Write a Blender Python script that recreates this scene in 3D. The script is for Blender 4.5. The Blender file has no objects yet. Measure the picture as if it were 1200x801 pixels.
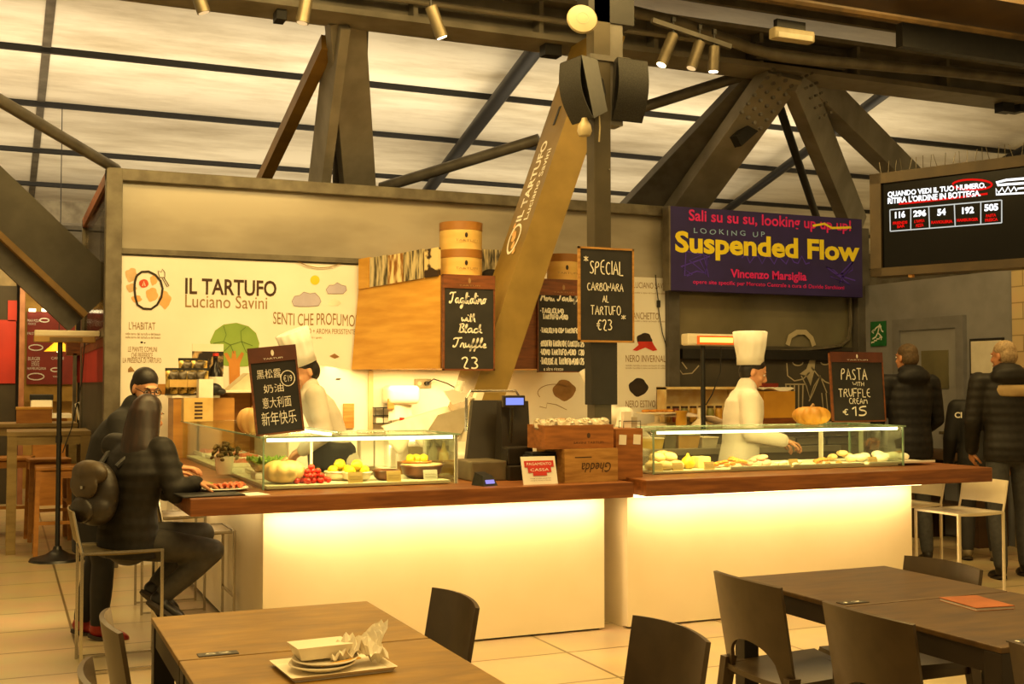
import bpy, bmesh, math, random
from mathutils import Vector, Matrix, Quaternion
random.seed(7)
R = math.radians
S = bpy.context.scene
COL = S.collection
# ------------------------------------------------------------------ camera
F_PX, CX, CY, HC = 1372.0, 600.0, 400.5, 1.5
PIT = math.atan((450 - CY) / F_PX); YAW = R(23.5)
cam_d = bpy.data.cameras.new('camera'); cam = bpy.data.objects.new('camera', cam_d); COL.objects.link(cam)
cam.location = (0, 0, HC); cam.rotation_euler = (R(90) + PIT, 0, -YAW)
cam_d.sensor_width = 36; cam_d.lens = 36 * F_PX / 1200; cam_d.clip_end = 200
S.camera = cam
FW = Vector((math.sin(YAW)*math.cos(PIT), math.cos(YAW)*math.cos(PIT), math.sin(PIT)))
RT = Vector((math.cos(YAW), -math.sin(YAW), 0)); UP = RT.cross(FW)
C0 = Vector((0, 0, HC))
def ray(x, y): return FW + RT*((x-CX)/F_PX) - UP*((y-CY)/F_PX)
def atz(x, y, z): r = ray(x, y); return C0 + r*((z-HC)/r.z)
def aty(x, y, Y): r = ray(x, y); return C0 + r*(Y/r.y)
def atx(x, y, X): r = ray(x, y); return C0 + r*(X/r.x)
def atd(x, y, d): return C0 + ray(x, y)*d
def roof_z(Y): return 6.3 - 0.09*Y
def roofpt(x, y, drop=0.0):
    r = ray(x, y); t = (6.3 - drop - HC)/(r.z + 0.09*r.y); return C0 + r*t
# ------------------------------------------------------------------ view, world, area lights, mostly added fill
S.view_settings.view_transform = 'Standard'; S.view_settings.look = 'None'
S.view_settings.exposure = 0.0; S.view_settings.gamma = 1.0; S.view_settings.use_curve_mapping = False
S.cycles.use_denoising = True
S.cycles.max_bounces = 8; S.cycles.transparent_max_bounces = 16
S.cycles.sample_clamp_indirect = 4.0
S.cycles.caustics_reflective = False; S.cycles.caustics_refractive = False
W = bpy.data.worlds.new('world'); S.world = W; W.use_nodes = True
W.node_tree.nodes['Background'].inputs[0].default_value = (1.0, 0.68, 0.25, 1)
W.node_tree.nodes['Background'].inputs[1].default_value = 0.46
LEDC = (1.0, 0.70, 0.34); WARM = (1.0, 0.665, 0.225); NEUT = (1.0, 0.82, 0.53)
def light(name, kind, loc, power, color=WARM, target=None, size=None, size_y=None, spot=60, blend=0.5, rad=0.05):
    d = bpy.data.lights.new(name, kind); d.energy = power; d.color = color
    if kind == 'AREA':
        d.shape = 'RECTANGLE'; d.size = size; d.size_y = size_y or size
    else:
        d.shadow_soft_size = rad
    if kind == 'SPOT': d.spot_size = R(spot); d.spot_blend = blend
    o = bpy.data.objects.new(name, d); COL.objects.link(o); o.location = loc
    if target is not None:
        o.rotation_euler = (Vector(target)-Vector(loc)).to_track_quat('-Z', 'Y').to_euler()
    return o
light('seating_fill', 'AREA', (2.2, 2.6, 4.6), 210, WARM, (2.0, 3.2, 0), 4.0, 2.5)  # added fill above the tables, out of view, no fixture behind it
light('aisle_fill', 'AREA', (0.2, 6.0, 4.6), 110, WARM, (0.6, 7.6, 0), 2.0, 2.0)  # added overhead to brighten the left aisle
light('kitchen_fill', 'AREA', (3.4, 7.0, 4.75), 290, WARM, (3.4, 8.6, 0), 5.0, 1.0)  # general fill added above the view for the kiosk inside
light('right_hall_fill', 'AREA', (7.0, 6.6, 4.9), 120, WARM, (7.6, 8.0, 0), 1.5, 1.5)  # unseen fill added to lift the grey wall side
light('roof_fill', 'AREA', (2.0, 13.0, 3.4), 175, NEUT, (2.0, 14.2, 6), 8.0, 1.2)  # these four are added out of sight to brighten the roof sheet
light('roof_fill', 'AREA', (9.0, 13.0, 3.4), 120, NEUT, (9.0, 14.2, 6), 6.0, 1.2)
light('roof_fill', 'AREA', (-3.5, 13.0, 3.6), 60, NEUT, (-3.5, 14.5, 6), 4.0, 1.2)
light('roof_fill', 'AREA', (4.0, 17.0, 3.2), 150, NEUT, (4.0, 18.2, 6), 14.0, 1.5)
light('back_shop_light', 'AREA', (0.0, 14.6, 3.0), 60, WARM, (-0.3, 16, 1.2), 2.5, 0.6)
light('table_corner_light', 'AREA', (0.0, 11.6, 4.2), 60, WARM, (0.3, 11.8, 0), 1.5, 1.0)

# ------------------------------------------------------------------ materials
def lin(h):
    h = h.lstrip('#'); v = [int(h[i:i+2], 16)/255 for i in (0, 2, 4)]
    return tuple(((c/12.92) if c <= .04045 else ((c+.055)/1.055)**2.4) for c in v) + (1,)
MATS = {}
def M(name, c1, c2=None, rough=.6, metal=0.0, scale=8.0, stretch=(1, 1, 1), bump=0.0, kind='noise', spec=.5, detail=4.0, coat=0.0, lo=.35, hi=.65, sheen=0.0):
    if name in MATS: return MATS[name]
    m = bpy.data.materials.new(name); m.use_nodes = True; MATS[name] = m
    nt = m.node_tree; N = nt.nodes; L = nt.links; b = N['Principled BSDF']
    b.inputs['Roughness'].default_value = rough; b.inputs['Metallic'].default_value = metal
    b.inputs['Specular IOR Level'].default_value = spec; b.inputs['Coat Weight'].default_value = coat
    c1 = lin(c1); c2 = lin(c2) if c2 else tuple(x*.82 for x in c1[:3]) + (1,)
    tc = N.new('ShaderNodeTexCoord'); mp = N.new('ShaderNodeMapping'); L.new(tc.outputs['Object'], mp.inputs[0])
    mp.inputs['Scale'].default_value = stretch
    if kind == 'wave':
        t = N.new('ShaderNodeTexWave'); t.inputs['Scale'].default_value = scale; t.inputs['Distortion'].default_value = 3.0; t.inputs['Detail'].default_value = 3
        t.bands_direction = 'Z'
    elif kind == 'voronoi':
        t = N.new('ShaderNodeTexVoronoi'); t.inputs['Scale'].default_value = scale
    else:
        t = N.new('ShaderNodeTexNoise'); t.inputs['Scale'].default_value = scale; t.inputs['Detail'].default_value = detail
    L.new(mp.outputs[0], t.inputs[0] if t.inputs[0].name == 'Vector' else t.inputs['Vector'])
    out = t.outputs[0] if kind != 'noise' else t.outputs['Fac']
    rp = N.new('ShaderNodeValToRGB'); rp.color_ramp.elements[0].position = lo; rp.color_ramp.elements[1].position = hi
    rp.color_ramp.elements[0].color = c2; rp.color_ramp.elements[1].color = c1
    L.new(out, rp.inputs[0]); L.new(rp.outputs[0], b.inputs['Base Color'])
    if bump:
        bn = N.new('ShaderNodeBump'); bn.inputs['Strength'].default_value = bump; bn.inputs['Distance'].default_value = .01
        L.new(out, bn.inputs['Height']); L.new(bn.outputs[0], b.inputs['Normal'])
    return m
def EM(name, col, strength):
    if name in MATS: return MATS[name]
    m = bpy.data.materials.new(name); m.use_nodes = True; MATS[name] = m
    nt = m.node_tree; nt.nodes.remove(nt.nodes['Principled BSDF']); e = nt.nodes.new('ShaderNodeEmission')
    e.inputs[0].default_value = lin(col); e.inputs[1].default_value = strength
    nt.links.new(e.outputs[0], nt.nodes['Material Output'].inputs[0]); return m
def GLASS(name, tint='#f4fbf4', gloss=.06, rough=.02):
    if name in MATS: return MATS[name]
    m = bpy.data.materials.new(name); m.use_nodes = True; MATS[name] = m
    nt = m.node_tree; N = nt.nodes; L = nt.links; N.remove(N['Principled BSDF'])
    tr = N.new('ShaderNodeBsdfTransparent'); tr.inputs[0].default_value = lin(tint)
    gl = N.new('ShaderNodeBsdfGlossy'); gl.inputs['Roughness'].default_value = rough
    lw = N.new('ShaderNodeFresnel'); lw.inputs[0].default_value = 1.35
    ad = N.new('ShaderNodeMath'); ad.operation = 'MULTIPLY_ADD'; ad.inputs[1].default_value = .3; ad.inputs[2].default_value = gloss; ad.use_clamp = True
    L.new(lw.outputs[0], ad.inputs[0])
    mx = N.new('ShaderNodeMixShader'); L.new(ad.outputs[0], mx.inputs[0]); L.new(tr.outputs[0], mx.inputs[1]); L.new(gl.outputs[0], mx.inputs[2])
    L.new(mx.outputs[0], N['Material Output'].inputs[0]); return m
def BRICK(name, c1, c2, mortar, bw, rh, ms=.006, rough=.35, offset=0.0, shift=(0, 0, 0), axes='XY', noise=.25):
    m = bpy.data.materials.new(name); m.use_nodes = True; MATS[name] = m
    nt = m.node_tree; N = nt.nodes; L = nt.links; b = N['Principled BSDF']; b.inputs['Roughness'].default_value = rough
    tc = N.new('ShaderNodeTexCoord'); sp = N.new('ShaderNodeSeparateXYZ'); cb = N.new('ShaderNodeCombineXYZ'); L.new(tc.outputs['Object'], sp.inputs[0])
    L.new(sp.outputs[axes[0]], cb.inputs[0]); L.new(sp.outputs[axes[1]], cb.inputs[1])
    mp = N.new('ShaderNodeMapping'); mp.inputs['Location'].default_value = shift; L.new(cb.outputs[0], mp.inputs[0])
    t = N.new('ShaderNodeTexBrick'); t.offset = offset; t.inputs['Scale'].default_value = 1.0
    t.inputs['Brick Width'].default_value = bw; t.inputs['Row Height'].default_value = rh; t.inputs['Mortar Size'].default_value = ms; t.inputs['Mortar Smooth'].default_value = .1
    t.inputs['Color1'].default_value = lin(c1); t.inputs['Color2'].default_value = lin(c2); t.inputs['Mortar'].default_value = lin(mortar)
    L.new(mp.outputs[0], t.inputs['Vector'])
    n = N.new('ShaderNodeTexNoise'); n.inputs['Scale'].default_value = 3.0; n.inputs['Detail'].default_value = 6; L.new(tc.outputs['Object'], n.inputs['Vector'])
    mx = N.new('ShaderNodeMix'); mx.data_type = 'RGBA'; mx.blend_type = 'MULTIPLY'; mx.inputs[0].default_value = noise
    L.new(t.outputs['Color'], mx.inputs[6]); L.new(n.outputs['Color'], mx.inputs[7]); L.new(mx.outputs[2], b.inputs['Base Color'])
    return m
# ------------------------------------------------------------------ mesh helpers
I4 = Matrix.Identity(4)
class MB:
    def __init__(s): s.bm = bmesh.new()
    def _add(s, o2, mtx=None):
        me = bpy.data.meshes.new('tmp'); o2.to_mesh(me); o2.free()
        if mtx is not None: me.transform(mtx)
        s.bm.from_mesh(me); bpy.data.meshes.remove(me); return s
    def box(s, c, d, rot=None, bev=0.0, seg=2):
        b = bmesh.new(); bmesh.ops.create_cube(b, size=1)
        bmesh.ops.scale(b, vec=d, verts=b.verts)
        if bev: bmesh.ops.bevel(b, geom=b.edges[:], offset=min(bev, min(d)*.45), segments=seg, affect='EDGES', profile=.6)
        m = Matrix.Translation(c)
        if rot is not None: m = m @ (rot.to_4x4() if not isinstance(rot, tuple) else Euler3(rot))
        return s._add(b, m)
    def bx(s, x0, x1, y0, y1, z0, z1, bev=0.0): return s.box(((x0+x1)/2, (y0+y1)/2, (z0+z1)/2), (abs(x1-x0), abs(y1-y0), abs(z1-z0)), None, bev)
    def cyl(s, p0, p1, r0, r1=None, n=16, caps=True):
        p0 = Vector(p0); p1 = Vector(p1); v = p1-p0; r1 = r0 if r1 is None else r1
        b = bmesh.new(); bmesh.ops.create_cone(b, cap_ends=caps, segments=n, radius1=r0, radius2=r1, depth=v.length)
        q = Vector((0, 0, 1)).rotation_difference(v.normalized() if v.length else Vector((0,0,1)))
        return s._add(b, Matrix.Translation((p0+p1)/2) @ q.to_matrix().to_4x4())
    def beam(s, p0, p1, w, h, up=(0, 0, 1), bev=0.0):
        # box beam along p0-p1: w across, h along the 'up' hint
        p0 = Vector(p0); p1 = Vector(p1); z = (p1-p0); L = z.length; z.normalize()
        u = Vector(up); u = (u - z*u.dot(z)).normalized(); x = u.cross(z)
        m = Matrix((x, u, z)).transposed()
        return s.box((p0+p1)/2, (w, h, L), m, bev)
    def tube(s, pts, r, n=8, closed=False):
        pts = [Vector(p) for p in pts]; rr = r if isinstance(r, (list, tuple)) else [r]*len(pts)
        b = s.bm; rings = []; prev = None
        for i, p in enumerate(pts):
            a = pts[max(i-1, 0)]; c = pts[min(i+1, len(pts)-1)]
            if closed: a = pts[i-1]; c = pts[(i+1) % len(pts)]
            t = (c-a).normalized()
            if prev is None:
                u = t.orthogonal().normalized()
            else:
                u = prev - t*prev.dot(t); u = u.normalized() if u.length > 1e-6 else t.orthogonal().normalized()
            prev = u; w = t.cross(u)
            rings.append([b.verts.new(p + (u*math.cos(2*math.pi*k/n) + w*math.sin(2*math.pi*k/n))*rr[i]) for k in range(n)])
        m = len(rings)
        for i in range(m if closed else m-1):
            A = rings[i]; B = rings[(i+1) % m]
            for k in range(n): b.faces.new((A[k], A[(k+1) % n], B[(k+1) % n], B[k]))
        if not closed:
            b.faces.new(rings[0][::-1]); b.faces.new(rings[-1])
        return s
    def lathe(s, prof, n=24, at=(0, 0, 0), mtx=None, squash=None, lobes=0, lobe=0.0):
        b = bmesh.new(); rings = []
        for r, z in prof:
            ring = []
            for k in range(n):
                a = 2*math.pi*k/n; q = r*(1 + lobe*(abs(math.cos(lobes*a/2))-.6)) if lobes else r
                ring.append(b.verts.new((q*math.cos(a), q*math.sin(a), z)))
            rings.append(ring)
        for i in range(len(rings)-1):
            for k in range(n): b.faces.new((rings[i][k], rings[i][(k+1) % n], rings[i+1][(k+1) % n], rings[i+1][k]))
        if prof[0][0] > 1e-5: b.faces.new(rings[0][::-1])
        if prof[-1][0] > 1e-5: b.faces.new(rings[-1])
        bmesh.ops.remove_doubles(b, verts=b.verts, dist=1e-6)
        m = Matrix.Translation(at)
        if mtx is not None: m = m @ mtx
        return s._add(b, m)
    def ell(s, c, r, rot=None, u=16, v=10):
        b = bmesh.new(); bmesh.ops.create_uvsphere(b, u_segments=u, v_segments=v, radius=1)
        r = (r, r, r) if not isinstance(r, (tuple, list)) else r
        m = Matrix.Translation(c)
        if rot is not None: m = m @ rot.to_4x4()
        m = m @ Matrix.Diagonal((r[0], r[1], r[2], 1))
        return s._add(b, m)
    def prism(s, pts, y0, y1):      # outline in XZ, extruded along Y
        b = s.bm; A = [b.verts.new((x, y0, z)) for x, z in pts]; B = [b.verts.new((x, y1, z)) for x, z in pts]
        b.faces.new(A); b.faces.new(B[::-1]); n = len(pts)
        for i in range(n): b.faces.new((A[i], B[i], B[(i+1) % n], A[(i+1) % n]))
        return s
    def solid(s, P, quads):
        vs = [s.bm.verts.new(p) for p in P]
        for q in quads: s.bm.faces.new([vs[i] for i in q])
        return s
    def hexa(s, b4, t4):
        return s.solid(list(b4)+list(t4), [(3,2,1,0), (4,5,6,7), (0,1,5,4), (1,2,6,5), (2,3,7,6), (3,0,4,7)])
    def loft(s, rings, n=20):       # rings: (centre, xvec, yvec)
        b = s.bm; R_ = []
        for c, xv, yv in rings:
            c = Vector(c); xv = Vector(xv); yv = Vector(yv)
            R_.append([b.verts.new(c + xv*math.cos(2*math.pi*k/n) + yv*math.sin(2*math.pi*k/n)) for k in range(n)])
        for i in range(len(R_)-1):
            for k in range(n): b.faces.new((R_[i][k], R_[i][(k+1) % n], R_[i+1][(k+1) % n], R_[i+1][k]))
        b.faces.new(R_[0][::-1]); b.faces.new(R_[-1]); return s
    def grid(s, f, nu, nv, thick=0.0):
        b = bmesh.new(); V = [[b.verts.new(f(i/nu, j/nv)) for j in range(nv+1)] for i in range(nu+1)]
        for i in range(nu):
            for j in range(nv): b.faces.new((V[i][j], V[i+1][j], V[i+1][j+1], V[i][j+1]))
        if thick:
            b.normal_update(); bmesh.ops.solidify(b, geom=b.faces[:], thickness=thick)
        return s._add(b)
    def build(s, name, mat, parent=None, smooth=False, loc=None, rotz=0):
        bmesh.ops.recalc_face_normals(s.bm, faces=s.bm.faces[:])
        me = bpy.data.meshes.new(name); s.bm.to_mesh(me); s.bm.free()
        me.materials.append(mat)
        if smooth:
            for p in me.polygons: p.use_smooth = True
            if smooth != 'all':
                try: me.set_sharp_from_angle(angle=R(40))
                except Exception: pass
        o = bpy.data.objects.new(name, me); COL.objects.link(o)
        if parent is not None: o.parent = parent
        if loc is not None: o.location = loc
        if rotz: o.rotation_euler = (0, 0, rotz)
        return o
def Euler3(t):
    from mathutils import Euler
    return Euler(t).to_matrix().to_4x4()
def tag(o, label, cat, group=None, kind=None):
    o['label'] = label; o['category'] = cat
    if group: o['group'] = group
    if kind: o['kind'] = kind
    return o
def thing(name, label, cat, loc=(0, 0, 0), rotz=0.0, group=None):
    o = bpy.data.objects.new(name, None); COL.objects.link(o); o.empty_display_size = .1
    o.location = loc; o.rotation_euler = (0, 0, rotz); return tag(o, label, cat, group)
def solo(mb, name, mat, label, cat, loc=(0, 0, 0), rotz=0.0, group=None, smooth=True):
    o = mb.build(name, mat, None, smooth, loc, rotz); return tag(o, label, cat, group)
def struct(mb, name, mat=None, parent=None, smooth=False):
    mat = mat or mb.mat
    o = mb.build(name, mat, parent, smooth)
    if parent is None: o['kind'] = 'structure'
    return o
KIDS = {}
def children(o): return [c for c in COL.objects if c.parent == o]
def copy_tree(o, loc=None, rotz=None, label=None, parent=None, _kids=None):
    c = o.copy(); COL.objects.link(c)
    if parent is not None: c.parent = parent
    if loc is not None: c.location = loc
    if rotz is not None: c.rotation_euler = (0, 0, rotz)
    if label: c['label'] = label
    for ch in children(o): copy_tree(ch, parent=c)
    return c
# ---- lettering: default font turned to mesh, fitted to a width and a height, lying in the XZ plane facing -Y
def text_mesh(s, bold=0.0, shear=0.0, extr=0.0, spacing=1.0):
    cu = bpy.data.curves.new('lettering', 'FONT'); cu.body = s; cu.size = 1; cu.offset = bold; cu.shear = shear; cu.extrude = extr
    cu.resolution_u = 3; cu.space_character = spacing
    o = bpy.data.objects.new('lettering_tmp', cu); COL.objects.link(o); bpy.context.view_layer.update()
    dg = bpy.context.evaluated_depsgraph_get(); me = bpy.data.meshes.new_from_object(o.evaluated_get(dg))
    bpy.data.objects.remove(o); return me
def tx(s, cx, cz, w, h, mat, parent, y=-.002, bold=0.0, shear=0.0, name='lettering', rot=0.0, rise=0.0, mtx=None, spacing=1.0, jit=0.0):
    """rise: slope of the base line; mtx maps the XZ drawing plane elsewhere"""
    me = text_mesh(s, bold, shear, 0, spacing)
    xs = [v.co.x for v in me.vertices]; zs = [v.co.y for v in me.vertices]
    if not xs: return None
    x0, x1, z0, z1 = min(xs), max(xs), min(zs), max(zs); ph = random.random()*6
    for v in me.vertices:
        u = (v.co.x-(x0+x1)/2)/max(x1-x0, 1e-6)*w; q = (v.co.y-(z0+z1)/2)/max(z1-z0, 1e-6)*h
        if jit: q += jit*h*math.sin(u/max(h, 1e-4)*1.3 + ph)
        if rot: u, q = u*math.cos(rot)-q*math.sin(rot), u*math.sin(rot)+q*math.cos(rot)
        v.co = (cx+u, y, cz+q+rise*u)
    if mtx is not None: me.transform(mtx)
    me.materials.clear(); me.materials.append(mat)
    o = bpy.data.objects.new(name, me); COL.objects.link(o)
    if parent is not None: o.parent = parent
    return o
def pxr(x0, y0, x1, y1, Y):     # pixel box on a plane y = Y -> centre x, centre z, width, height
    a = aty(x0, (y0+y1)/2, Y); b = aty(x1, (y0+y1)/2, Y); c = aty((x0+x1)/2, y0, Y); d = aty((x0+x1)/2, y1, Y)
    return (a.x+b.x)/2, (c.z+d.z)/2, b.x-a.x, c.z-d.z
def txp(s, box, Y, mat, parent, origin=(0, 0, 0), dy=-.003, **k):
    cx, cz, w, h = pxr(*box, Y); return tx(s, cx-origin[0], cz-origin[2], w, h, mat, parent, y=Y+dy-origin[1], **k)
def stroke(mb, pts, r, y=None):  # flat pen line in the XZ plane
    pts = [Vector(p) for p in pts]; n = len(pts); b = mb.bm; A = []; B = []
    for i, p in enumerate(pts):
        t = (pts[min(i+1, n-1)]-pts[max(i-1, 0)]); t.normalize(); nn = Vector((-t.z, 0, t.x))*r
        A.append(b.verts.new(p+nn)); B.append(b.verts.new(p-nn))
    for i in range(n-1): b.faces.new((A[i], A[i+1], B[i+1], B[i]))
    return mb
def disc(mb, c, rx, rz, n=24, wob=0.0, seed=1):
    rnd = random.Random(seed); ph = [rnd.random()*6 for _ in range(4)]
    vs = []
    for k in range(n):
        a = 2*math.pi*k/n; q = 1 + wob*(math.sin(3*a+ph[0]) + .6*math.sin(5*a+ph[1]) + .4*math.sin(8*a+ph[2]))
        vs.append(mb.bm.verts.new((c[0]+rx*q*math.cos(a), c[1], c[2]+rz*q*math.sin(a))))
    mb.bm.faces.new(vs); return mb
# ---- hand lettering in chalk strokes
def _ov(x0, y0, x1, y1, n=14, a0=80): return [((x0+x1)/2+(x1-x0)/2*math.cos(R(a0+360*k/n)), (y0+y1)/2+(y1-y0)/2*math.sin(R(a0+360*k/n))) for k in range(n+1)]
CAPS = {'A': [[(0,0),(.3,1),(.6,0)],[(.12,.38),(.48,.38)]], 'B': [[(0,0),(0,1),(.35,.97),(.45,.8),(.35,.58),(0,.52)],[(.3,.54),(.5,.4),(.48,.12),(.3,0),(0,0)]],
 'C': [[(.5,.85),(.35,1),(.12,.9),(0,.5),(.12,.1),(.35,0),(.52,.15)]], 'E': [[(.45,1),(0,1),(0,0),(.48,0)],[(0,.52),(.4,.52)]], 'F': [[(.5,1),(0,1),(0,0)],[(0,.52),(.4,.52)]],
 'G': [[(.5,.85),(.35,1),(.12,.9),(0,.5),(.12,.1),(.35,0),(.52,.2),(.52,.45),(.3,.45)]], 'H': [[(0,1),(0,0)],[(.5,1),(.5,0)],[(0,.5),(.5,.5)]], 'I': [[(.05,1),(.05,0)]], 'L': [[(0,1),(0,0),(.42,0)]],
 'M': [[(0,0),(.05,1),(.32,.35),(.6,1),(.66,0)]], 'N': [[(0,0),(0,1),(.5,0),(.5,1)]], 'O': [_ov(0,0,.56,1)], 'P': [[(0,0),(0,1),(.38,.96),(.48,.76),(.36,.54),(0,.5)]],
 'R': [[(0,0),(0,1),(.38,.96),(.48,.76),(.36,.54),(0,.5)],[(.2,.5),(.52,0)]], 'S': [[(.46,.88),(.28,1),(.06,.88),(.08,.64),(.4,.42),(.46,.18),(.26,0),(.0,.12)]], 'T': [[(0,1),(.56,1)],[(.28,1),(.28,0)]],
 'U': [[(0,1),(.02,.25),(.2,0),(.4,.1),(.48,.4),(.48,1)]], 'V': [[(0,1),(.27,0),(.54,1)]], 'W': [[(0,1),(.18,0),(.36,.8),(.54,0),(.72,1)]],
 '0': [_ov(0,0,.5,1)], '1': [[(.0,.75),(.2,1),(.2,0)]], '2': [[(.0,.8),(.15,1),(.38,.95),(.44,.7),(.0,0),(.48,0)]], '3': [[(.0,.9),(.2,1),(.42,.85),(.36,.6),(.15,.52),(.4,.42),(.46,.18),(.25,0),(0,.1)]],
 '5': [[(.44,1),(.06,1),(.02,.56),(.28,.62),(.46,.42),(.4,.12),(.18,0),(0,.08)]], '9': [[(.42,.7),(.25,.5),(.05,.62),(.08,.92),(.28,1),(.42,.8),(.38,0)]], '-': [[(.0,.5),(.25,.5)]],
 '\u20ac': [[(.5,.85),(.36,.98),(.2,.85),(.14,.5),(.2,.15),(.36,.02),(.5,.15)],[(0,.6),(.36,.6)],[(0,.42),(.34,.42)]], '*': [[(0,0),(1,1)],[(0,1),(1,0)],[(.5,-.2),(.5,1.2)]]}
CURS = {'a': [[(.42,.42),(.25,.5),(.06,.36),(.05,.12),(.2,0),(.38,.14),(.44,.45),(.42,.1),(.5,0),(.6,.08)]], 'g': [[(.42,.42),(.25,.5),(.06,.36),(.05,.14),(.2,.02),(.38,.16),(.44,.45),(.4,-.3),(.22,-.45),(.08,-.3),(.3,-.08),(.6,.1)]],
 'l': [[(0,.05),(.2,.5),(.28,.92),(.18,1),(.1,.8),(.12,.1),(.2,0),(.34,.08)]], 'i': [[(0,.05),(.1,.48),(.1,.1),(.18,0),(.3,.08)],[(.1,.64),(.13,.72)]], 'o': [[(.3,.48),(.1,.42),(.04,.16),(.18,0),(.36,.12),(.36,.38),(.26,.48),(.5,.42)]],
 'n': [[(0,.46),(.05,.0),(.08,.32),(.22,.48),(.32,.38),(.32,.05),(.42,0),(.5,.08)]], 'w': [[(0,.46),(.04,.08),(.16,.02),(.26,.3),(.3,.05),(.44,.05),(.52,.46),(.6,.4)]], 't': [[(.14,.85),(.1,.1),(.2,0),(.34,.1)],[(0,.55),(.3,.58)]],
 'h': [[(0,.05),(.18,.6),(.2,.95),(.1,.95),(.08,.5),(.08,0),(.12,.35),(.26,.46),(.32,.3),(.34,.04),(.46,.06)]], 'c': [[(.36,.4),(.2,.48),(.05,.3),(.08,.06),(.22,0),(.44,.1)]],
 'k': [[(0,.05),(.16,.6),(.18,.95),(.08,.95),(.06,0),(.08,.3),(.28,.48),(.26,.28),(.1,.26),(.3,.02),(.44,.06)]], 'r': [[(0,.05),(.1,.52),(.16,.42),(.28,.42),(.26,.08),(.34,0),(.44,.08)]], 'u': [[(0,.46),(.04,.1),(.16,0),(.3,.12),(.34,.46),(.34,.1),(.42,0),(.52,.08)]],
 'f': [[(0,.08),(.2,.55),(.26,.95),(.16,1),(.12,.7),(.1,-.3),(.02,-.42),(.0,-.2),(.14,.02),(.38,.1)]], 'e': [[(0,.12),(.26,.2),(.32,.38),(.2,.48),(.08,.3),(.1,.06),(.24,0),(.42,.1)]],
 'T': [[(0,.8),(.08,1),(.4,.92),(.72,1)],[(.42,.92),(.36,.2),(.18,0),(.0,.1),(.1,.24)]], 'B': [[(.1,0),(.14,1)],[(0,.85),(.2,1),(.45,.95),(.45,.7),(.2,.55),(.5,.45),(.5,.12),(.25,0),(0,.1)]], 'M': [[(0,.05),(.1,0),(.2,.95),(.34,.3),(.52,.95),(.58,.1),(.7,.05)]]}
def hw(s, cx, cz, w, h, mat, parent, y=-.003, r=.004, cursive=False, gap=.16, slant=0.0, name='lettering', rise=0.0):
    L_ = []; x = 0.0
    for ch in s:
        if ch == ' ': x += .35; continue
        st = (CURS.get(ch) if cursive else None) or CAPS.get(ch)
        if st is None: continue
        mx = max(p[0] for ln in st for p in ln); dz = random.uniform(-.03, .03); sc = random.uniform(.95, 1.05)
        for ln in st: L_.append([(x+p[0]*sc+slant*p[1], p[1]*sc+dz) for p in ln])
        x += mx + (-.02 if cursive else gap)
    xs = [p[0] for l in L_ for p in l]; zs = [p[1] for l in L_ for p in l]; x0, x1, z0, z1 = min(xs), max(xs), min(zs), max(zs)
    mb = MB()
    for l in L_:
        q = []
        for a, b_ in zip(l, l[1:]): q += [a, ((a[0]+b_[0])/2, (a[1]+b_[1])/2)]
        q.append(l[-1])
        if len(l) > 3:
            for _ in range(2): q = [q[0]]+[((q[i-1][0]+2*q[i][0]+q[i+1][0])/4, (q[i-1][1]+2*q[i][1]+q[i+1][1])/4) for i in range(1, len(q)-1)]+[q[-1]]
        pts = []
        for p in q:
            v = Vector((cx+((p[0]-x0)/max(x1-x0, 1e-6)-.5)*w, y, cz+((p[1]-z0)/max(z1-z0, 1e-6)-.5)*h+rise*((p[0]-x0)/max(x1-x0, 1e-6)-.5)*w))
            if not pts or (v-pts[-1]).length > 1e-5: pts.append(v)
        if len(pts) > 1: stroke(mb, pts, r)
    return mb.build(name, mat, parent)
# shared materials
m_white = M('white_panel', '#f3efe6', '#ece7dc', rough=.45, scale=2)
m_panel = M('cream_panel', '#f1e3c0', '#ebdcb6', rough=.45, scale=2)
m_frame = M('grey_metal_frame', '#736c5c', '#574f41', rough=.45, metal=.3, scale=6)
m_steel = M('dark_steel', '#64605a', '#4f4b45', rough=.5, metal=.25, scale=5, bump=.05)
m_steel2 = M('grey_painted_steel', '#8b867c', '#726d63', rough=.5, metal=.15, scale=3, bump=.05)
m_black = M('black_paint', '#191715', '#100f0e', rough=.5, scale=20)
m_blackp = M('black_plastic', '#1f1d1b', '#141312', rough=.38, scale=30)
m_wood = M('counter_wood', '#8c5527', '#6a3b17', rough=.4, scale=3, stretch=(1.2, 8, 14), bump=.05, detail=8)
m_ply = M('plywood', '#d9a648', '#c48e35', rough=.5, scale=1.6, stretch=(1.5, 1.5, 9), detail=8)
m_brownw = M('brown_wood', '#7b4319', '#5d3010', rough=.5, scale=3, stretch=(2, 2, 12), detail=8)
m_crate = M('crate_wood', '#b98945', '#96692d', rough=.6, scale=3, stretch=(2, 6, 14), detail=8)
m_crate2 = M('reddish_crate_wood', '#a8692d', '#85501f', rough=.6, scale=3, stretch=(2, 6, 14), detail=8)
m_chalk = M('blackboard', '#1d1b19', '#272421', rough=.8, scale=6)
m_chalkw = M('chalk', '#f1ece0', '#d8d2c4', rough=.9, scale=60)
m_ink = M('brown_ink', '#4a3018', '#3b2512', rough=.7, scale=8)
m_ink2 = M('pale_brown_ink', '#9c7c4e', '#8a6b40', rough=.7, scale=8)
m_glass = GLASS('clear_glass')
m_gedge = M('glass_edge', '#9cb89a', '#7d9c80', rough=.15, scale=5)
m_led = EM('led_strip', '#ffdf9e', 8.0)
m_led2 = EM('case_led', '#ffe0a4', 10.0)
M('cream_strip', '#d8c69a', '#ccb98c', rough=.5)
m_chrome = M('chrome', '#c9c4b8', '#b8b2a6', rough=.22, metal=1.0, scale=5)
m_skin = M('skin', '#c98d63', '#bd8056', rough=.5, scale=12)
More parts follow.
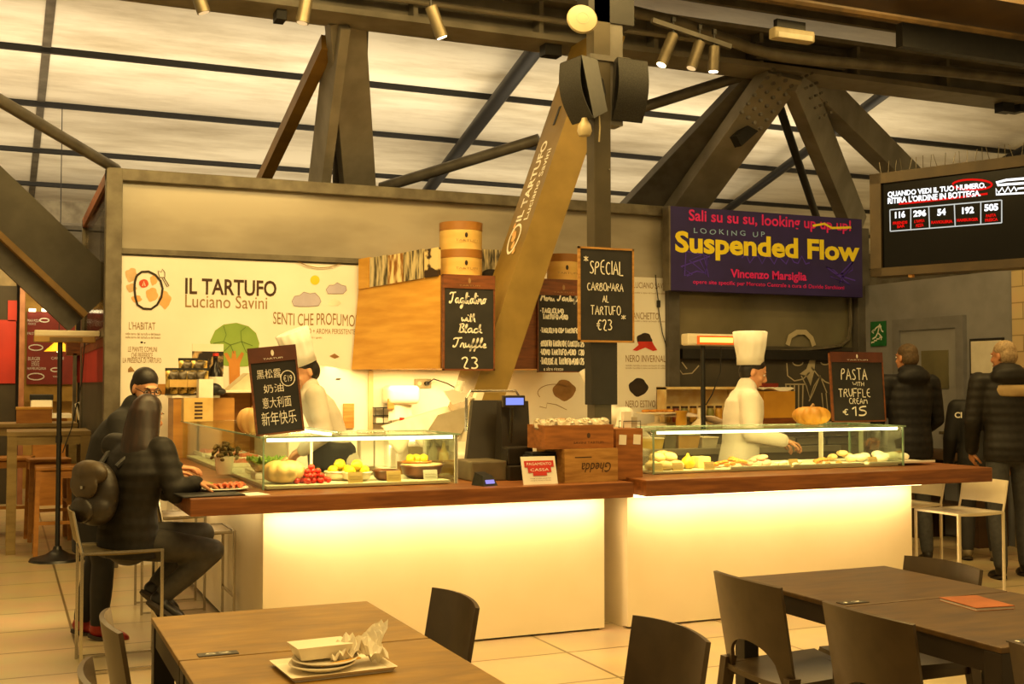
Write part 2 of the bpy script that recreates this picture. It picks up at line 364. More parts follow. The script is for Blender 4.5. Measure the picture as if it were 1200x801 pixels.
m_skin2 = M('pale_skin', '#d8a078', '#cc9069', rough=.5, scale=12)
# ================================================================== THE SETTING
YB = 10.2
m_floor = BRICK('floor_tiles', '#c9b48c', '#bfa981', '#75623e', 1.255, .608, .009, .3, 0.0, (-.41 + 1.255*8, -.475 + .608*8, 0), 'XY', .35)
struct(MB().bx(-8, 16, -3, 28, -.1, 0), 'floor', m_floor)
# roof of ribbed translucent sheet
def roofmat():
    m = bpy.data.materials.new('polycarbonate_roof'); m.use_nodes = True; nt = m.node_tree; N = nt.nodes; L = nt.links; b = N['Principled BSDF']
    b.inputs['Roughness'].default_value = .45
    tc = N.new('ShaderNodeTexCoord'); mp = N.new('ShaderNodeMapping'); mp.inputs['Scale'].default_value = (.3, 1.1, 1); L.new(tc.outputs['Object'], mp.inputs[0])
    n = N.new('ShaderNodeTexNoise'); n.inputs['Scale'].default_value = 1.5; n.inputs['Detail'].default_value = 9; n.inputs['Roughness'].default_value = .65; L.new(mp.outputs[0], n.inputs['Vector'])
    r = N.new('ShaderNodeValToRGB'); e = r.color_ramp.elements; e[0].position = .25; e[0].color = lin('#a99c82'); e[1].position = .6; e[1].color = lin('#e9e2d0')
    L.new(n.outputs['Fac'], r.inputs[0]); L.new(r.outputs[0], b.inputs['Base Color']); return m
m_roof = roofmat()
def roofslab(x0, x1, y0, y1, dz0, dz1):
    P = []
    for dz in (dz0, dz1):
        P += [(x0, y0, roof_z(y0)+dz), (x1, y0, roof_z(y0)+dz), (x1, y1, roof_z(y1)+dz), (x0, y1, roof_z(y1)+dz)]
    return P
b = MB(); P = roofslab(-10, 22, 7.0, 27, 0, .06); b.hexa(P[:4], P[4:]); struct(b, 'ceiling', m_roof)
# purlins under the sheet
for k, yy in enumerate((7.4, 9.3, 11.2, 13.05, 14.95, 16.9, 18.75, 20.9, 22.9, 25)):
    Y = yy
    p = roofpt(185, {3: 69, 4: 131, 5: 184, 6: 222}[k]) if k in (3, 4, 5, 6) else None
    if p is not None: Y = p.y
    w = .045 if k < 7 else .2
    b = MB(); P = roofslab(-10, 22, Y-w/2, Y+w/2, -.065 if k < 7 else -.35, -.002); b.hexa(P[:4], P[4:])
    struct(b, 'trim_%d' % (k+1), m_black if k < 7 else m_frame)
for k, (px, py) in enumerate(((50, 100),)):
    X = roofpt(px, py).x; b = MB(); P = roofslab(X-.045, X+.045, 7.2, 26, -.012, -.001); b.hexa(P[:4], P[4:]); struct(b, 'trim_%d' % (20+k), m_frame)
# kiosk back wall, frame and glazing
X0, X1 = .83, 6.18
wall = struct(MB().bx(.86, 6.16, YB, YB+.1, 0, 2.57), 'wall_back', m_white)
def polymat():
    m = M('frosted_glazing', '#b3aa99', '#857c6c', rough=.14, scale=1.1, stretch=(.6, 1, 1.6), spec=.9, lo=.32, hi=.62); return m
m_fglz = polymat()
struct(MB().bx(.89, 6.12, YB+.03, YB+.06, 2.57, 3.2), 'window_1', m_fglz)
struct(MB().bx(.76, 6.24, YB-.06, YB+.08, 3.19, 3.29, .006), 'trim_30', m_frame)
struct(MB().bx(.86, 2.95, YB-.03, YB+.02, 2.585, 2.63), 'trim_31', m_frame)
struct(MB().bx(.76, .89, YB-.07, YB+.07, 0, 3.29, .006), 'trim_32', m_frame)
struct(MB().bx(6.12, 6.25, YB-.07, YB+.07, 0, 3.29, .006), 'trim_33', m_steel)
struct(MB().bx(8.5, 8.66, YB-.07, YB+.07, 0, 3.2, .006), 'trim_34', m_steel)
struct(MB().bx(3.02, 3.06, YB-.03, YB, 0, 1.62), 'trim_38', MATS['cream_strip'])
# left side glazing of the kiosk
struct(MB().bx(.80, .83, YB+.07, 13.4, 1.95, 3.19), 'window_2', GLASS('side_glazing', '#e6dfd0', .1, .08))
struct(MB().bx(.77, .87, YB+.07, 13.5, 3.19, 3.29), 'trim_35', m_brownw)
struct(MB().bx(.77, .87, 13.4, 13.55, 0, 3.29), 'trim_36', m_frame)
wl0 = struct(MB().bx(.79, .84, YB+.07, 13.4, 0, 1.95), 'wall_left', M('dark_green_panel', '#4f4a36', '#3d3928', rough=.6, scale=2))
MB().bx(.782, .79, YB+.07, 13.4, 1.52, 1.82).build('red_stripe', M('red_panel', '#b4281a', '#9c1f13', rough=.6, scale=2), wl0); MB().bx(.776, .79, YB+.07, 13.4, 1.82, 1.93).build('ledge', m_brownw, wl0)
struct(MB().bx(.77, .87, YB+.07, 13.4, 1.9, 1.98), 'trim_37', m_frame)
# unlit inside of the kiosk behind the glazing
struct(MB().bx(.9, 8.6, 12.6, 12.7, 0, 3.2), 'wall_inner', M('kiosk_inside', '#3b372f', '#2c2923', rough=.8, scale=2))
# printed drawings on the white wall (children of the wall)
YW = YB
txp('IL TARTUFO', (217, 327, 324, 346), YW, m_ink, wall, bold=.02)
txp('Luciano Savini', (217, 346, 313, 361), YW, m_ink2, wall)
txp("L'HABITAT", (151, 377, 182, 386), YW, m_ink2, wall)
for i, yy in enumerate((391, 395)): txp('nelle terre del tartufo e del bosco', (147, yy-1.5, 188, yy+1.5), YW, m_ink2, wall)
txp('LE PIANTE COMUNI', (150, 406, 184, 412), YW, m_ink2, wall); txp('CHE PREFERISCE', (154, 413, 179, 419), YW, m_ink2, wall); txp('LA PRESENZA DI TARTUFO', (144, 419, 189, 425), YW, m_ink2, wall)
txp('SENTI CHE PROFUMO!', (320, 367, 418, 381), YW, m_ink2, wall, jit=.05)
txp('GUSTO + AROMA PERSISTENTE', (349, 385, 416, 391), YW, m_ink2, wall); txp('per tutti i gusti', (355, 394, 377, 397), YW, m_ink2, wall)
txp('LUCIANO SAVINI', (742, 331, 783, 338), YW, m_ink2, wall); txp('BIANCHETTO', (737, 366, 772, 374), YW, m_ink2, wall)
txp('NERO INVERNALE', (733, 416, 783, 424), YW, m_ink2, wall); txp('NERO ESTIVO', (733, 469, 768, 477), YW, m_ink2, wall)
for yy in (343, 376, 428, 431): txp('tartufo raccolto a mano nei boschi di collina', (733, yy-1, 780, yy+1), YW, m_ink2, wall)
def wpt(x, y, dy=-.003): p = aty(x, y, YW); return Vector((p.x, YW+dy, p.z))
def wdraw(name, mat, polys=(), lines=(), r=.004, dy=-.003):
    mb = MB()
    for pl in polys: mb.bm.faces.new([mb.bm.verts.new(wpt(x, y, dy)) for x, y in pl])
    for ln in lines: stroke(mb, [wpt(x, y, dy) for x, y in ln], r)
    return mb.build(name, mat, wall)
def oval(cx, cy, rx, ry, n=28, a0=0, a1=360, wob=0, ph=0):
    o = []
    for k in range(n+1 if a1-a0 < 360 else n):
        a = R(a0+(a1-a0)*k/n); q = 1+wob*math.sin(4*a+ph)+.5*wob*math.sin(7*a+1+ph); o.append((cx+rx*q*math.cos(a), cy+ry*q*math.sin(a)))
    return o
m_green = M('green_print', '#8cab4a', '#7c9c3d', rough=.6, scale=3); m_dgreen = M('green_line', '#5c7a2c', rough=.6)
m_trunk = M('trunk_print', '#c48436', '#b0722a', rough=.6); m_sun = M('sun_print', '#f2cf2a', '#ebc41c', rough=.6)
m_cloud = M('cloud_print', '#c3bcd0', '#b7b0c6', rough=.6); m_cloudw = M('pale_cloud_print', '#f8eedd', rough=.6)
m_tom = M('tomato_print', '#d4502a', '#c23f1c', rough=.6); m_orange = M('orange_print', '#e6b87c', '#dda765', rough=.6, scale=6)
m_dark = M('dark_print', '#33251a', '#221811', rough=.7, scale=10); m_brownp = M('brown_print', '#9a7442', '#7f5c30', rough=.7, scale=9)
m_redp = M('red_print', '#cc3322', '#b52517', rough=.6)
wdraw('tree_drawing', m_green, [[(246,400),(252,387),(262,380),(277,378),(291,382),(300,390),(304,402),(302,414),(299,424),(290,429),(276,430),(262,428),(254,420),(248,411)]])
wdraw('tree_drawing', m_trunk, [[(268,425),(262,414),(266,413),(271,421),(272,411),(276,411),(277,421),(283,412),(286,414),(281,426),(281,462),(269,462)]], dy=-.005)
wdraw('tree_drawing', m_dgreen, [], [[(250,402),(262,400),(270,404)],[(270,404),(283,400),(296,405)],[(262,382),(265,392),(262,400)],[(283,400),(282,388),(288,383)],[(256,415),(264,410),(270,404)],[(283,400),(288,412),(298,416)],[(270,404),(274,414)]], r=.003, dy=-.006)
wdraw('sun_drawing', m_sun, [oval(369, 328, 5.5, 5.5)])
wdraw('cloud_drawing', m_cloud, [[(342,353),(345,347),(351,346),(356,342),(363,344),(369,343),(374,348),(376,353),(373,358),(362,359),(350,359),(344,358)], [(382,339),(386,334),(391,334),(395,331),(400,334),(405,335),(406,340),(402,344),(392,344),(384,344)]])
wdraw('cloud_drawing', m_cloudw, [[(384,355),(388,351),(392,349),(397,352),(400,355),(396,358),(386,358)]])
wdraw('cloud_drawing', M('cloud_line', '#8d7d80', rough=.7), [], [[(342,353),(345,347),(351,346),(356,342),(363,344),(369,343),(374,348),(376,353),(373,358),(362,359),(350,359),(344,358),(342,353)], [(382,339),(386,334),(391,334),(395,331),(400,334),(405,335),(406,340),(402,344),(392,344),(384,344),(382,339)]], r=.002, dy=-.005)
wdraw('logo_drawing', m_orange, [oval(178, 345, 7, 8, wob=.08), oval(193, 351, 7, 10, wob=.1, ph=2), oval(180, 328, 4, 6, wob=.1), oval(160, 350, 6, 4, wob=.1)])
wdraw('logo_drawing', M('logo_grey', '#d9b98d', '#cda878', rough=.7), [oval(154, 322, 7, 8, wob=.1), oval(154, 337, 6, 5, wob=.1)])
wdraw('logo_drawing', m_tom, [oval(168.5, 332, 5.5, 5, wob=.03)], dy=-.005)
LG = [(160,323),(166,318.5),(174,318),(182,322),(188,329),(190.5,338),(189,348),(184,357),(177,362),(168,361.5),(161,357),(158.5,348),(157.5,338),(158,330),(160,323)]
wdraw('logo_drawing', m_dark, [], [LG], r=.009, dy=-.007)
wdraw('logo_drawing', m_ink, [], [[(186,322),(185,317),(189,319),(190,315),(193,319),(193,325),(187,325),(186,322)],[(192,325),(198,335),(196,336),(190,326)]], r=.003, dy=-.006)
wdraw('logo_drawing', M('pale_letter', '#f3d9c0', rough=.7), [], [[(167,335),(168.5,329.5),(170,335)]], r=.004, dy=-.007)
wdraw('leaf_drawing', m_brownp, [[(150,432),(153,429),(156,432),(158,435),(150,436)], [(386,417),(392,414),(398,418),(392,420)]])
wdraw('insect_drawing', m_dark, [oval(166, 401, 1.6, 1.2), oval(169.5, 401.5, 1, .7), [(394,443),(400,443),(398,445),(393,445)]])
wdraw('truffle_drawing', m_dark, [oval(755, 398, 9, 8, wob=.06), oval(748, 453.5, 11, 10.5, wob=.06, ph=1)])
wdraw('truffle_drawing', m_brownp, [oval(661, 457, 13, 12, wob=.06, ph=2)])
wdraw('ribbon_drawing', m_redp, [[(747,400),(764,400),(766,404),(770,410),(765,411),(756,407),(746,411),(741,410),(748,404)]], dy=-.005)
wdraw('cable_drawing', m_ink2, [], [oval(650, 460, 20, 10, a0=150, a1=330), [(632,476),(640,478),(641,472),(652,474),(664,480)]], r=.003)
# black lead with switch hanging on the wall
b = MB(); b.tube([wpt(x, y, -.02) for x, y in ((767,322),(768,335),(770,350),(771,366),(775,390),(781,410),(785,424))], .005, 6); b.box(wpt(770.5, 356, -.02), (.035, .025, .075), None, .008)
tag(b.build('wall_lead', m_black), 'thin black electric lead with inline switch on white wall', 'cable')
b = MB(); b.tube([wpt(x, y, -.02) for x, y in ((349,306.5),(358,311),(372,314),(386,313),(398,309))], .004, 6)
tag(b.build('loose_cable', m_ink2), 'thin cable sagging along the top of white wall', 'cable')
# right bay: window and painted dark wall below it
wr = struct(MB().bx(6.25, 8.5, YB+.02, YB+.1, 0, 1.9), 'wall_bay', M('mural_wall', '#3a352c', '#464035', rough=.7, scale=3))
struct(MB().bx(6.25, 8.5, YB+.04, YB+.07, 1.9, 2.48), 'window_3', M('dark_window', '#5c5846', '#77705a', rough=.12, scale=1.2, spec=.9))
struct(MB().bx(6.25, 8.5, YB-.02, YB+.08, 2.48, 3.2), 'wall_header', m_steel)
struct(MB().bx(6.3, 8.45, YB-.04, YB+.03, 1.76, 1.86), 'trim_40', m_black)
b = MB(); q = [aty(x, y, YB+.0) for x, y in ((996, 345), (997, 380), (994, 398), (985, 405), (960, 408), (925, 411), (880, 412))]
b.tube(q, .02, 6); struct(b, 'trim_41', m_frame, wr)
def bpt(x, y, dy=0): p = aty(x, y, YB); return Vector((p.x, YB+.015+dy, p.z))
mb = MB()
for ln in ([(923,425),(924,440),(932,446),(942,444),(950,436)], [(952,430),(960,440),(968,447),(976,450)], [(921,450),(946,450)], [(940,440),(946,452),(950,466),(955,452),(962,440),(970,460)],
           [(962,440),(954,460),(949,470)], oval(936, 424, 6, 4, a0=0, a1=180), oval(968, 424, 5, 3, a0=0, a1=180)): stroke(mb, [bpt(x, y) for x, y in ln], .007)
for k in range(5): stroke(mb, [bpt(922+5*k, 451), bpt(923+4.6*k, 481)], .008)
for k in range(4): stroke(mb, [bpt(964+5*k, 460), bpt(966+5*k, 480)], .006)
mb.bm.faces.new([mb.bm.verts.new(bpt(x, y)) for x, y in ((950,421),(957,420),(955,436),(951,452),(946,440),(938,438),(946,432))])
mb.build('mural_drawing', M('mural_chalk', '#b9ad90', '#a0957a', rough=.8, scale=5), wr)
mb = MB()
stroke(mb, [bpt(x, y, .0) for x, y in ((924,404),(927,394),(935,389),(945,389),(952,396),(955,405))], .028); mb.build('mural_drawing', MATS['mural_chalk'], wr)
mb = MB()
for ln in ([(795,430),(801,438),(812,437),(820,428)], [(797,450),(799,462),(797,470)], [(800,424),(806,432)]): stroke(mb, [bpt(x, y) for x, y in ln], .006)
mb.build('mural_drawing', MATS['mural_chalk'], wr)
# grey wall on the right with its door, tiled pier at its near end
XW = 8.6
m_gw = M('grey_wall', '#86868a', '#7a7a7d', rough=.75, scale=4)
wg = struct(MB().bx(XW, XW+.15, 8.08, YB-.07, 0, 2.57), 'wall_right', m_gw)
struct(MB().bx(XW-.04, XW+.3, 5.6, 8.08, 0, 2.75), 'wall_pier', BRICK('cream_tiles', '#cbb48c', '#c2aa80', '#94805c', .3, .15, .006, .4, .5, (0, 0, 0), 'YZ', .2))
ya, yb2 = atx(1050, 400, XW).y, atx(1133, 400, XW).y
zt = atx(1090, 372, XW).z
d = MB().bx(XW-.03, XW+.02, yb2+.1, ya-.1, 0.02, zt-.12, .005)
dd = struct(d, 'door_1', M('grey_door', '#8a8a8c', '#7f7f81', rough=.6, scale=3))
fb = MB(); fb.bx(XW-.05, XW+.02, ya-.1, ya, 0, zt-.12); fb.bx(XW-.05, XW+.02, yb2, yb2+.1, 0, zt-.12); fb.bx(XW-.05, XW+.02, yb2, ya, zt-.12, zt); fb.build('door_frame', M('door_frame_paint', '#76767a', rough=.6), dd)
p, q = atx(1083, 411, XW), atx(1115, 455, XW)
MB().bx(XW-.04, XW-.028, q.y, p.y, q.z, p.z).build('door_window', M('door_glass', '#6f6a50', '#5c5842', rough=.3, scale=3), dd)
hb = MB(); hb.bx(XW-.075, XW-.03, yb2+.16, yb2+.2, 1.0, 1.04); hb.bx(XW-.085, XW-.065, yb2+.16, yb2+.3, 1.005, 1.035, .005); hb.build('door_handle', m_chrome, dd)
p, q = atx(1021.5, 377, XW), atx(1039.5, 405, XW)
es = thing('exit_sign', 'small green emergency exit sign with running figure and stairs on grey wall', 'sign', (XW-.012, (p.y+q.y)/2, (p.z+q.z)/2), R(-90))
w, h = p.y-q.y, p.z-q.z
MB().box((0, 0, 0), (w, .012, h), None, .002).build('sign_panel', M('exit_green', '#1e6b38', '#175a2d', rough=.4), es)
mb = MB()
mb.ell((.03*w/.15, -.009, h*.28), (.012, .002, .014)); 
for ln in ([(0.02, .18), (.0, .02)], [(.02, .15), (.035, .05), (.05, .03)], [(.015, .15), (-.02, .1), (-.03, .06)], [(0, .02), (.03, -.05), (.03, -.12)], [(0, .02), (-.02, -.06), (-.05, -.09)]):
    stroke(mb, [(x*w/.15*1.1, -.008, z*h/.5*1.1) for x, z in ln], .008)
stroke(mb, [(x*w, -.008, z*h) for x, z in ((-.42, -.38), (-.42, -.33), (-.25, -.33), (-.25, -.27), (-.08, -.27), (-.08, -.21), (.1, -.21), (.1, -.15), (.3, -.15))], .007)
for ln in ([(-.4, .1), (-.28, .18), (-.28, .02), (-.4, .1)],): stroke(mb, [(x*w, -.008, z*h) for x, z in ln], .006)
mb.bm.faces.new([mb.bm.verts.new((x*w, -.008, z*h)) for x, z in ((-.42, -.46), (.4, -.46), (.4, -.12), (.3, -.15))]) if False else None
mb.build('sign_symbol', M('sign_white', '#f0ede2', rough=.5), es)
fr = atx(1138, 397, XW); fq = atx(1178, 440, XW)
nb = thing('notice_board', 'white notice in thin black frame on grey wall beyond grey-haired man', 'notice', (XW-.015, (fr.y+fq.y)/2, (fr.z+fq.z)/2), R(-90))
w, h = fr.y-fq.y, fr.z-fq.z
MB().box((0, .003, 0), (w, .02, h), None, .003).build('notice_frame', m_black, nb); MB().box((0, -.008, 0), (w-.04, .004, h-.05)).build('notice_sheet', M('notice_paper', '#d9d3c2', '#cfc8b6', rough=.8), nb)
b = MB(); b.bx(XW-.42, XW-.02, 8.12, 9.9, .78, .86, .01)
for yy in (8.2, 9.0, 9.8): b.bx(XW-.4, XW-.04, yy-.04, yy+.04, 0, .78)
b.bx(XW-.4, XW-.04, 8.2, 9.8, .3, .36)
solo(b, 'hall_bench', M('bench_brown', '#4a3520', '#3a2818', rough=.6, scale=4), 'dark brown high bench along grey wall under the door', 'bench')
# far hall behind everything
m_far = M('far_wall', '#4b4234', '#383024', rough=.8, scale=1.5)
struct(MB().bx(-12, 22, 26.6, 26.8, 0, 4.4), 'wall_far', m_far)
struct(MB().bx(-10, 22, 20.75, 21.05, 3.55, 4.05), 'trim_50', m_frame)
# ================================================================== ROOF STEEL
def gz(Y): return 0
gY = 9.3
zb = aty(676, 59, gY).z
b = MB(); b.bx(-8, 18, gY-.2, gY+.2, zb, zb+.05); b.bx(-8, 18, gY-.03, gY+.03, zb+.05, zb+.34); b.bx(-8, 18, gY-.2, gY+.2, zb+.34, zb+.38)
for i in range(14): xx = -1.5+i*1.15; b.bx(xx-.02, xx+.02, gY-.17, gY+.17, zb+.05, zb+.34)
b.tube([(-8, gY-.24, zb+.16), (18, gY-.24, zb+.16)], .025, 8)
gir = struct(b, 'roof_girder', m_steel2)
b = MB()
for xx in (4.4, 9.75): b.bx(xx-.08, xx+.08, gY-.1, gY+.02, zb-.1, zb)
for xx in (2.0, 9.95): b.bx(xx-.04, xx+.04, gY-.1, gY+.05, zb-.08, zb)
b.build('girder_bracket', m_black, gir)
# upper service beams, in front and above
b = MB(); b.bx(-8, 18, 7.9, 8.25, 4.76, 4.9); b.bx(-8, 18, 8.25, 8.3, 4.7, 5.0); b.bx(-8, 18, 7.6, 7.9, 4.95, 5.15); struct(b, 'roof_beam', m_steel)
b = MB(); b.tube([(-8, 8.0, 4.72), (18, 8.0, 4.72)], .05, 10); b.tube([(3.2, 8.45, 4.98), (18, 8.45, 4.98)], .035, 10); b.tube([(-8, 8.6, 5.05), (18, 8.6, 5.05)], .03, 8); struct(b, 'roof_pipes', M('rusty_brown_pipe', '#5b4526', '#3f2f18', rough=.5, scale=5))
b = MB(); b.bx(4.2, 18, 6.9, 7.5, 4.55, 4.75); struct(b, 'roof_duct', M('brown_duct', '#5a4424', '#43321a', rough=.55, scale=2))
b = MB(); b.bx(6.8, 18, 7.52, 7.6, 4.3, 4.5); struct(b, 'roof_rail', m_black)
# curved pipe hugging the girder
b = MB(); pts = [aty(x, y, 8.7) for x, y in ((735, 12), (760, 18), (800, 27), (840, 42), (880, 57), (915, 66), (950, 70), (1010, 75), (1100, 83), (1230, 96))]
b.tube(pts, .05, 12); struct(b, 'roof_conduit', M('grey_conduit', '#6a6458', '#544e44', rough=.5, scale=6), None, True)
# bright slits of roof light seen over the girder are the sheet itself
# steel struts standing on the kiosk behind
def strut(name, a, bpx, Ya, Yb_, w, h, mat=m_steel2, up=(0, -1, 0)):
    p0 = aty(a[0], a[1], Ya); p1 = aty(bpx[0], bpx[1], Yb_); p1 = p1 + (p1-p0)*.22
    mb = MB(); mb.beam(p0, p1, w, h, up, .008); return struct(mb, name, mat)
strut('roof_strut', (398, 20), (374, 214), 9.5, 10.75, .09, .4)
s1 = strut('roof_strut', (404, 20), (419, 214), 9.45, 10.75, .33, .12)
strut('roof_strut', (412, 20), (408, 214), 9.6, 10.9, .3, .06, m_steel)
def plate(parent, px0, Y0, rows, cols, ax, ay, r=.018):
    p = aty(px0[0], px0[1], Y0); mb = MB()
    for i in range(rows):
        for j in range(cols):
            q = p + Vector(ax)*j + Vector(ay)*i; mb.cyl(q, q+Vector((0, -.03, 0)), r, None, 8)
    mb.build('bolt_heads', m_steel, parent)
v1 = strut('roof_strut', (918, 84), (806, 240), 9.2, 10.75, .40, .16)
strut('roof_strut', (893, 92), (752, 240), 9.55, 11.1, .36, .14, m_steel)
v3 = strut('roof_strut', (930, 88), (992, 240), 9.25, 10.9, .34, .16)
strut('roof_strut', (938, 84), (1052, 196), 9.5, 10.8, .30, .22)
p = aty(895, 85, 9.1)
plate(v1, (905, 82), 9.12, 6, 4, (.07, 0, -.045), (-.065, .01, -.085)); plate(v3, (938, 92), 9.12, 5, 3, (.06, 0, .03), (.055, 0, -.09), .014)
b = MB(); p = aty(922, 74, 9.3); b.bx(p.x-.5, p.x+.55, 9.1, 9.5, p.z-.06, p.z+.1, .01); struct(b, 'strut_node', m_steel)
b = MB(); p = aty(870, 158, 9.9); b.beam(aty(862, 166, 9.7), aty(882, 148, 9.75), .09, .12); tag(b.build('floodlight', m_black), 'small dark floodlight clamped to a slanting roof strut', 'lamp')
# slender ties and pipes
def tie(name, a, c, r, mat, Ya=None, Yc=None, roof=False):
    p0 = roofpt(a[0], a[1], .2) if roof else aty(a[0], a[1], Ya); p1 = roofpt(c[0], c[1], .2) if roof else aty(c[0], c[1], Yc)
    mb = MB(); mb.cyl(p0, p1, r, None, 10); return struct(mb, name, mat, None, True)
tie('roof_tie', (632, 52), (495, 232), .09, m_black, roof=True)
tie('roof_tie', (1052, 98), (830, 262), .07, m_black, roof=True)
tie('roof_tie', (1210, 170), (1130, 215), .07, m_black, roof=True)
tie('roof_tie', (446, 220), (632, 163), .055, m_steel, 11.2, 10.2)
tie('roof_tie', (752, 126), (872, 88), .055, m_steel, 9.9, 9.6)
tie('roof_tie', (908, 108), (958, 258), .045, m_black, 9.6, 11.6)
tie('roof_tie', (-20, 106), (136, 198), .045, m_steel, 8.6, 10.3)
mb = MB(); mb.beam(aty(384, 50, 9.7), aty(306, 216, 12.2), .11, .14, (0, -1, 0)); struct(mb, 'roof_brace', M('ochre_steel', '#8a6a2c', '#755720', rough=.5, scale=4))
# left sloping beam: wide grey face with a narrow ochre flange and dark underside
P0 = aty(-40, 196, 11.2); P1 = aty(122, 349, 11.2)
b = MB(); b.beam(P0, P1, .10, .42, (0, 0, 1)); lb = struct(b, 'slanting_beam', M('slate_beam', '#575245', '#474236', rough=.55, scale=4))
dn = Vector((P1-P0)).normalized(); up_ = (Vector((0, 0, 1)) - dn*dn.z).normalized()
b = MB(); b.beam(P0-up_*.235+Vector((0, -.08, 0)), P1-up_*.235+Vector((0, -.08, 0)), .26, .05, (0, 0, 1)); b.build('beam_flange', MATS['ochre_steel'], lb)
b = MB(); b.beam(P0-up_*.34+Vector((0, .05, 0)), P1-up_*.34+Vector((0, .05, 0)), .12, .17, (0, 0, 1)); b.build('beam_underside', m_steel, lb)
# the tilted column with the lettering
YC, DC, WC = 8.75, .46, .29
ct = aty(701, 28, YC); cb_ = aty(551, 470, YC); dr = (cb_-ct)/(cb_.z-ct.z)
base = ct + dr*(0-ct.z); top = ct + dr*(zb-ct.z)
def csec(p): return [(p.x, YC, p.z), (p.x+WC, YC, p.z), (p.x+WC, YC+DC, p.z), (p.x, YC+DC, p.z)]
tc_ = thing('tilted_column', 'thick ochre steel column leaning right behind the counter with white lettering', 'column', base)
b = MB(); b.hexa([Vector(q)-base for q in csec(base)], [Vector(q)-base for q in csec(top)])
b.build('column_shaft', M('ochre_column', '#8a7136', '#776029', rough=.45, metal=.15, scale=3), tc_)
b = MB(); b.hexa([Vector(q)-base+Vector((x, y, 0)) for q, x, y in zip(csec(base), (-.1, .1, .1, -.1), (-.1, -.1, .1, .1))], [Vector(q)-base+Vector((x, y, .03)) for q, x, y in zip(csec(base), (-.1, .1, .1, -.1), (-.1, -.1, .1, .1))]); b.build('base_plate', m_steel, tc_)
b = MB(); t1 = Vector(csec(ct+dr*(-1.0))[0])-base
for k in range(1):
    u = (ct+dr*(aty(665, 140, YC).z-ct.z)); u2 = (ct+dr*(aty(672, 118, YC).z-ct.z))
    b.hexa([Vector((u.x-base.x-.008, DC*.45, u.z-base.z)), Vector((u.x-base.x, DC*.45, u.z-base.z)), Vector((u.x-base.x, DC*.52, u.z-base.z)), Vector((u.x-base.x-.008, DC*.52, u.z-base.z))],
           [Vector((u2.x-base.x-.008, DC*.45, u2.z-base.z)), Vector((u2.x-base.x, DC*.45, u2.z-base.z)), Vector((u2.x-base.x, DC*.52, u2.z-base.z)), Vector((u2.x-base.x-.008, DC*.52, u2.z-base.z))])
b.build('column_slot', m_black, tc_)
# lettering runs up the narrow left face: drawing x -> up along the column, drawing z -> -Y... (reads bottom to top)
ax = dr.normalized()
def colpt(py_lo):   # point on the front-left ridge at picture height py
    z = aty(640, py_lo, YC).z
    for _ in range(4):
        q = ct + dr*(z-ct.z)
        v = q - C0; yy = CY - F_PX*(v.dot(UP))/(v.dot(FW)); z += (yy-py_lo)*v.dot(FW)/F_PX
    return ct + dr*(z-ct.z)
m_letter = M('white_lettering', '#f6f1e4', '#efe9da', rough=.5, scale=5)
def colmtx(q):
    X = ax; Z = Vector((0, -1, 0)).cross(ax).cross(ax).normalized(); Z = Vector((0, -1, 0)); Z = -Z if False else Z
    # drawing axes: x -> ax, z(up of letters) -> +Y (away, the far edge is picture-left)
    Zu = Vector((0, 1, 0)); Nn = X.cross(Zu)      # drawing y
    m = Matrix((X, -Nn, Zu)).transposed().to_4x4(); m.translation = q-base
    return m
qa, qb = colpt(258), colpt(158)
Ltx = (qb-qa).length
mm = colmtx(qa); nrm = Vector((-1, 0, dr.x)).normalized(); mm.translation += nrm*.004
tx('IL TARTUFO', Ltx*.52, .285, Ltx*.97, .115, m_letter, tc_, y=0, bold=.03, mtx=mm)
tx('Luciano Savini', Ltx*.45, .135, Ltx*.84, .085, m_letter, tc_, y=0, bold=.01, mtx=mm)
qc = colpt(276); mm = colmtx(qc); mm.translation += nrm*.004
lg = []
for k in range(25): a = 2*math.pi*k/24; lg.append((.0+.13*math.cos(a), 0, .25+.10*math.sin(a)*(1+.15*math.cos(a))))
mb = MB(); stroke(mb, lg, .012); o = mb.build('logo', m_letter, tc_); o.data.transform(mm)
mb = MB()
for (u, w_, r) in ((.02, .26, .05), (-.06, .22, .035), (.06, .3, .03), (-.12, .16, .03), (.13, .33, .025)): disc(mb, (u, 0, w_), r, r*.8, 14, .1, 3)
o = mb.build('logo', m_orange, tc_); o.data.transform(mm); o.data.transform(Matrix.Translation(nrm*.002))
# black service post with loudspeakers
YP = 7.3
pp = aty(707, 480, YP)
po = thing('service_post', 'square black post rising from behind the counter to the roof', 'post', (pp.x, YP+.06, 0))
MB().bx(-.066, .066, -.06, .06, 0, 4.9, .004).build('post_shaft', M('dark_post', '#4a4231', '#3d3627', rough=.45, metal=.2, scale=4), po)
zz0, zz1 = aty(707, 474, YP-.02).z, aty(707, 395, YP-.02).z
MB().bx(-.105, .1, -.085, .02, zz0, zz1, .004).build('post_cover', m_chalk, po)
z0, z1 = aty(720, 24, YP).z, aty(720, 140, YP).z
b = MB(); b.bx(-.11, .26, -.06, .12, z0-.02, z0+.25); b.build('post_head', m_black, po)
b = MB(); b.bx(-.04, .17, -.05, .08, z0-.75, z0); b.bx(-.1, .22, -.07, .1, z0-.3, z0-.26); b.build('post_bracket', m_steel, po)
b = MB(); b.cyl((.05, -.07, aty(718, 199, YP).z), (.05, -.062, aty(718, 199, YP).z), .006, None, 8); b.build('post_screw', m_chrome, po)
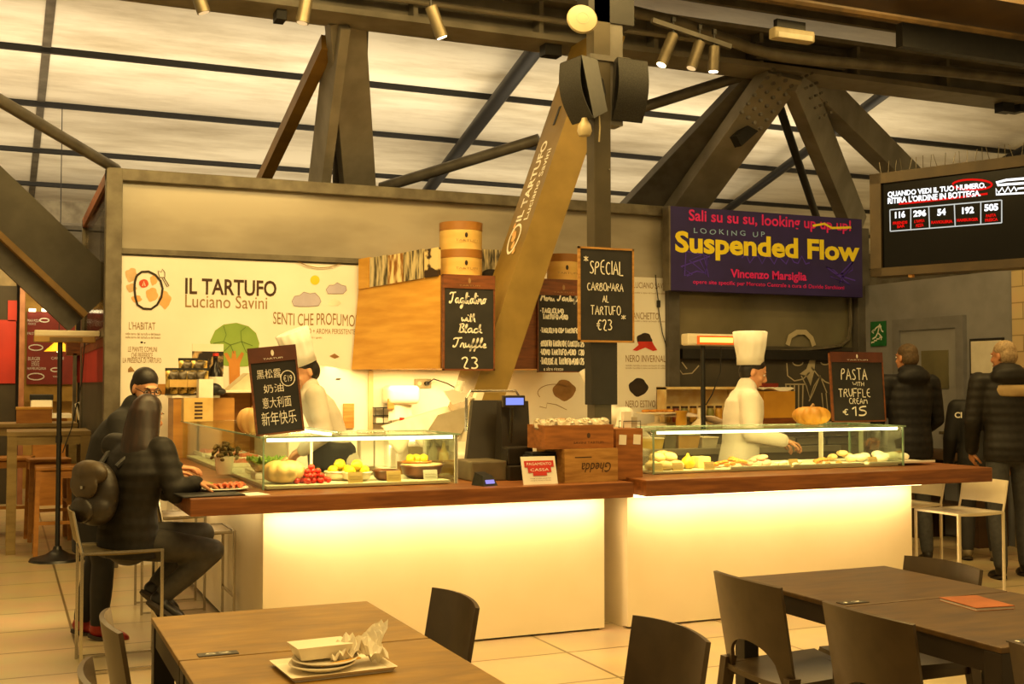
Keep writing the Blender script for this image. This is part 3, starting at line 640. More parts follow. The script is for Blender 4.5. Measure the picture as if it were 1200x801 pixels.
def speaker(label, px, Y, rz, tilt):
    p = aty(px[0], px[1], Y); t = thing('loudspeaker', label, 'loudspeaker', p); t.rotation_euler = (tilt, 0, rz)
    mb = MB(); pts = []
    prof = [(-.13, .0), (.13, .0), (.16, .24), (-.16, .24)]   # plan outline (x,y) with front at y=0
    def f(z, k): return [Vector((x*k, y if y > 0 else -.03*math.cos(z/.24*1.2), z)) for x, y in prof]
    b4 = [Vector((-.125, 0, -.22)), Vector((.125, 0, -.22)), Vector((.08, .17, -.18)), Vector((-.08, .17, -.18))]; t4 = [Vector((-.125, 0, .22)), Vector((.125, 0, .22)), Vector((.08, .17, .18)), Vector((-.08, .17, .18))]
    mb.hexa(b4, t4); mb.build('cabinet', m_blackp, t)
    g = MB(); g.grid(lambda u, v: Vector((-.123+.246*u, -.006-.05*math.sin(math.pi*v), -.215+.43*v)), 6, 10, .006); g.build('grille', M('speaker_grille', '#26241f', '#131210', rough=.7, scale=120, kind='voronoi'), t, True)
    k = MB(); k.tube([(0, .17, .12), (0, .24, .05), (0, .24, -.05), (0, .17, -.12)], .012, 8); k.build('bracket', m_black, t)
    return t
speaker('curved black loudspeaker on left side of the post above the leaning column', (676, 106), YP-.04, R(-80), R(14))
speaker('wider black loudspeaker on right side of the post under the track spotlights', (738, 106), YP-.04, R(2), R(10))
p = aty(682, 23, YP-.15); t = thing('wireless_access_point', 'round white ceiling disc mounted beside top of the black post', 'access point', p, R(-15))
mx = Matrix.Rotation(R(80), 4, 'X')
MB().lathe([(.03, -.02), (.09, -.018), (.105, -.005), (.108, .006), (.1, .018), (.04, .024), (0, .025)], 32, (0, 0, 0), mx).build('shell', M('cream_plastic', '#94896c', '#897e62', rough=.4, scale=4), t, True)
b = MB(); b.tube([mx @ Vector((.042*math.cos(2*math.pi*k/24), .042*math.sin(2*math.pi*k/24), .024)) for k in range(24)], .0015, 5, True); b.build('ring', M('ring_grey', '#8d8676', rough=.5), t)
b = MB(); b.cyl((.0, .03, 0), (.05, .2, 0), .02); b.build('bracket', m_black, t)
p = aty(685, 150, YP-.08); t = thing('horn_lamp', 'small pale round lamp under the loudspeakers on black post', 'lamp', p)
MB().lathe([(.02, -.06), (.04, -.055), (.052, -.02), (.045, .02), (.025, .05), (.02, .07)], 20).build('bulb_housing', M('pale_lamp', '#a89a78', '#988a68', rough=.4), t, True); MB().cyl((.0, 0, .05), (.1, .1, .12), .01).build('arm', m_black, t)
b = MB(); b.tube([aty(x, y, YP-.1) for x, y in ((696, 128), (702, 134), (703, 150), (702, 166))], .006, 6); tag(b.build('speaker_lead', MATS['pale_lamp']), 'short pale lead dangling below the loudspeakers', 'cable')
# track spotlights
def spot(label, a, c, Y, lit, tgt, power=0):
    p0, p1 = aty(a[0], a[1], Y), aty(c[0], c[1], Y); t = thing('track_spotlight', label, 'spotlight', p0, 0, 'track spotlights under the roof beams')
    v = p1-p0; r = .048
    mb = MB(); mb.cyl((0, 0, 0), v, r, None, 20, True); mb.build('lamp_body', M('satin_aluminium', '#746a55', '#635a47', rough=.4, metal=.5, scale=6), t, True)
    n = v.normalized()
    MB().cyl(v*.985, v*1.01, r*.82, None, 20).build('lens', EM('spot_lens', '#ffd9a0', 14.0) if lit else EM('spot_lens_dim', '#e9c184', 1.2), t)
    s = MB(); s.cyl((0, .0, .12), (0, 0, .0), .01); s.box((0, 0, .13), (.03, .03, .04)); s.build('stem', m_black, t)
    if power: light('spot_beam', 'SPOT', p1+n*.03, power, WARM, tgt, spot=70, blend=.8, rad=.04)
    return t
YS = 8.35
spot('leftmost of the track spotlights, cut by the top edge of the picture', (228, -18), (239, 15), YS, False, None)
spot('second track spotlight from the left, hanging by the slanting ochre brace', (361, -12), (354, 27), YS, False, None)
spot('track spotlight hanging midway along the girder, tilted to the right', (505, 8), (518, 44), YS, True, (3, 9, 1), 120)
spot('left one of the three spotlights right of the post, tilted left', (789, 41), (775, 76), YS, True, (4.2, 7.4, 1), 140)
spot('middle one of the three spotlights right of the post', (820, 50), (810, 80), YS, False, None)
spot('glowing spotlight, right one of the three beside the curved pipe', (837, 55), (836, 84), YS, True, (5.2, 7.2, 1.0), 160)
b = MB(); b.beam(aty(764, 24, YS), aty(856, 55, YS), .04, .04); tag(b.build('light_track', m_steel), 'short lighting track carrying three spotlights right of the post', 'light track')
b = MB(); b.bx(aty(225, -18, YS).x-.6, aty(505, 8, YS).x+.3, YS-.02, YS+.02, aty(505, 8, YS).z+.12, aty(505, 8, YS).z+.17); tag(b.build('light_track', m_steel), 'long lighting track along the girder on the left', 'light track')
em = thing('emergency_lamp', 'pale long emergency lamp strapped on top of the girder above the strut joint', 'lamp', aty(928, 42, 8.2), 0)
MB().box((0, 0, 0), (.42, .1, .1), None, .02).build('housing', M('cream_housing', '#bcae8c', '#ab9d7c', rough=.4), em); MB().box((0, -.05, -.02), (.36, .015, .05), None, .005).build('diffuser', M('lamp_diffuser', '#d8ceb2', rough=.25), em)
MB().box((0, .03, .09), (.3, .05, .09)).build('strap', m_black, em)
# ================================================================== COUNTERS
ZT, ZW = .92, .83
ctr = thing('serving_counter', 'long white counter with brown wooden top, lit underneath, left of the gap', 'counter', (0, 0, 0))
b = MB(); b.prism([(0, 0)], 0, 0) if False else None
b = MB(); b.bx(.88, 3.44, 6.1, 7.05, ZW, ZT, .006); b.bx(.88, 1.95, 7.05, 9.5, ZW, ZT, .006); b.build('countertop', m_wood, ctr)
b = MB(); b.bx(1.31, 3.40, 6.40, 6.46, .012, ZW); b.build('front_panel', m_panel, ctr)
b = MB(); b.bx(1.31, 1.37, 6.46, 9.48, .03, ZW); b.build('side_panel', m_panel, ctr)
b = MB(); b.bx(1.33, 3.38, 6.43, 6.9, 0, .03); b.bx(1.33, 1.9, 6.9, 9.48, 0, .03); b.build('plinth', m_black, ctr)
b = MB(); b.bx(1.28, 3.40, 6.30, 6.325, ZW-.02, ZW); b.build('led_strip', m_led, ctr)
b = MB(); b.bx(1.20, 1.225, 6.46, 9.48, ZW-.02, ZW); b.build('led_strip', m_led, ctr)
ct2 = thing('serving_counter', 'white lit counter with wooden top on the right, carrying truffle pasta board', 'counter', (0, 0, 0))
b = MB(); b.bx(3.50, 6.22, 6.06, 7.05, ZW+.005, ZT+.012, .006); b.build('countertop', m_wood, ct2)
b = MB(); b.bx(3.54, 5.78, 6.36, 6.42, .012, ZW); b.build('front_panel', m_panel, ct2)
MB().bx(3.54, 3.60, 6.42, 7.0, .0, ZW).build('side_panel', m_panel, ct2); MB().bx(5.72, 5.78, 6.42, 7.0, .0, ZW).build('side_panel', m_panel, ct2)
b = MB(); b.bx(3.56, 5.76, 6.40, 6.9, 0, .03); b.build('plinth', m_black, ct2)
b = MB(); b.bx(3.54, 5.78, 6.26, 6.285, ZW-.018, ZW+.004); b.build('led_strip', m_led, ct2)
light('counter_led', 'AREA', (2.34, 6.30, ZW-.03), 12, LEDC, (2.34, 6.42, .2), 2.05, .03)
light('counter_led', 'AREA', (4.66, 6.26, ZW-.03), 12, LEDC, (4.66, 6.38, .2), 2.2, .03)
light('counter_led', 'AREA', (1.21, 8.1, ZW-.03), 8, LEDC, (1.33, 8.1, .2), .03, 3.2)
# inner work counters
ZI = .98
isl = thing('island_worktop', 'low steel worktop behind the right hand chef with food tubs', 'worktop', (0, 0, 0))
MB().bx(4.35, 6.6, 8.1, 8.65, ZI-.05, ZI, .004).build('worktop', M('satin_steel', '#a89f8a', '#958c78', rough=.35, metal=.6, scale=3), isl); MB().bx(4.4, 6.55, 8.14, 8.62, 0, ZI-.05).build('cabinet_body', M('worktop_body', '#6d6249', '#5d533c', rough=.5, scale=3), isl)
bk = thing('back_counter', 'pale counter along the back wall carrying cake stands and boxes', 'counter', (0, 0, 0))
MB().bx(4.9, 8.1, 9.45, 10.05, 1.06, 1.11, .004).build('worktop', M('pale_worktop', '#e5dcc4', '#d9cfb5', rough=.4), bk); MB().bx(4.95, 8.05, 9.5, 10.02, 0, 1.06).build('cabinet_body', M('worktop_body', '#6d6249'), bk)
pr = thing('prep_counter', 'white preparation counter under the wooden hood', 'counter', (0, 0, 0))
MB().bx(2.5, 4.3, 7.75, 8.6, .86, .9, .004).build('worktop', MATS['pale_worktop'], pr); MB().bx(2.54, 3.45, 7.8, 8.55, 0, .86).build('cabinet_body', m_white, pr)
MB().bx(2.5, 2.95, 7.66, 7.74, .72, .97, .004).build('side_board', m_crate, pr)
# ================================================================== GLASS CASES
def edge(mb, p, q, r=.006): mb.beam(p, q, r*2, r*2, (0, 1, 0) if abs((Vector(q)-Vector(p)).normalized().y) < .9 else (0, 0, 1))
ZG, H = ZT+.006, 1.215
gc = thing('glass_display_case', 'angled glass case with white pumpkin at the left end of the counter', 'display case', (0, 0, 0))
MB().bx(1.305, 2.43, 6.385, 6.393, ZG, H-.01).build('front_pane', m_glass, gc)
MB().bx(1.30, 1.308, 6.39, 9.46, ZG, H-.01).build('side_pane', m_glass, gc)
MB().bx(2.425, 2.433, 6.39, 6.95, ZG, H-.01).build('end_pane', m_glass, gc)
b = MB(); b.bx(1.29, 2.44, 6.375, 6.97, H-.01, H); b.bx(1.29, 1.88, 6.97, 9.48, H-.01, H); b.build('top_pane', m_glass, gc)
b = MB(); zt = H-.005
for p, q in (((1.29, 6.375, zt), (2.44, 6.375, zt)), ((1.29, 6.375, zt), (1.29, 9.48, zt)), ((2.44, 6.375, zt), (2.44, 6.97, zt)), ((1.88, 6.97, zt), (2.44, 6.97, zt)), ((1.88, 6.97, zt), (1.88, 9.48, zt)), ((1.305, 6.388, ZG), (1.305, 6.388, H))): edge(b, p, q, .0045)
b.build('glass_edges', m_gedge, gc)
b = MB(); b.bx(2.415, 2.433, 6.385, 6.40, ZG, H-.01); b.bx(1.62, 1.634, 6.62, 6.634, ZG, H-.01); b.bx(2.415, 2.433, 6.93, 6.95, ZG, H-.01); b.build('corner_post', M('white_post', '#f2ead6', rough=.4), gc)
b = MB(); b.bx(1.33, 2.41, 6.41, 6.425, H-.03, H-.012); b.build('led_strip', m_led2, gc)
b = MB(); b.bx(1.83, 1.845, 7.0, 9.44, H-.03, H-.012); b.build('led_strip', m_led2, gc)
b = MB(); b.bx(1.86, 1.875, 8.3, 9.46, ZG, H-.02); b.build('back_panel', M('case_back', '#ece0c4', '#e2d5b6', rough=.5, scale=3), gc)
b = MB(); b.bx(1.33, 2.40, 6.42, 6.93, ZG, ZG+.018, .003); b.bx(1.33, 1.85, 6.93, 9.46, ZG, ZG+.018, .003); b.build('case_floor', MATS['pale_worktop'], gc)
gd = thing('glass_display_case', 'long glass case of pastries on the right counter with a pumpkin on top', 'display case', (0, 0, 0))
ZR = ZT+.016; xa, xb = 3.74, 5.74
MB().bx(xa, xb, 6.385, 6.393, ZR, H-.01).build('front_pane', m_glass, gd); MB().bx(xb-.008, xb, 6.39, 6.95, ZR, H-.01).build('end_pane', m_glass, gd); MB().bx(xa, xa+.008, 6.39, 6.95, ZR, H-.01).build('end_pane', m_glass, gd)
MB().bx(xa-.02, xb+.01, 6.375, 6.99, H-.01, H).build('top_pane', m_glass, gd)
b = MB()
for p, q in (((xa-.02, 6.375, zt), (xb+.01, 6.375, zt)), ((xa-.02, 6.99, zt), (xb+.01, 6.99, zt)), ((xb+.006, 6.375, zt), (xb+.006, 6.99, zt)), ((xb-.003, 6.388, ZR), (xb-.003, 6.388, H)), ((xa+.003, 6.388, ZR), (xa+.003, 6.388, H)), ((xb-.003, 6.95, ZR), (xb-.003, 6.95, H))): edge(b, p, q, .005)
b.build('glass_edges', m_gedge, gd)
b = MB(); 
for px in (961, 1008): x = aty(px, 520, 6.93).x; b.bx(x-.005, x+.005, 6.9, 6.94, ZR, H-.012)
b.build('divider', M('white_post', '#f2ead6'), gd)
b = MB(); b.bx(xa+.05, xb-.03, 6.41, 6.425, H-.03, H-.012); b.build('led_strip', m_led2, gd)
b = MB(); b.bx(xa+.02, xb-.02, 6.42, 6.93, ZR, ZR+.015, .003); b.build('case_floor', MATS['pale_worktop'], gd)
light('case_light', 'AREA', (1.9, 6.44, H-.035), 7, WARM, (1.9, 6.72, ZT), 1.0, .03)
light('case_light', 'AREA', (1.82, 8.4, H-.035), 9, WARM, (1.5, 8.4, ZT), .03, 2.8)
light('case_light', 'AREA', (4.75, 6.44, H-.035), 11, WARM, (4.75, 6.72, ZT), 1.9, .03)
# ================================================================== HOOD
hb_l = aty(513.5, 431.5, 9.25); ht_l = aty(519.8, 322, 9.25); hb_f = aty(412, 431.5, 10.15); ht_f = aty(421, 339, 10.15)
zb_, zt_ = hb_l.z, ht_l.z; xr = aty(693, 400, 9.25).x
hood = thing('wooden_hood', 'large hanging plywood hood over the kitchen, left of the black post', 'hood', (hb_l.x, 9.25, zb_)); O = Vector((hb_l.x, 9.25, zb_))
P = [Vector((hb_l.x, 9.25, zb_)), Vector((xr, 9.25, zb_)), Vector((xr, 10.15, zb_)), Vector((hb_f.x, 10.15, zb_)), Vector((ht_l.x, 9.25, zt_)), Vector((xr, 9.25, zt_)), Vector((xr, 10.15, zt_)), Vector((ht_f.x, 10.15, zt_))]
P = [p-O for p in P]
b = MB(); b.hexa(P[:4], P[4:]); b.build('hood_body', m_ply, hood)
b = MB(); w = P[1].x; b.bx(.02, w-.01, -.03, -.001, 0, zt_-zb_); b.build('front_board', m_brownw, hood)
light('hood_lamp', 'AREA', (3.5, 9.7, zb_-.03), 30, WARM, (3.5, 9.75, 0), 1.0, .5)
light('hood_lamp', 'AREA', (2.6, 9.7, zb_+.0), 8, WARM, (2.4, 9.8, 0), 1.0, .4)
struct(MB().bx(3.2, 3.9, YB-.012, YB-.002, 1.0, 1.6), 'trim_60', m_white) if False else None
# photo panels lying along the hood top, left edge
ua = (ht_f-ht_l); 
def hoodtop(t): return ht_l + ua*t
def panel(name, t0, t1, h, mat, label, dx=0, cat='picture'):
    a, c = hoodtop(t0), hoodtop(t1); zlo = max(a.z, c.z)+.0
    mb = MB(); v = (c-a); v.z = 0; n = Vector((v.y, -v.x, 0)).normalized()*.02
    mb.hexa([a-n, c-n, c+n, a+n], [a-n+Vector((0, 0, h)), c-n+Vector((0, 0, h)), c+n+Vector((0, 0, h)), a+n+Vector((0, 0, h))]); 
    o = mb.build(name, mat); tag(o, label, cat); return o
m_photo = M('forest_photo', '#d8c8a0', '#4d452f', rough=.5, scale=7, stretch=(4, 4, .6), lo=.4, hi=.6)
m_photo2 = M('bottle_photo', '#f0d9a0', '#8a5a20', rough=.5, scale=6, stretch=(5, 5, 1), lo=.4, hi=.6)
zl = .24
panel('plain_board', .86, .99, .27, m_ply, 'plain plywood board standing at the far end of the hood top', cat='board')
panel('photo_panel', .64, .85, .26, m_photo, 'black and white forest photo panel next to the plain board on the hood')
panel('photo_panel', .45, .63, .25, m_photo2, 'warm toned photo panel between two forest panels on the hood')
panel('photo_panel', .22, .44, .25, M('forest_photo_dark', '#c9b88c', '#3a3323', rough=.5, scale=9, stretch=(5, 5, .6), lo=.4, hi=.6), 'forest photo panel nearest the stacked round boxes on the hood')
panel('photo_panel', .05, .2, .24, M('truffle_photo', '#d6c08a', '#332213', rough=.5, scale=5, lo=.45, hi=.5), 'small truffle photo card half behind the round boxes')
p = aty(592, 300, 9.9); b = MB(); b.box((0, 0, .15), (.25, .03, .34)); solo(b, 'photo_panel', MATS['forest_photo_dark'], 'dark striped photo panel on the hood between round boxes and leaning column', 'picture', (p.x-.12, 9.95, zt_))
# round wooden boxes
def roundbox(label, x, y, z, r, h, lidrow):
    t = thing('round_wooden_box', label, 'box', (x, y, z), 0, 'round wooden boxes on top of the hood')
    MB().cyl((0, 0, 0), (0, 0, h-.005), r, None, 32).build('box_body', M('pale_boxwood', '#e0bd70', '#d4ae5e', rough=.5, scale=2, stretch=(1, 1, 6)), t, True)
    MB().cyl((0, 0, h-.07), (0, 0, h), r*1.02, None, 32).build('lid', M('lid_wood', '#a8742f', '#946224', rough=.5, scale=3), t, True)
    mb = MB(); mb.ell((-.02, -r-.001, h*.5), (.014, .004, .022)); mb.build('mark', m_dark, t)
    tx('TARTUFI', -.02, h*.3, .2, .018, m_ink2, t, y=-r*.99-.006)
    return t
c1 = aty(540, 300, 9.5); rb = .185; hh = (aty(540, 260, 9.4).z-zt_)/2
roundbox('lower one of two stacked round wooden boxes above the tagliolino board', c1.x, 9.5, zt_, rb, hh, 0)
roundbox('upper one of two stacked round wooden boxes above the tagliolino board', c1.x, 9.5, zt_+hh, rb, hh, 1)
c2 = aty(659, 310, 9.55); roundbox('round wooden box behind top of the special carbonara board', c2.x, 9.55, zt_, .14, aty(659, 297, 9.45).z-zt_, 0)
b = MB(); b.ell((0, 0, .06), (.1, .06, .06)); b.ell((.08, 0, .04), (.06, .05, .04)); p = aty(578, 316, 9.7); solo(b, 'dark_basket', M('dark_truffle', '#2b2118', '#1a130c', rough=.8, scale=20, bump=.6), 'dark lumpy truffle ornament on the hood right of round boxes', 'ornament', (p.x, 9.75, zt_))
# ================================================================== CHALK BOARDS
def board(label, box, Y, header=0.0, frame=m_brownw, frame_w=.012, lines=(), group=None, tilt=0.0, name='chalkboard', mark=True, rotz=0.0, depth=.018, header_mat=None, stand=False):
    cx, cz, w, h = pxr(*box, Y); t = thing(name, label, 'chalkboard', (cx, Y, cz-h/2), rotz, group)
    if tilt: t.rotation_euler = (tilt, 0, rotz)
    MB().bx(-w/2+.004, w/2-.004, 0, depth*.8, .004, h-.004).build('slate', m_chalk, t)
    f = MB(); f.bx(-w/2, -w/2+frame_w, -.004, depth, 0, h); f.bx(w/2-frame_w, w/2, -.004, depth, 0, h); f.bx(-w/2, w/2, -.004, depth, 0, frame_w); f.bx(-w/2, w/2, -.004, depth, h-frame_w, h); f.build('frame', frame, t)
    if header: 
        MB().bx(-w/2+.002, w/2-.002, -.006, depth*.9, h-header, h).build('header', header_mat or m_brownw, t)
        if mark:
            mb = MB(); disc(mb, (0, -.008, h-header*.42), header*.10, header*.2, 16); mb.build('emblem', m_ink2 if header_mat is None else m_chalkw, t)
            tx('TARTUFI', 0, h-header*.78, w*.4, header*.1, m_ink2 if header_mat is None else m_chalkw, t, y=-.008)
    for ln in lines:
        s, bx_ = ln[0], ln[1]; k = ln[2] if len(ln) > 2 else {}
        lx, lz, lw, lh = pxr(*bx_, Y)
        if k.get('hand'): hw(s, lx-cx, lz-(cz-h/2), lw, lh, m_chalkw, t, y=-.003, **{a: v for a, v in k.items() if a != 'hand'}); continue
        tx(s, lx-cx, lz-(cz-h/2), lw, lh, m_chalkw, t, y=-.003, **k)
    if stand:
        b = MB(); b.beam((0, depth, h*.85), (0, .16, .02), .05, .01, (0, 1, 0)); b.build('stand_strut', m_brownw, t)
    return t, (cx, cz-h/2, w, h)
sc = dict(hand=1, cursive=True, r=.0055, slant=.15); hd_ = dict(hand=1, r=.004)
board('chalkboard offering tagliolino with black truffle for 23, left of the leaning column', (519, 322, 580, 434), 8.70, .11, m_brownw, .014,
      [('Tagliolino', (526, 342, 570, 362), sc), ('with', (541, 367, 557, 377), sc), ('Black', (537, 379, 565, 390), sc), ('Truffle', (530, 395, 570, 412), sc), ('23', (541, 418, 560, 432), dict(hand=1, r=.006))], tilt=0)
board('long menu chalkboard half hidden behind the special board', (630, 330, 690, 436), 9.19, .12, m_brownw, .008,
      [('Menu Tartufo', (633, 344, 680, 356), dict(hand=1, cursive=True, r=.007, slant=.1)), ('-TAGLIOLINO', (633, 361, 660, 367), dict(hand=1, r=.0055)), ('TARTUFO NERO', (636, 368, 665, 374), dict(hand=1, r=.0055)), ('-TAGLIOLINO CON TARTUFO', (633, 384, 677, 390), dict(hand=1, r=.005)), ('-RISOTTO TARTUFO E CARCIOFI €25', (633, 399, 684, 406), dict(hand=1, r=.005)), ('-UOVO TARTUFO NERO  €20', (633, 409, 684, 416), dict(hand=1, r=.005)), ('-TAGLIERE AL TARTUFO NERO €25', (633, 419, 684, 427), dict(hand=1, r=.005)), ('e altre ricette', (637, 430, 660, 434), {})])
board('special carbonara chalkboard in light wooden frame on the black post', (678, 290, 743, 401), YP-.03, 0, m_crate, .014,
      [('SPECIAL', (691, 305, 730, 322), hd_), ('CARBONARA', (688, 331, 730, 341), dict(hand=1, r=.003)), ('AL', (706, 346, 713, 354), dict(hand=1, r=.003)), ('TARTUFO', (692, 358, 727, 369), dict(hand=1, r=.003)), ('€23', (699, 374, 717, 387), hd_), ('*', (684, 300, 689, 306), dict(hand=1, r=.003)), ('*', (728, 369, 733, 374), dict(hand=1, r=.003))])
board('truffle pasta chalkboard for 15 euro standing on the right glass case', (976, 412, 1038, 494), 6.86, .075, m_brownw, .01,
      [('PASTA', (988, 431, 1018, 445), hd_), ('WITH', (1001, 447, 1014, 452), dict(hand=1, r=.0025)), ('TRUFFLE', (984, 455, 1021, 465), dict(hand=1, r=.0035)), ('CREAM', (996, 466, 1017, 473), dict(hand=1, r=.003)), ('15', (999, 476, 1016, 487), dict(hand=1, r=.0055)), ('€', (988, 479, 994, 486), dict(hand=1, r=.0035))], stand=True, tilt=R(-4), header_mat=M('header_red', '#5b2a14', '#4a200e', rough=.5))
cbx = (301, 405, 357, 508)
t, (cx, cz, w, h) = board('tilted chalkboard with chinese chalk writing standing on the left glass case', cbx, 6.46, .085, m_brownw, .01,
      [('黑松露', (309, 431, 337, 442), {}), ('奶油', (315, 449, 338, 459), {}), ('意大利面', (312, 464, 345, 477), {}), ('新年快乐', (309, 481, 349, 497), {}), ('€19', (339, 440, 349, 448), {})], stand=True, tilt=R(-3), header_mat=MATS['header_red'])
t.rotation_euler = (R(-3), R(-6), R(-6))
mb = MB(); lx, lz, lw, lh = pxr(336, 435, 352, 453, 6.46); stroke(mb, [(lx-cx+lw/2*math.cos(2*math.pi*k/20), -.003, lz-cz+lh/2*math.sin(2*math.pi*k/20)) for k in range(21)], .0025); mb.build('lettering', m_chalkw, t)
# ================================================================== HANGING SIGNS
YG = 10.0
a0, a1 = aty(785, 241, YG), aty(1011, 347, YG)
sg = thing('hanging_banner', 'dark purple banner with big yellow and pink lettering above the right bay', 'sign', ((a0.x+a1.x)/2, YG, 2.43)); w = a1.x-a0.x; OX, OZ = (a0.x+a1.x)/2, 2.43; h = a0.z-2.43
MB().bx(-w/2, w/2, 0, .1, 0, h, .004).build('banner_panel', M('purple_banner', '#2e1f66', '#261856', rough=.55, scale=3), sg)
MB().bx(-w/2-.02, -w/2+.0, -.01, .11, 0, h).build('banner_edge', m_frame, sg)
m_yel = M('yellow_lettering', '#f5e02c', '#efd820', rough=.5, scale=4); m_pink = M('pink_lettering', '#e31f80', '#d01a72', rough=.5, scale=4)
def bt(s, box, mat, **k): cx, cz, ww, hh_ = pxr(*box, YG); tx(s, cx-OX, cz-OZ, ww, hh_, mat, sg, y=-.003, **k)
bt('Suspended Flow', (791, 276.5, 1007, 308), m_yel, bold=.035)
bt('Sali su su su, looking up up up!', (807, 251.5, 997, 268.5), m_pink, bold=.02)
bt('Vincenzo Marsiglia', (856, 317, 945, 330), m_pink, bold=.03)
bt('opere site specific per Mercato Centrale a cura di Davide Sarchioni', (812, 331, 989, 337), m_pink, bold=.01)
bt('LOOKING UP', (813, 269.5, 896, 275.5), M('blue_scribble', '#9cc4f0', '#8bb4e0', rough=.6), spacing=1.5, jit=.1)
mb = MB(); c_ = pxr(952, 262, 997, 270, YG); stroke(mb, [(c_[0]-OX-c_[2]/2, -.006, c_[1]-OZ), (c_[0]-OX-.1, -.006, c_[1]-OZ+.03), (c_[0]-OX, -.006, c_[1]-OZ-.01), (c_[0]-OX+c_[2]/2, -.006, c_[1]-OZ+.01)], .012); mb.build('lettering', m_yel, sg)
mb = MB(); rr = random.Random(4)
for (x0_, n) in ((-.95, 14), (-.35, 18), (.85, 14)):
    pts = [(x0_ + rr.uniform(-.15, .25) if n == 14 else x0_+k*.05, -.002, .12+rr.uniform(0, .3) if n == 14 else .36+.05*math.sin(k*2.2)) for k in range(n)]; stroke(mb, pts, .007)
mb.build('scribble', M('violet_scribble', '#5236c0', '#462ca8', rough=.6), sg)
# number screen on the right
d0 = 8.6
A0 = atd(1021, 205, d0); B0 = atd(1023, 325, d0)
dirv = Vector((math.sin(YAW-R(47.5)), math.cos(YAW-R(47.5)), 0)) * -1     # towards the right of the picture
# find distance along dirv so that it passes px 1260
def hit(px):
    n = Vector((-dirv.y, dirv.x, 0)); r = ray(px, 400); return C0 + r*((A0-C0).dot(n)/r.dot(n))
E1 = hit(1275); Lw = (Vector((E1.x, E1.y, 0))-Vector((A0.x, A0.y, 0))).length; hs = A0.z-B0.z
ang = math.atan2(dirv.y, dirv.x)
scn = thing('number_screen', 'large hanging screen showing white order numbers over red captions', 'screen', (A0.x, A0.y, B0.z), ang)
MB().bx(0, Lw, .0, .16, 0, hs, .005).build('casing', M('screen_casing', '#3d3120', '#322818', rough=.5, scale=3), scn)
fb = MB(); fw_ = .085
fb.bx(0, fw_, -.03, .0, 0, hs); fb.bx(Lw-fw_, Lw, -.03, .0, 0, hs); fb.bx(0, Lw, -.03, .0, hs-.075, hs); fb.bx(0, Lw, -.03, .0, 0, .06); fb.build('bezel', M('bezel_brown', '#4a3c26', '#3d311e', rough=.45, metal=.2), scn)
MB().bx(fw_, Lw-fw_, -.006, -.001, .06, hs-.075).build('display', M('screen_black', '#090807', '#0c0b0a', rough=.2, spec=.25, scale=2), scn)
nrm2 = Vector((-dirv.y, dirv.x, 0))
def sp(px, py):
    r = ray(px, py); q = C0 + r*((A0-C0).dot(nrm2)/r.dot(nrm2)); v = q-Vector((A0.x, A0.y, B0.z)); return v.dot(dirv), v.z
m_scw = EM('screen_white', '#ffffff', 1.6); m_scr = EM('screen_red', '#e01810', 1.1); m_scd = EM('screen_darkred', '#b01410', .7)
def st(s, px0, py0, px1, py1, mat, hpx, **k):
    # px0,py0 = left centre of the line, px1,py1 = right centre
    a = sp(px0, py0); c = sp(px1, py1); hgt = hpx/F_PX*d0*.97
    tx(s, (a[0]+c[0])/2, (a[1]+c[1])/2, c[0]-a[0], hgt, mat, scn, y=-.010, rise=(c[1]-a[1])/(c[0]-a[0]), **k)
st('QUANDO VEDI IL TUO NUMERO.', 1041, 228.5, 1156, 217.5, m_scw, 7.5, bold=.035)
st('RITIRA L\'ORDINE IN BOTTEGA.', 1041, 235.5, 1150, 226, m_scw, 7.5, bold=.035)
for s, xa_, xb_, y in (('116', 1049.5, 1061.5, 251.5), ('296', 1071, 1086, 250), ('54', 1099, 1109, 248.5), ('192', 1128, 1142, 246.5), ('505', 1154, 1170.5, 243)): st(s, xa_, y+.6, xb_, y-.6, m_scw, 8, bold=.045)
for s, xa_, xb_, y in (('FRIENDS', 1047, 1064, 261), ('BAR', 1052, 1061, 265), ('IL TRAPPOLA', 1072, 1084, 259), ('PIZZA', 1074, 1083, 264), ('RAVIOLERIA', 1092, 1117, 260), ('HAMBURGER', 1122, 1147, 257.5), ('PASTA', 1156, 1168, 252.5), ('FRESCA', 1155, 1170, 257.5)): st(s, xa_, y+.7, xb_, y-.7, m_scr, 3.6, bold=.05)
mb = MB()
def spp(px, py): a = sp(px, py); return (a[0], -.010, a[1])
for ln in ([(1043.5, 246), (1174.5, 234.5)], [(1044, 271), (1174.5, 261)], [(1043.5, 246), (1044, 271)], [(1068, 244), (1068, 269)], [(1089, 242), (1090, 267)], [(1119, 239.5), (1120, 264.5)], [(1150, 236.5), (1150, 263)], [(1174.5, 234.5), (1174.5, 261)]): stroke(mb, [spp(*q) for q in ln], .004)
mb.build('table_lines', EM('screen_line', '#e8e8e0', .8), scn)
mb = MB(); stroke(mb, [spp(1119+(0), 221)]+[spp(1140+23*math.cos(a), 216.5-a*.0+6*math.sin(a)) for a in [R(180-15*k) for k in range(1, 25)]], .007); stroke(mb, [spp(1054, 239), (spp(1080, 236.5)), spp(1120, 232), spp(1158, 227)], .007); mb.build('red_marker', m_scr, scn)
mb = MB(); stroke(mb, [spp(x, y) for x, y in ((1204, 209), (1180, 211), (1168, 214), (1170, 217), (1182, 216), (1204, 214.5))], .008); stroke(mb, [spp(x, y) for x, y in ((1204, 226), (1168, 228), (1168, 221), (1171, 226), (1175, 220), (1178, 226), (1182, 219), (1185, 225), (1189, 219), (1192, 224), (1193, 221), (1204, 220))], .006); mb.build('fork_drawing', m_scw, scn)
sb = MB()
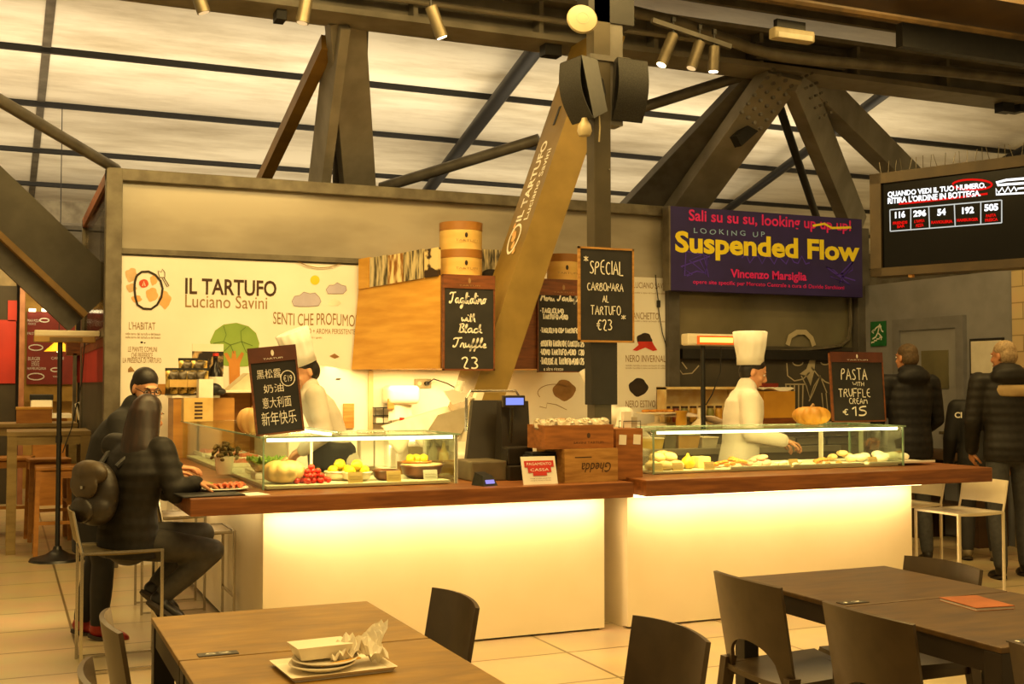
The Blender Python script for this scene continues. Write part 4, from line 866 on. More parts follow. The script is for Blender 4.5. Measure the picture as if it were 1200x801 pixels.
for k in range(26): x = .05+k*(Lw-.1)/26; sb.cyl((x, .06, hs), (x+random.uniform(-.03, .03), .06+random.uniform(-.03, .03), hs+.1), .0025, None, 5)
sb.build('bird_spikes', m_frame, scn)
hg = MB()
for x in (Lw-.25, Lw-.1): hg.cyl((x, .08, hs), (x, .08, hs+2.2), .015, None, 8)
hg.build('hanger_rod', m_black, scn)
b = MB(); b.bx(.28, .31, -.02, .02, -.02, .02); b.build('clip', m_crate, scn)
# ================================================================== TILL AND CRATES
m_pos = M('pos_grey', '#6b5f48', '#5a4f3a', rough=.4, scale=8); m_posd = M('pos_dark', '#2c2418', '#221b12', rough=.35, scale=8)
m_card = M('white_card', '#f2ecdd', '#e9e2d0', rough=.7, scale=10); m_tagc = M('kraft_tag', '#d8b673', '#caa65f', rough=.7, scale=10)
YT = 6.42
def on(px, py, Y): return aty(px, py, Y)
p = on(603, 560, YT+.05); till = thing('cash_register', 'dark touch screen till seen from behind with glowing blue customer display', 'till', (p.x, YT+.2, ZT))
def L2(o, px, py, Y): q = aty(px, py, Y); return Vector((q.x-o.location.x, Y-o.location.y, q.z-o.location.z))
b = MB(); bl = L2(till, 556, 560, YT+.05); br = L2(till, 598, 540, YT+.05); b.bx(bl.x, br.x, -.1, .2, 0, br.z, .01); b.build('printer_base', m_pos, till)
q0, q1 = L2(till, 588, 470, YT+.2), L2(till, 622, 540, YT+.2)
b = MB(); b.hexa([(q0.x-.0, -.02, .0), (q1.x+.0, -.02, .0), (q1.x, .12, 0), (q0.x, .12, 0)], [(q0.x+.02, .06, q0.z), (q1.x+.01, .06, q0.z), (q1.x+.01, .12, q0.z), (q0.x+.02, .12, q0.z)]); b.build('stand_column', m_posd, till)
a, c = L2(till, 553, 545, YT+.25), L2(till, 626, 469, YT+.25)
b = MB(); b.hexa([(a.x+.0, .15, .08), (c.x, .15, .08), (c.x, .19, .08), (a.x, .19, .08)], [(a.x+.09, .26, c.z), (c.x+.02, .26, c.z), (c.x+.02, .3, c.z), (a.x+.09, .3, c.z)]); b.build('monitor', m_posd, till)
a, c = L2(till, 589, 477, YT+.18), L2(till, 614, 463, YT+.18)
b = MB(); b.box(((a.x+c.x)/2, -.02, (a.z+c.z)/2), (c.x-a.x, .04, c.z-a.z), None, .006); cd = b.build('customer_display', m_posd, till)
MB().box(((a.x+c.x)/2, -.042, (a.z+c.z)/2), ((c.x-a.x)*.82, .004, (c.z-a.z)*.6)).build('display_glow', EM('blue_display', '#8f9cf5', 1.1), cd)
b = MB(); b.cyl(((a.x+c.x)/2, .03, .2), ((a.x+c.x)/2, -.0, a.z), .012); b.build('display_pole', m_posd, till)
a, c = L2(till, 600, 565, YT), L2(till, 640, 520, YT)
b = MB(); b.bx(c.x-.22, c.x-.03, -.14, .02, 0, .09, .008); b.bx(c.x-.21, c.x-.04, -.1, .0, .09, .2, .01); b.build('receipt_printer', m_posd, till)
b = MB(); b.tube([(c.x-.3, .3, c.z-.12), (c.x-.3, .3, c.z+.03), (c.x-.27, .3, c.z+.06), (c.x+.0, .3, c.z+.07), (c.x+.06, .3, c.z+.05), (c.x+.08, .3, c.z-.1)], .008, 8) if False else None
q0, q1 = L2(till, 560, 470, YT+.4), L2(till, 624, 458, YT+.4)
b.tube([(q0.x, .4, q0.z-.2), (q0.x, .4, q0.z+.02), (q0.x+.03, .4, q1.z), (q1.x-.03, .4, q1.z), (q1.x, .4, q0.z+.02), (q1.x, .4, 0)], .009, 8); b.build('wire_frame', m_chrome, till)
pt = thing('card_terminal', 'small black card reader on the counter with a violet lit screen', 'card reader', (on(568, 562, 6.25).x, 6.25, ZT), R(15))
b = MB(); b.hexa([(-.05, -.06, 0), (.05, -.06, 0), (.05, .06, 0), (-.05, .06, 0)], [(-.035, -.03, .055), (.035, -.03, .055), (.035, .05, .075), (-.035, .05, .075)]); b.build('terminal_body', m_blackp, pt)
MB().box((0, -.05, .024), (.06, .006, .022), (R(-28), 0, 0)).build('terminal_screen', EM('violet_screen', '#a99df0', 1.0), pt)
x = on(631, 527, 6.45).x; b = MB(); b.bx(-.1, .1, -.07, .07, 0, .16, .01); b.bx(-.09, .09, -.06, .06, .16, .175, .004); solo(b, 'receipt_printer', m_blackp, 'black box shaped receipt printer behind the red and white notice card', 'printer', (x, 6.4, ZT))
cx, cz, w, h = pxr(613, 534, 653, 566, 6.2); nc = thing('notice_card', 'white standing card with red block of text in front of the till', 'card', (cx, 6.2, ZT)); 
b = MB(); b.hexa([(-w/2, -.01, 0), (w/2, -.01, 0), (w/2, -.003, 0), (-w/2, -.003, 0)], [(-w/2, .035, h), (w/2, .035, h), (w/2, .042, h), (-w/2, .042, h)]); b.build('card', m_card, nc)
mt = Matrix.Rotation(-math.atan2(.045, h), 4, 'X')
b = MB()
for z0, z1, hw in ((.62, .86, .43), (.42, .62, .34), (.3, .42, .2)): b.bx(-w*hw, w*hw, -.0145, -.0135, h*z0, h*z1)
o = b.build('red_block', m_redp, nc); o.data.transform(mt)
for z, ww in ((.74, .8), (.52, .6)): tx('PAGAMENTO' if z > .6 else 'CASSA', 0, h*z, w*ww*.9, h*.1, m_card, nc, y=-.0155, mtx=mt)
for z in (.2, .12): tx('si prega di ordinare qui alla cassa', 0, h*z, w*.6, h*.04, m_ink, nc, y=-.0145, mtx=mt)
# wooden crates
def crate(name, label, x0, x1, y0, y1, z0, h, mat, text=None, open_=False):
    t = thing(name, label, 'crate', ((x0+x1)/2, (y0+y1)/2, z0)); W_, D_ = x1-x0, y1-y0; k = .012
    MB().bx(-W_/2+k, W_/2-k, -D_/2+k, D_/2-k, .001, k).build('bottom', mat, t)
    b = MB(); b.bx(-W_/2, W_/2, -D_/2, -D_/2+k, 0, h); b.bx(-W_/2, W_/2, D_/2-k, D_/2, 0, h); b.bx(-W_/2, -W_/2+k, -D_/2+k, D_/2-k, 0, h); b.bx(W_/2-k, W_/2, -D_/2+k, D_/2-k, 0, h)
    b.build('sides', mat, t)
    if not open_: MB().bx(-W_/2, W_/2, -D_/2, D_/2, h, h+.006).build('lid', mat, t)
    return t
a, c = on(662, 564, 6.22), on(724, 526, 6.22); hcr = c.z-ZT
cr = crate('wooden_crate', 'pale wooden crate standing upside down on the counter with dark printed word', a.x, c.x, 6.22, 6.62, ZT, hcr, m_crate)
D2 = -.2
tx('Ghedda', .03, hcr*.45, (c.x-a.x)*.55, hcr*.3, m_ink, cr, y=D2-.003, shear=.25, rot=math.pi)
b = MB(); b.bx(-.11, .0, D2-.002, D2, hcr*.76, hcr*.79); b.build('hand_slot', m_ink, cr)
a2, c2_ = on(660, 528, 6.25), on(719, 502, 6.25); hc2 = .14
cr2 = crate('wooden_box', 'open reddish wooden box of wrapped packs, topmost of the crate stack', a2.x-.12, c2_.x, 6.25, 6.5, ZT+hcr+.007, hc2, m_crate2, None, True)
mb = MB(); disc(mb, (.06, -.1255, hc2*.55), .012, .016, 14); mb.build('emblem', m_ink, cr2); tx('SAVINI TARTUFI', .06, hc2*.25, .2, .014, m_ink, cr2, y=-.1265)
m_bag = M('clear_packs', '#d8cdb6', '#a89877', rough=.25, scale=25, bump=.5)
wdt = c2_.x-a2.x+.12
for k in range(4):
    b = MB(); b.ell((0, 0, 0), (.062, .09, .045)); b.ell((.02, -.05, .02), (.035, .03, .03)); b.ell((-.03, .04, .015), (.03, .04, .03))
    for v in b.bm.verts: v.co += Vector([random.uniform(-.007, .007) for _ in range(3)])
    solo(b, 'wrapped_pack', m_bag, ['crinkled clear pack at left end of the reddish box', 'second crinkled clear pack from the left in the reddish box', 'third crinkled clear pack from the left in the reddish box', 'crinkled clear pack at right end of the reddish box'][k], 'food pack', (a2.x-.12+wdt*(k+.5)/4, 6.36, ZT+hcr+hc2-.005), 0, 'clear packs in the wooden box', False)
for k in range(4): pass
a3, c3 = on(722, 562, 6.3), on(753, 503, 6.3)
tb = crate('wooden_box', 'tall upright wooden box beside the crate stack with two paper tags', a3.x, c3.x, 6.3, 6.55, ZT, c3.z-ZT, m_crate2)
b = MB(); hw = (c3.x-a3.x)
for u in (-.26, .28): b.box((hw*u, -.128, c3.z-ZT-.06), (.05, .004, .06), (0, R(4), 0))
b.build('paper_tag', m_card, tb)
# card holder on the tall box
p = on(738, 490, 6.4); ch = thing('card_rack', 'small wire rack of white cards on the tall wooden box', 'rack', (p.x, 6.4, c3.z))
b = MB()
for y in (-.03, .03):
    b.tube([(-.06, y, .005), (-.06, y, .05), (.06, y, .05), (.06, y, .005)], .003, 6)
b.tube([(-.06, -.03, .005), (-.06, .03, .005)], .003, 6); b.tube([(.06, -.03, .005), (.06, .03, .005)], .003, 6); b.build('wire_frame', m_black, ch)
MB().bx(-.05, -.0, -.02, .02, .01, .11).build('card_block', m_card, ch); MB().bx(.005, .045, -.015, .02, .01, .075).build('card_block', M('grey_card', '#bdb29a', rough=.6), ch)
# ================================================================== FOOD IN THE LEFT CASE
ZF = ZG+.018
def pumpkin(label, p, rx, rz, mat, stem=m_ink2):
    t = thing('pumpkin', label, 'pumpkin', p)
    prof = [(.02*rx, .12*rz)] + [(rx*math.sin(R(a))**.75, rz*(1-math.cos(R(a)))*(1 if a < 150 else .985)) for a in range(12, 172, 10)] + [(.02*rx, 1.86*rz)]
    MB().lathe(prof, 60, lobes=10, lobe=.16).build('flesh', mat, t, 'all'); MB().tube([(0, 0, 1.8*rz), (.006, 0, 2.0*rz), (.02, .004, 2.12*rz)], [.016, .011, .013], 8).build('stem', stem, t, True); return t
m_pk = M('pale_pumpkin', '#eec98a', '#e3ad5f', rough=.5, scale=4); m_pk2 = M('mustard_pumpkin', '#c9922c', '#a87420', rough=.55, scale=5)
p = on(332, 571, 6.58); pumpkin('big pale orange pumpkin inside the left case near the corner', (p.x, 6.58, ZF), .115, .066, m_pk)
p = on(951, 490, 6.72); pumpkin('ribbed mustard pumpkin standing on top of the right glass case', (p.x, 6.72, H), .125, .066, m_pk2)
p = on(296, 500, 6.75); pumpkin('round pumpkin on the left glass top half hidden by the chinese board', (p.x, 6.75, H), .085, .078, m_pk)
def bowl(label, p, r, h, mat, name='bowl', cat='bowl', group=None):
    t = thing(name, label, cat, p, 0, group)
    MB().lathe([(r*.6, 0), (r*.9, h*.35), (r, h), (r*.94, h), (r*.84, h*.4), (0, h*.15)], 28).build('bowl_shell', mat, t, True); 
    b = MB(); b.tube([(r*math.cos(2*math.pi*k/28), r*math.sin(2*math.pi*k/28), h) for k in range(28)], .006, 6, True); b.build('rim', mat, t, True); return t
m_terra = M('brown_glaze', '#6b3a1a', '#53290f', rough=.3, scale=10); m_cer = M('cream_ceramic', '#efe3c8', '#e2d4b4', rough=.3); m_orb = M('orange_glaze', '#c77327', '#b3611b', rough=.3)
m_lem = M('lemon', '#f0d22c', '#e0bd1c', rough=.45, scale=20, bump=.1); m_lime = M('greenish_lemon', '#cfc535', '#b9ae26', rough=.45, scale=20, bump=.1)
rr = random.Random(3)
bowls = [(398, 6.66, .085, .05, m_cer, 'cream bowl of lemons in the left case next to red tomatoes', 4), (418, 6.56, .085, .05, m_cer, 'second bowl with yellow lemons in the left case behind a tag', 4),
         (452, 6.56, .075, .055, m_terra, 'small brown bowl between the lemon bowl and the wide brown bowl', 0), (494, 6.62, .125, .075, m_terra, 'wide brown glazed bowl at the right end of the left case', 0)]
for px, Y, r, h, mt, lb, nl in bowls:
    x = on(px, 560, Y).x; bowl(lb, (x, Y, ZF), r, h, mt)
    if nl:
        where = 'next to red tomatoes' if px < 405 else 'behind the paper tag'
        for k in range(nl):
            a = k*1.7; q = (x+.045*math.cos(a)*(k < 3), Y+.045*math.sin(a)*(k < 3), ZF+h*.75+(.035 if k == 3 else .0))
            b = MB(); b.lathe([(0, -.042), (.008, -.037), (.026, -.02), (.031, 0), (.026, .02), (.008, .037), (0, .043)], 14, (0, 0, .02), Matrix.Rotation(R(80), 4, 'X') @ Matrix.Rotation(a, 4, 'Y'))
            solo(b, 'lemon', m_lime if (k == 1 and px < 405) else m_lem, 'yellow lemon heaped in the cream bowl %s' % where, 'lemon', q, 0, 'lemons in the bowl '+where, 'all')
x = on(494, 545, 6.66).x
bp = bowl('shallow orange plate of lemons resting on the wide brown bowl', (x-.03, 6.66, ZF+.078), .085, .018, m_orb, 'plate', 'plate')
for k in range(3):
    b = MB(); b.lathe([(0, -.036), (.008, -.032), (.022, -.018), (.027, 0), (.022, .018), (.008, .032), (0, .037)], 14, (0, 0, .026), Matrix.Rotation(R(85), 4, 'X') @ Matrix.Rotation(k*1.1, 4, 'Y'))
    solo(b, 'lemon', (m_lem, m_lime, m_lem)[k], 'lemon lying on the shallow orange plate', 'lemon', (x-.075+.042*k, 6.65+.015*(k % 2), ZF+.088), 0, 'lemons on the orange plate', 'all')
b = MB(); b.lathe([(.1, 0), (.122, .004), (.118, .01), (0, .012)], 28); solo(b, 'lid', M('beige_lid', '#d9b98a', '#caa876', rough=.4), 'beige lid covering the wide brown bowl', 'lid', (on(494, 560, 6.62).x, 6.62, ZF+.076))
# red tomatoes in a heap
m_cher = M('red_tomato', '#cf2a1e', '#b81d14', rough=.3, scale=10)
base_x = on(366, 570, 6.52).x; n = 0
tom = None
for layer, (cnt, rad, z) in enumerate(((16, .085, .016), (11, .058, .042), (6, .032, .066), (2, .012, .088))):
    for k in range(cnt):
        a = 2*math.pi*k/cnt+layer*.4; rdx = rad*(1 if k % 2 else .55)
        pos = (base_x+rdx*math.cos(a)*1.15, 6.54+rdx*math.sin(a)*.9, ZF+z)
        if tom is None:
            tom = thing('tomato', 'small shiny red tomato in the heap beside the pale pumpkin', 'tomato', pos, 0, 'heap of small red tomatoes')
            MB().ell((0, 0, 0), (.018, .018, .0165), None, 12, 8).build('fruit', m_cher, tom, 'all')
            b = MB()
            for j in range(5): b.beam((0, 0, .0165), (.009*math.cos(j*1.26), .009*math.sin(j*1.26), .0165), .003, .002)
            b.build('calyx', m_dgreen, tom)
        else: copy_tree(tom, pos, a)
# lettuce and white vase of flowers, further back
m_let = M('lettuce_green', '#8fb02c', '#5f861d', rough=.5, scale=14, bump=.3)
p = on(312, 545, 6.95); t = thing('lettuce', 'bright green lettuce head behind the pale pumpkin in the case', 'lettuce', (p.x, 6.95, ZF+.04))
MB().ell((0, 0, .03), (.07, .06, .045)).build('heart', m_let, t, 'all')
for k in range(9):
    a = k*.7; b = MB(); c_, s_ = math.cos(a), math.sin(a)
    b.grid(lambda u, v, a=a, c_=c_, s_=s_: Vector(((.03+.085*v)*c_-(u-.5)*.11*math.sin(math.pi*(.2+.7*v))*s_, (.03+.085*v)*s_+(u-.5)*.11*math.sin(math.pi*(.2+.7*v))*c_, .0+.085*v**.7+.012*math.sin(9*u+a)-.02*abs(u-.5))), 8, 6, .003); b.build('leaf', m_let, t, 'all')
MB().box((0, 0, -.02), (.16, .14, .04), None, .01).build('tray', MATS['white_card'], t)
p = on(263, 530, 7.4); t = thing('flower_pot', 'white pot of dried dark foliage inside the left arm of the case', 'flower pot', (p.x, 7.4, ZF))
MB().lathe([(.045, 0), (.055, .05), (.06, .11), (.054, .11), (.048, .05), (0, .02)], 20).build('pot', m_cer, t, True)
rr = random.Random(11); b = MB()
for k in range(70):
    a = rr.random()*6.28; e = rr.random(); q = Vector((.09*e*math.cos(a), .09*e*math.sin(a), .13+.07*rr.random()-.04*e)); b.ell(q, (.016, .012, .01), Euler3((a, e*3, a*2)).to_3x3(), 6, 4)
f_ = b.build('foliage', M('dried_foliage', '#6a5626', '#4a3a17', rough=.8, scale=20), t, 'all')
# trays of sliced meat in the left arm
m_ham = M('ham', '#d98a62', '#e9b08a', rough=.45, scale=18, lo=.4, hi=.6); m_sal = M('salami', '#b8482c', '#d47a52', rough=.45, scale=40, lo=.4, hi=.6)
m_tray = M('white_tray', '#f4eddc', '#eae2cc', rough=.35)
names = ['nearest tray of sliced cured meat inside the left arm of the case', 'second tray of cured meat from the pumpkin in the left arm', 'third tray of cured meat from the pumpkin in the left arm', 'farthest tray of cured meat along the left arm of the case']
for k in range(4):
    Y = 7.2+.62*k+(.35 if k else .0); t = thing('food_tray', names[k], 'tray', (1.58, Y, ZF), 0, 'meat trays in the left arm')
    b = MB(); b.bx(-.17, .17, -.24, .24, 0, .012, .004); b.bx(-.175, -.16, -.245, .245, .004, .03, .003); b.bx(.16, .175, -.245, .245, .004, .03, .003); b.bx(-.17, .17, -.245, -.23, .004, .03, .003); b.bx(-.17, .17, .23, .245, .004, .03, .003); b.build('tray', m_tray, t)
    for i in range(8):
        b = MB(); b.grid(lambda u, v, i=i: Vector((-.06+.12*u, -.02+.045*v, .012+.02*math.sin(math.pi*v)+.006*math.sin(7*u+i))), 6, 5, .004)
        solo(b, 'meat_slice', (m_ham, m_sal)[(i+k) % 2], 'folded slice of cured meat on the '+names[k].split(' tray')[0]+' tray of the left arm', 'cured meat', (1.58-.075+.15*(i % 2), Y-.2+.11*(i//2), ZF+.008), .2*((i*7) % 3-1), 'slices on the %s meat tray' % names[k].split(' tray')[0])
def pricetag(label, px, py, Y, w=.075, h=.05, z=None, mat=None, group='price tags in the cases'):
    x = on(px, py, Y).x; t = thing('price_tag', label, 'price tag', (x, Y, z if z is not None else ZF), 0, group)
    b = MB(); b.hexa([(-w/2, 0, 0), (w/2, 0, 0), (w/2, .003, 0), (-w/2, .003, 0)], [(-w/2, .015, h), (w/2, .015, h), (w/2, .018, h), (-w/2, .018, h)]); b.build('card', mat or m_tagc, t)
    b = MB(); b.hexa([(-w*.3, .012, 0), (w*.3, .012, 0), (w*.3, .04, 0), (-w*.3, .04, 0)], [(-w*.3, .014, h*.6), (w*.3, .014, h*.6), (w*.3, .018, h*.6), (-w*.3, .018, h*.6)]); b.build('foot', mat or m_tagc, t)
    mt = Matrix.Rotation(-math.atan2(.015, h), 4, 'X')
    for s, z_ in (('tartufo fresco', .62), ('al pezzo', .35)): tx(s, 0, h*z_, w*.75, h*.14, m_ink2, t, y=-.001, mtx=mt)
for lb, px in (('kraft price tag in front of the lemon bowl', 417), ('kraft price tag in front of small brown bowl', 462), ('pale price tag in front of wide brown bowl', 505)): pricetag(lb, px, 566, 6.43, .085, .06, None, m_card if px > 500 else m_tagc)
# things on the counter outside
b = MB(); x0 = on(530, 566, 6.3).x
p = on(262, 575, 6.33)
pl = thing('plate', 'white plate of sliced red meat in front of the seated woman', 'plate', (1.10, 6.52, ZT)); MB().lathe([(.06, 0), (.1, .004), (.15, .016), (.147, .02), (.1, .009), (0, .007)], 32).build('dish', M('plate_white', '#f4ecd8', '#ece3cc', rough=.25), pl, True)
for k in range(5):
    b = MB(); b.grid(lambda u, v, k=k: Vector((-.055+.11*u, -.018+.04*v, .01+.022*math.sin(math.pi*v)+.005*math.sin(6*u+k))), 6, 5, .005)
    solo(b, 'meat_slice', (m_sal, M('red_meat', '#b03020', '#d8876a', rough=.4, scale=25, lo=.45, hi=.6))[k % 2], 'red meat slice on the plate before the seated woman', 'cured meat', (1.07+.035*k, 6.5+.012*k, ZT+.008), R(60), 'meat slices on the white plate')
b = MB()
for k in range(14):
    rr2 = random.Random(k); b.ell((rr2.uniform(-.05, .04), rr2.uniform(-.05, .05), .02+.012*rr2.random()), (.02, .015, .01), None, 8, 5)
o = b.build('salad', m_let, None, 'all', (1.03, 6.56, ZT+.006)); tag(o, 'small heap of salad on the plate before the seated woman', 'salad', None, 'stuff')
b = MB(); b.box((0, 0, .004), (.32, .24, .008), None, .003); solo(b, 'place_mat', m_black, 'dark tray under the seated woman hand on the counter', 'tray', (1.0, 6.28, ZT), R(5))
b = MB(); b.beam((-.09, 0, .004), (.09, 0, .004), .012, .003); b.beam((.05, 0, .004), (.1, 0, .005), .022, .003); solo(b, 'fork', m_chrome, 'steel fork on the counter by the white plate', 'fork', (1.13, 6.3, ZT), R(20))
b = MB(); b.box((0, 0, .002), (.12, .16, .003), (0, 0, R(12))); solo(b, 'napkin', m_card, 'white paper napkin on the counter below the pumpkin', 'napkin', (1.22, 6.22, ZT))
# ================================================================== FOOD IN THE RIGHT CASE
ZR2 = ZR+.015
m_bun = M('floured_bun', '#f2d9a4', '#e0bb78', rough=.7, scale=9); m_mer = M('white_mozzarella', '#f8efdc', '#efe3c6', rough=.45, scale=6); m_past = M('golden_pastry', '#d99a3c', '#b9741f', rough=.5, scale=14)
wid = lambda px: on(px, 548, 6.6).x
bun = None
for i, (px, Y, z) in enumerate(((765, 6.52, 0), (779, 6.5, 0), (792, 6.54, 0), (772, 6.62, 0), (787, 6.64, 0), (768, 6.74, .0), (782, 6.76, 0), (770, 6.58, .05), (784, 6.58, .05), (776, 6.68, .055))):
    pos = (on(px, 548, Y).x, Y, ZR2+z)
    if bun is None:
        bun = thing('bread_bun', 'floury round bun piled at left end of the right case', 'bun', pos, 0, 'floury buns in the right case')
        MB().lathe([(.03, 0), (.052, .012), (.055, .03), (.042, .05), (.02, .058), (0, .06)], 20).build('crust', m_bun, bun, 'all')
        b = MB()
        for q in (-1, 0, 1): b.tube([(-.035, q*.016, .052-.006*abs(q)), (0, q*.016, .062-.005*abs(q)), (.035, q*.016, .052-.006*abs(q))], .003, 5)
        b.build('scoring', m_past, bun)
    else: copy_tree(bun, pos, i*.8)
b = MB(); b.lathe([(.02, 0), (.04, .01), (.048, .035), (.035, .065), (.012, .085), (.006, .1), (0, .102)], 20); solo(b, 'yellow_pepper', m_lem, 'bright yellow pear shaped fruit next to the buns', 'fruit', (on(806, 548, 6.55).x, 6.55, ZR2), 0, None, 'all')
b = MB(); b.bx(-.05, .05, -.05, .05, 0, .075, .012); solo(b, 'cheese_block', M('pale_cheese', '#f3df9c', '#e9d084', rough=.5), 'pale yellow cheese block right of the bright yellow fruit', 'cheese', (on(823, 548, 6.58).x, 6.6, ZR2))
def pile(label, px, Y, n, mat, kind, r, dx, dz, seed, group, cat):
    rr = random.Random(seed)
    for k in range(n):
        b = MB(); b.ell((0, 0, 0), (1.15*r*rr.uniform(.8, 1.2), 1.15*r*rr.uniform(.8, 1.1), r*.65), None, 10, 7)
        a = rr.random()*6.28; e = rr.random()
        solo(b, kind, mat, label, cat, (on(px, 548, Y).x+dx*e*math.cos(a), Y+.08*e*math.sin(a), ZR2+r*.6+1.6*dz*(1-e)), a, group, 'all')
pile('golden bite sized pastry in the tray right of the cheese block', 858, 6.55, 22, m_past, 'pastry', .02, .16, .03, 1, 'golden pastries in the right case', 'pastry')
pile('pink ham roll in the heap before the chef', 893, 6.6, 16, M('pink_ham', '#e9b8a2', '#dc9f88', rough=.45, scale=12), 'ham_roll', .026, .15, .03, 2, 'ham rolls in the right case', 'ham')
pile('white mozzarella ball at the right end of the right case', 1031, 6.62, 9, m_mer, 'mozzarella', .042, .26, .02, 3, 'white cheese balls in the right case', 'cheese')
pile('small golden crouton in the middle of the right case', 965, 6.5, 18, m_past, 'crouton', .017, .15, .02, 4, 'croutons in the right case', 'crouton')
pile('cream puff near the divider of the right case', 985, 6.7, 8, m_bun, 'cream_puff', .032, .14, .03, 5, 'cream puffs in the right case', 'pastry')
pile('brown truffle at the back of the right end of the right case', 1058, 6.8, 4, M('brown_truffle', '#8a5a28', '#6b421a', rough=.7, scale=18), 'truffle', .03, .12, .02, 6, 'brown truffles in the right case', 'truffle')
pile('pale ravioli on the flat tray in the middle of the right case', 930, 6.5, 14, m_mer, 'ravioli', .022, .14, .012, 8, 'ravioli in the right case', 'pasta')
for k, (lb, x0, x1) in enumerate((('long white tray under the golden pastries in the right case', 836, 905), ('long white tray under the ravioli and croutons', 908, 990), ('long white tray at the right end of the right case', 996, 1072))):
    a, c = on(x0, 553, 6.62).x, on(x1, 553, 6.62).x; b = MB(); b.bx(-(c-a)/2, (c-a)/2, -.2, .2, 0, .006, .002); b.bx(-(c-a)/2, (c-a)/2, -.205, -.195, .0, .016, .002); b.bx(-(c-a)/2, (c-a)/2, .195, .205, 0, .016, .002)
    solo(b, 'food_tray', m_tray, lb, 'tray', ((a+c)/2, 6.62, ZR2-.001))
for lb, px in (('kraft price tag in front of the buns', 771), ('kraft price tag at right of the buns', 795), ('kraft price tag before the pale cheese block', 832), ('kraft price tag below the chef with ravioli', 931), ('kraft price tag before the white cheese balls', 1024)): pricetag(lb, px, 552, 6.43, .075, .05, ZR2)
# slanted glass sneeze tray left leaning inside the right case
# ================================================================== BACK SHELVES AND KITCHEN
ZK = 1.11
p = on(770, 497, 9.7); cs = thing('cake_stand', 'white footed cake stand with pastries by the wall drawings', 'cake stand', (p.x, 9.7, ZK))
MB().lathe([(.1, 0), (.09, .015), (.025, .03), (.022, .09), (.05, .105), (.2, .115), (.2, .125), (0, .125)], 28).build('stand', m_cer, cs, True)
for k in range(7):
    b = MB(); b.ell((0, 0, .012), (.04, .03, .016), None, 10, 6); solo(b, 'pastry', m_past, 'small golden pastry on the footed cake stand', 'pastry', (p.x-.14+.045*k, 9.68+.03*(k % 2), ZK+.125), k, 'pastries on the cake stand', 'all')
b = MB(); b.grid(lambda u, v: Vector((-.27+.54*u, -.15+.3*v, .09+.03*math.sin(5*u)*math.sin(3*v)-.1*max(0, u-.75)*2)), 14, 8, .01); p = on(812, 490, 9.7); solo(b, 'white_cloth', M('pinkish_cloth', '#efe0d6', '#e5d3c8', rough=.8, scale=9, bump=.1), 'white cloth heaped on the back counter left of the right chef', 'cloth', (p.x, 9.7, ZK))
p = on(817, 475, 9.95); jb = thing('jar_shelf', 'low open shelf of jars behind the white cloth', 'shelf', (p.x, 9.95, ZK+.1)); w = .42
b = MB(); b.bx(-w, w, -.08, .08, .24, .265); b.bx(-w, w, -.08, .08, -.1, -.08); b.bx(-w, -w+.02, -.08, .08, -.1, .26); b.bx(w-.02, w, -.08, .08, -.1, .26); b.bx(-w, w, .07, .08, -.1, .26); b.build('shelf_frame', M('pale_shelf', '#d9c590', '#caa86a', rough=.5), jb)
jc = [M('jar_gold', '#c99a3a', '#b18128', rough=.3), M('jar_red', '#9a4a2c', '#7d361d', rough=.3), M('jar_green', '#8c8a4a', '#6f6e35', rough=.3)]
jar = {}
for k in range(8):
    pos = (p.x-.36+.1*k, 9.93, ZK+.02); c = k % 3
    if c not in jar:
        j = thing('jar', ['gold filled jar on the low open shelf', 'reddish jar on the low open shelf', 'olive jar on the low open shelf'][c], 'jar', pos, 0, 'jars on the open shelf'); jar[c] = j
        MB().lathe([(.034, 0), (.038, .01), (.038, .11), (.03, .13), (.03, .135), (0, .135)], 16).build('jar_body', jc[c], j, True); MB().cyl((0, 0, .135), (0, 0, .155), .034, None, 16).build('lid', m_ink, j, True)
    else: copy_tree(jar[c], pos)
for lb, px, Y in (('small white cone stand left of the right chef', 820, 9.55),):
    x = on(px, 490, Y).x; b = MB(); b.lathe([(.09, 0), (.07, .02), (.025, .06), (.02, .16), (.03, .17), (0, .17)], 20); solo(b, 'napkin_stand', m_cer, lb, 'stand', (x, Y, ZK))
p = on(795, 490, 9.6); b = MB(); b.lathe([(.05, 0), (.055, .02), (.05, .1), (.06, .12), (.06, .14), (0, .14)], 20); solo(b, 'amber_jar', jc[0], 'amber jar on the back counter under the white cloth', 'jar', (p.x, 9.55, ZK))
# island tubs
def tub(label, x0, x1, y0, y1, mat, lidm, name='food_tub', lid=True):
    a, c = on(x0, y1, 8.3), on(x1, y0, 8.3); z0 = ZI; t = thing(name, label, 'tub', ((a.x+c.x)/2, 8.3, z0)); w, h = c.x-a.x, max(c.z-z0, .08)
    b = MB(); b.hexa([(-w*.44, -.08, 0), (w*.44, -.08, 0), (w*.44, .08, 0), (-w*.44, .08, 0)], [(-w/2, -.1, h*.88), (w/2, -.1, h*.88), (w/2, .1, h*.88), (-w/2, .1, h*.88)]); b.build('tub_body', mat, t)
    MB().bx(-w*.52, w*.52, -.105, .105, h*.88, h, .006).build('lid', lidm, t); return t
tub('yellow tub on the island worktop, left of the steel tin', 757, 771, 512, 527, M('yellow_tub', '#e8c65a', '#dcb643', rough=.4), m_cer)
tub('square grey steel tin on the island worktop', 772, 786, 505, 528, M('tin_grey', '#8c8468', '#7a7358', rough=.35, metal=.4), M('tin_grey', '#8c8468'), 'steel_tin')
tub('container with pale blue lid on the island worktop', 788, 813, 507, 530, M('amber_tub', '#d9ae62', '#c99c4d', rough=.35), M('blue_lid', '#b9cdd6', '#a9bfca', rough=.4))
tub('white tub on the island worktop beside the right chef', 816, 834, 511, 532, m_cer, m_cer)
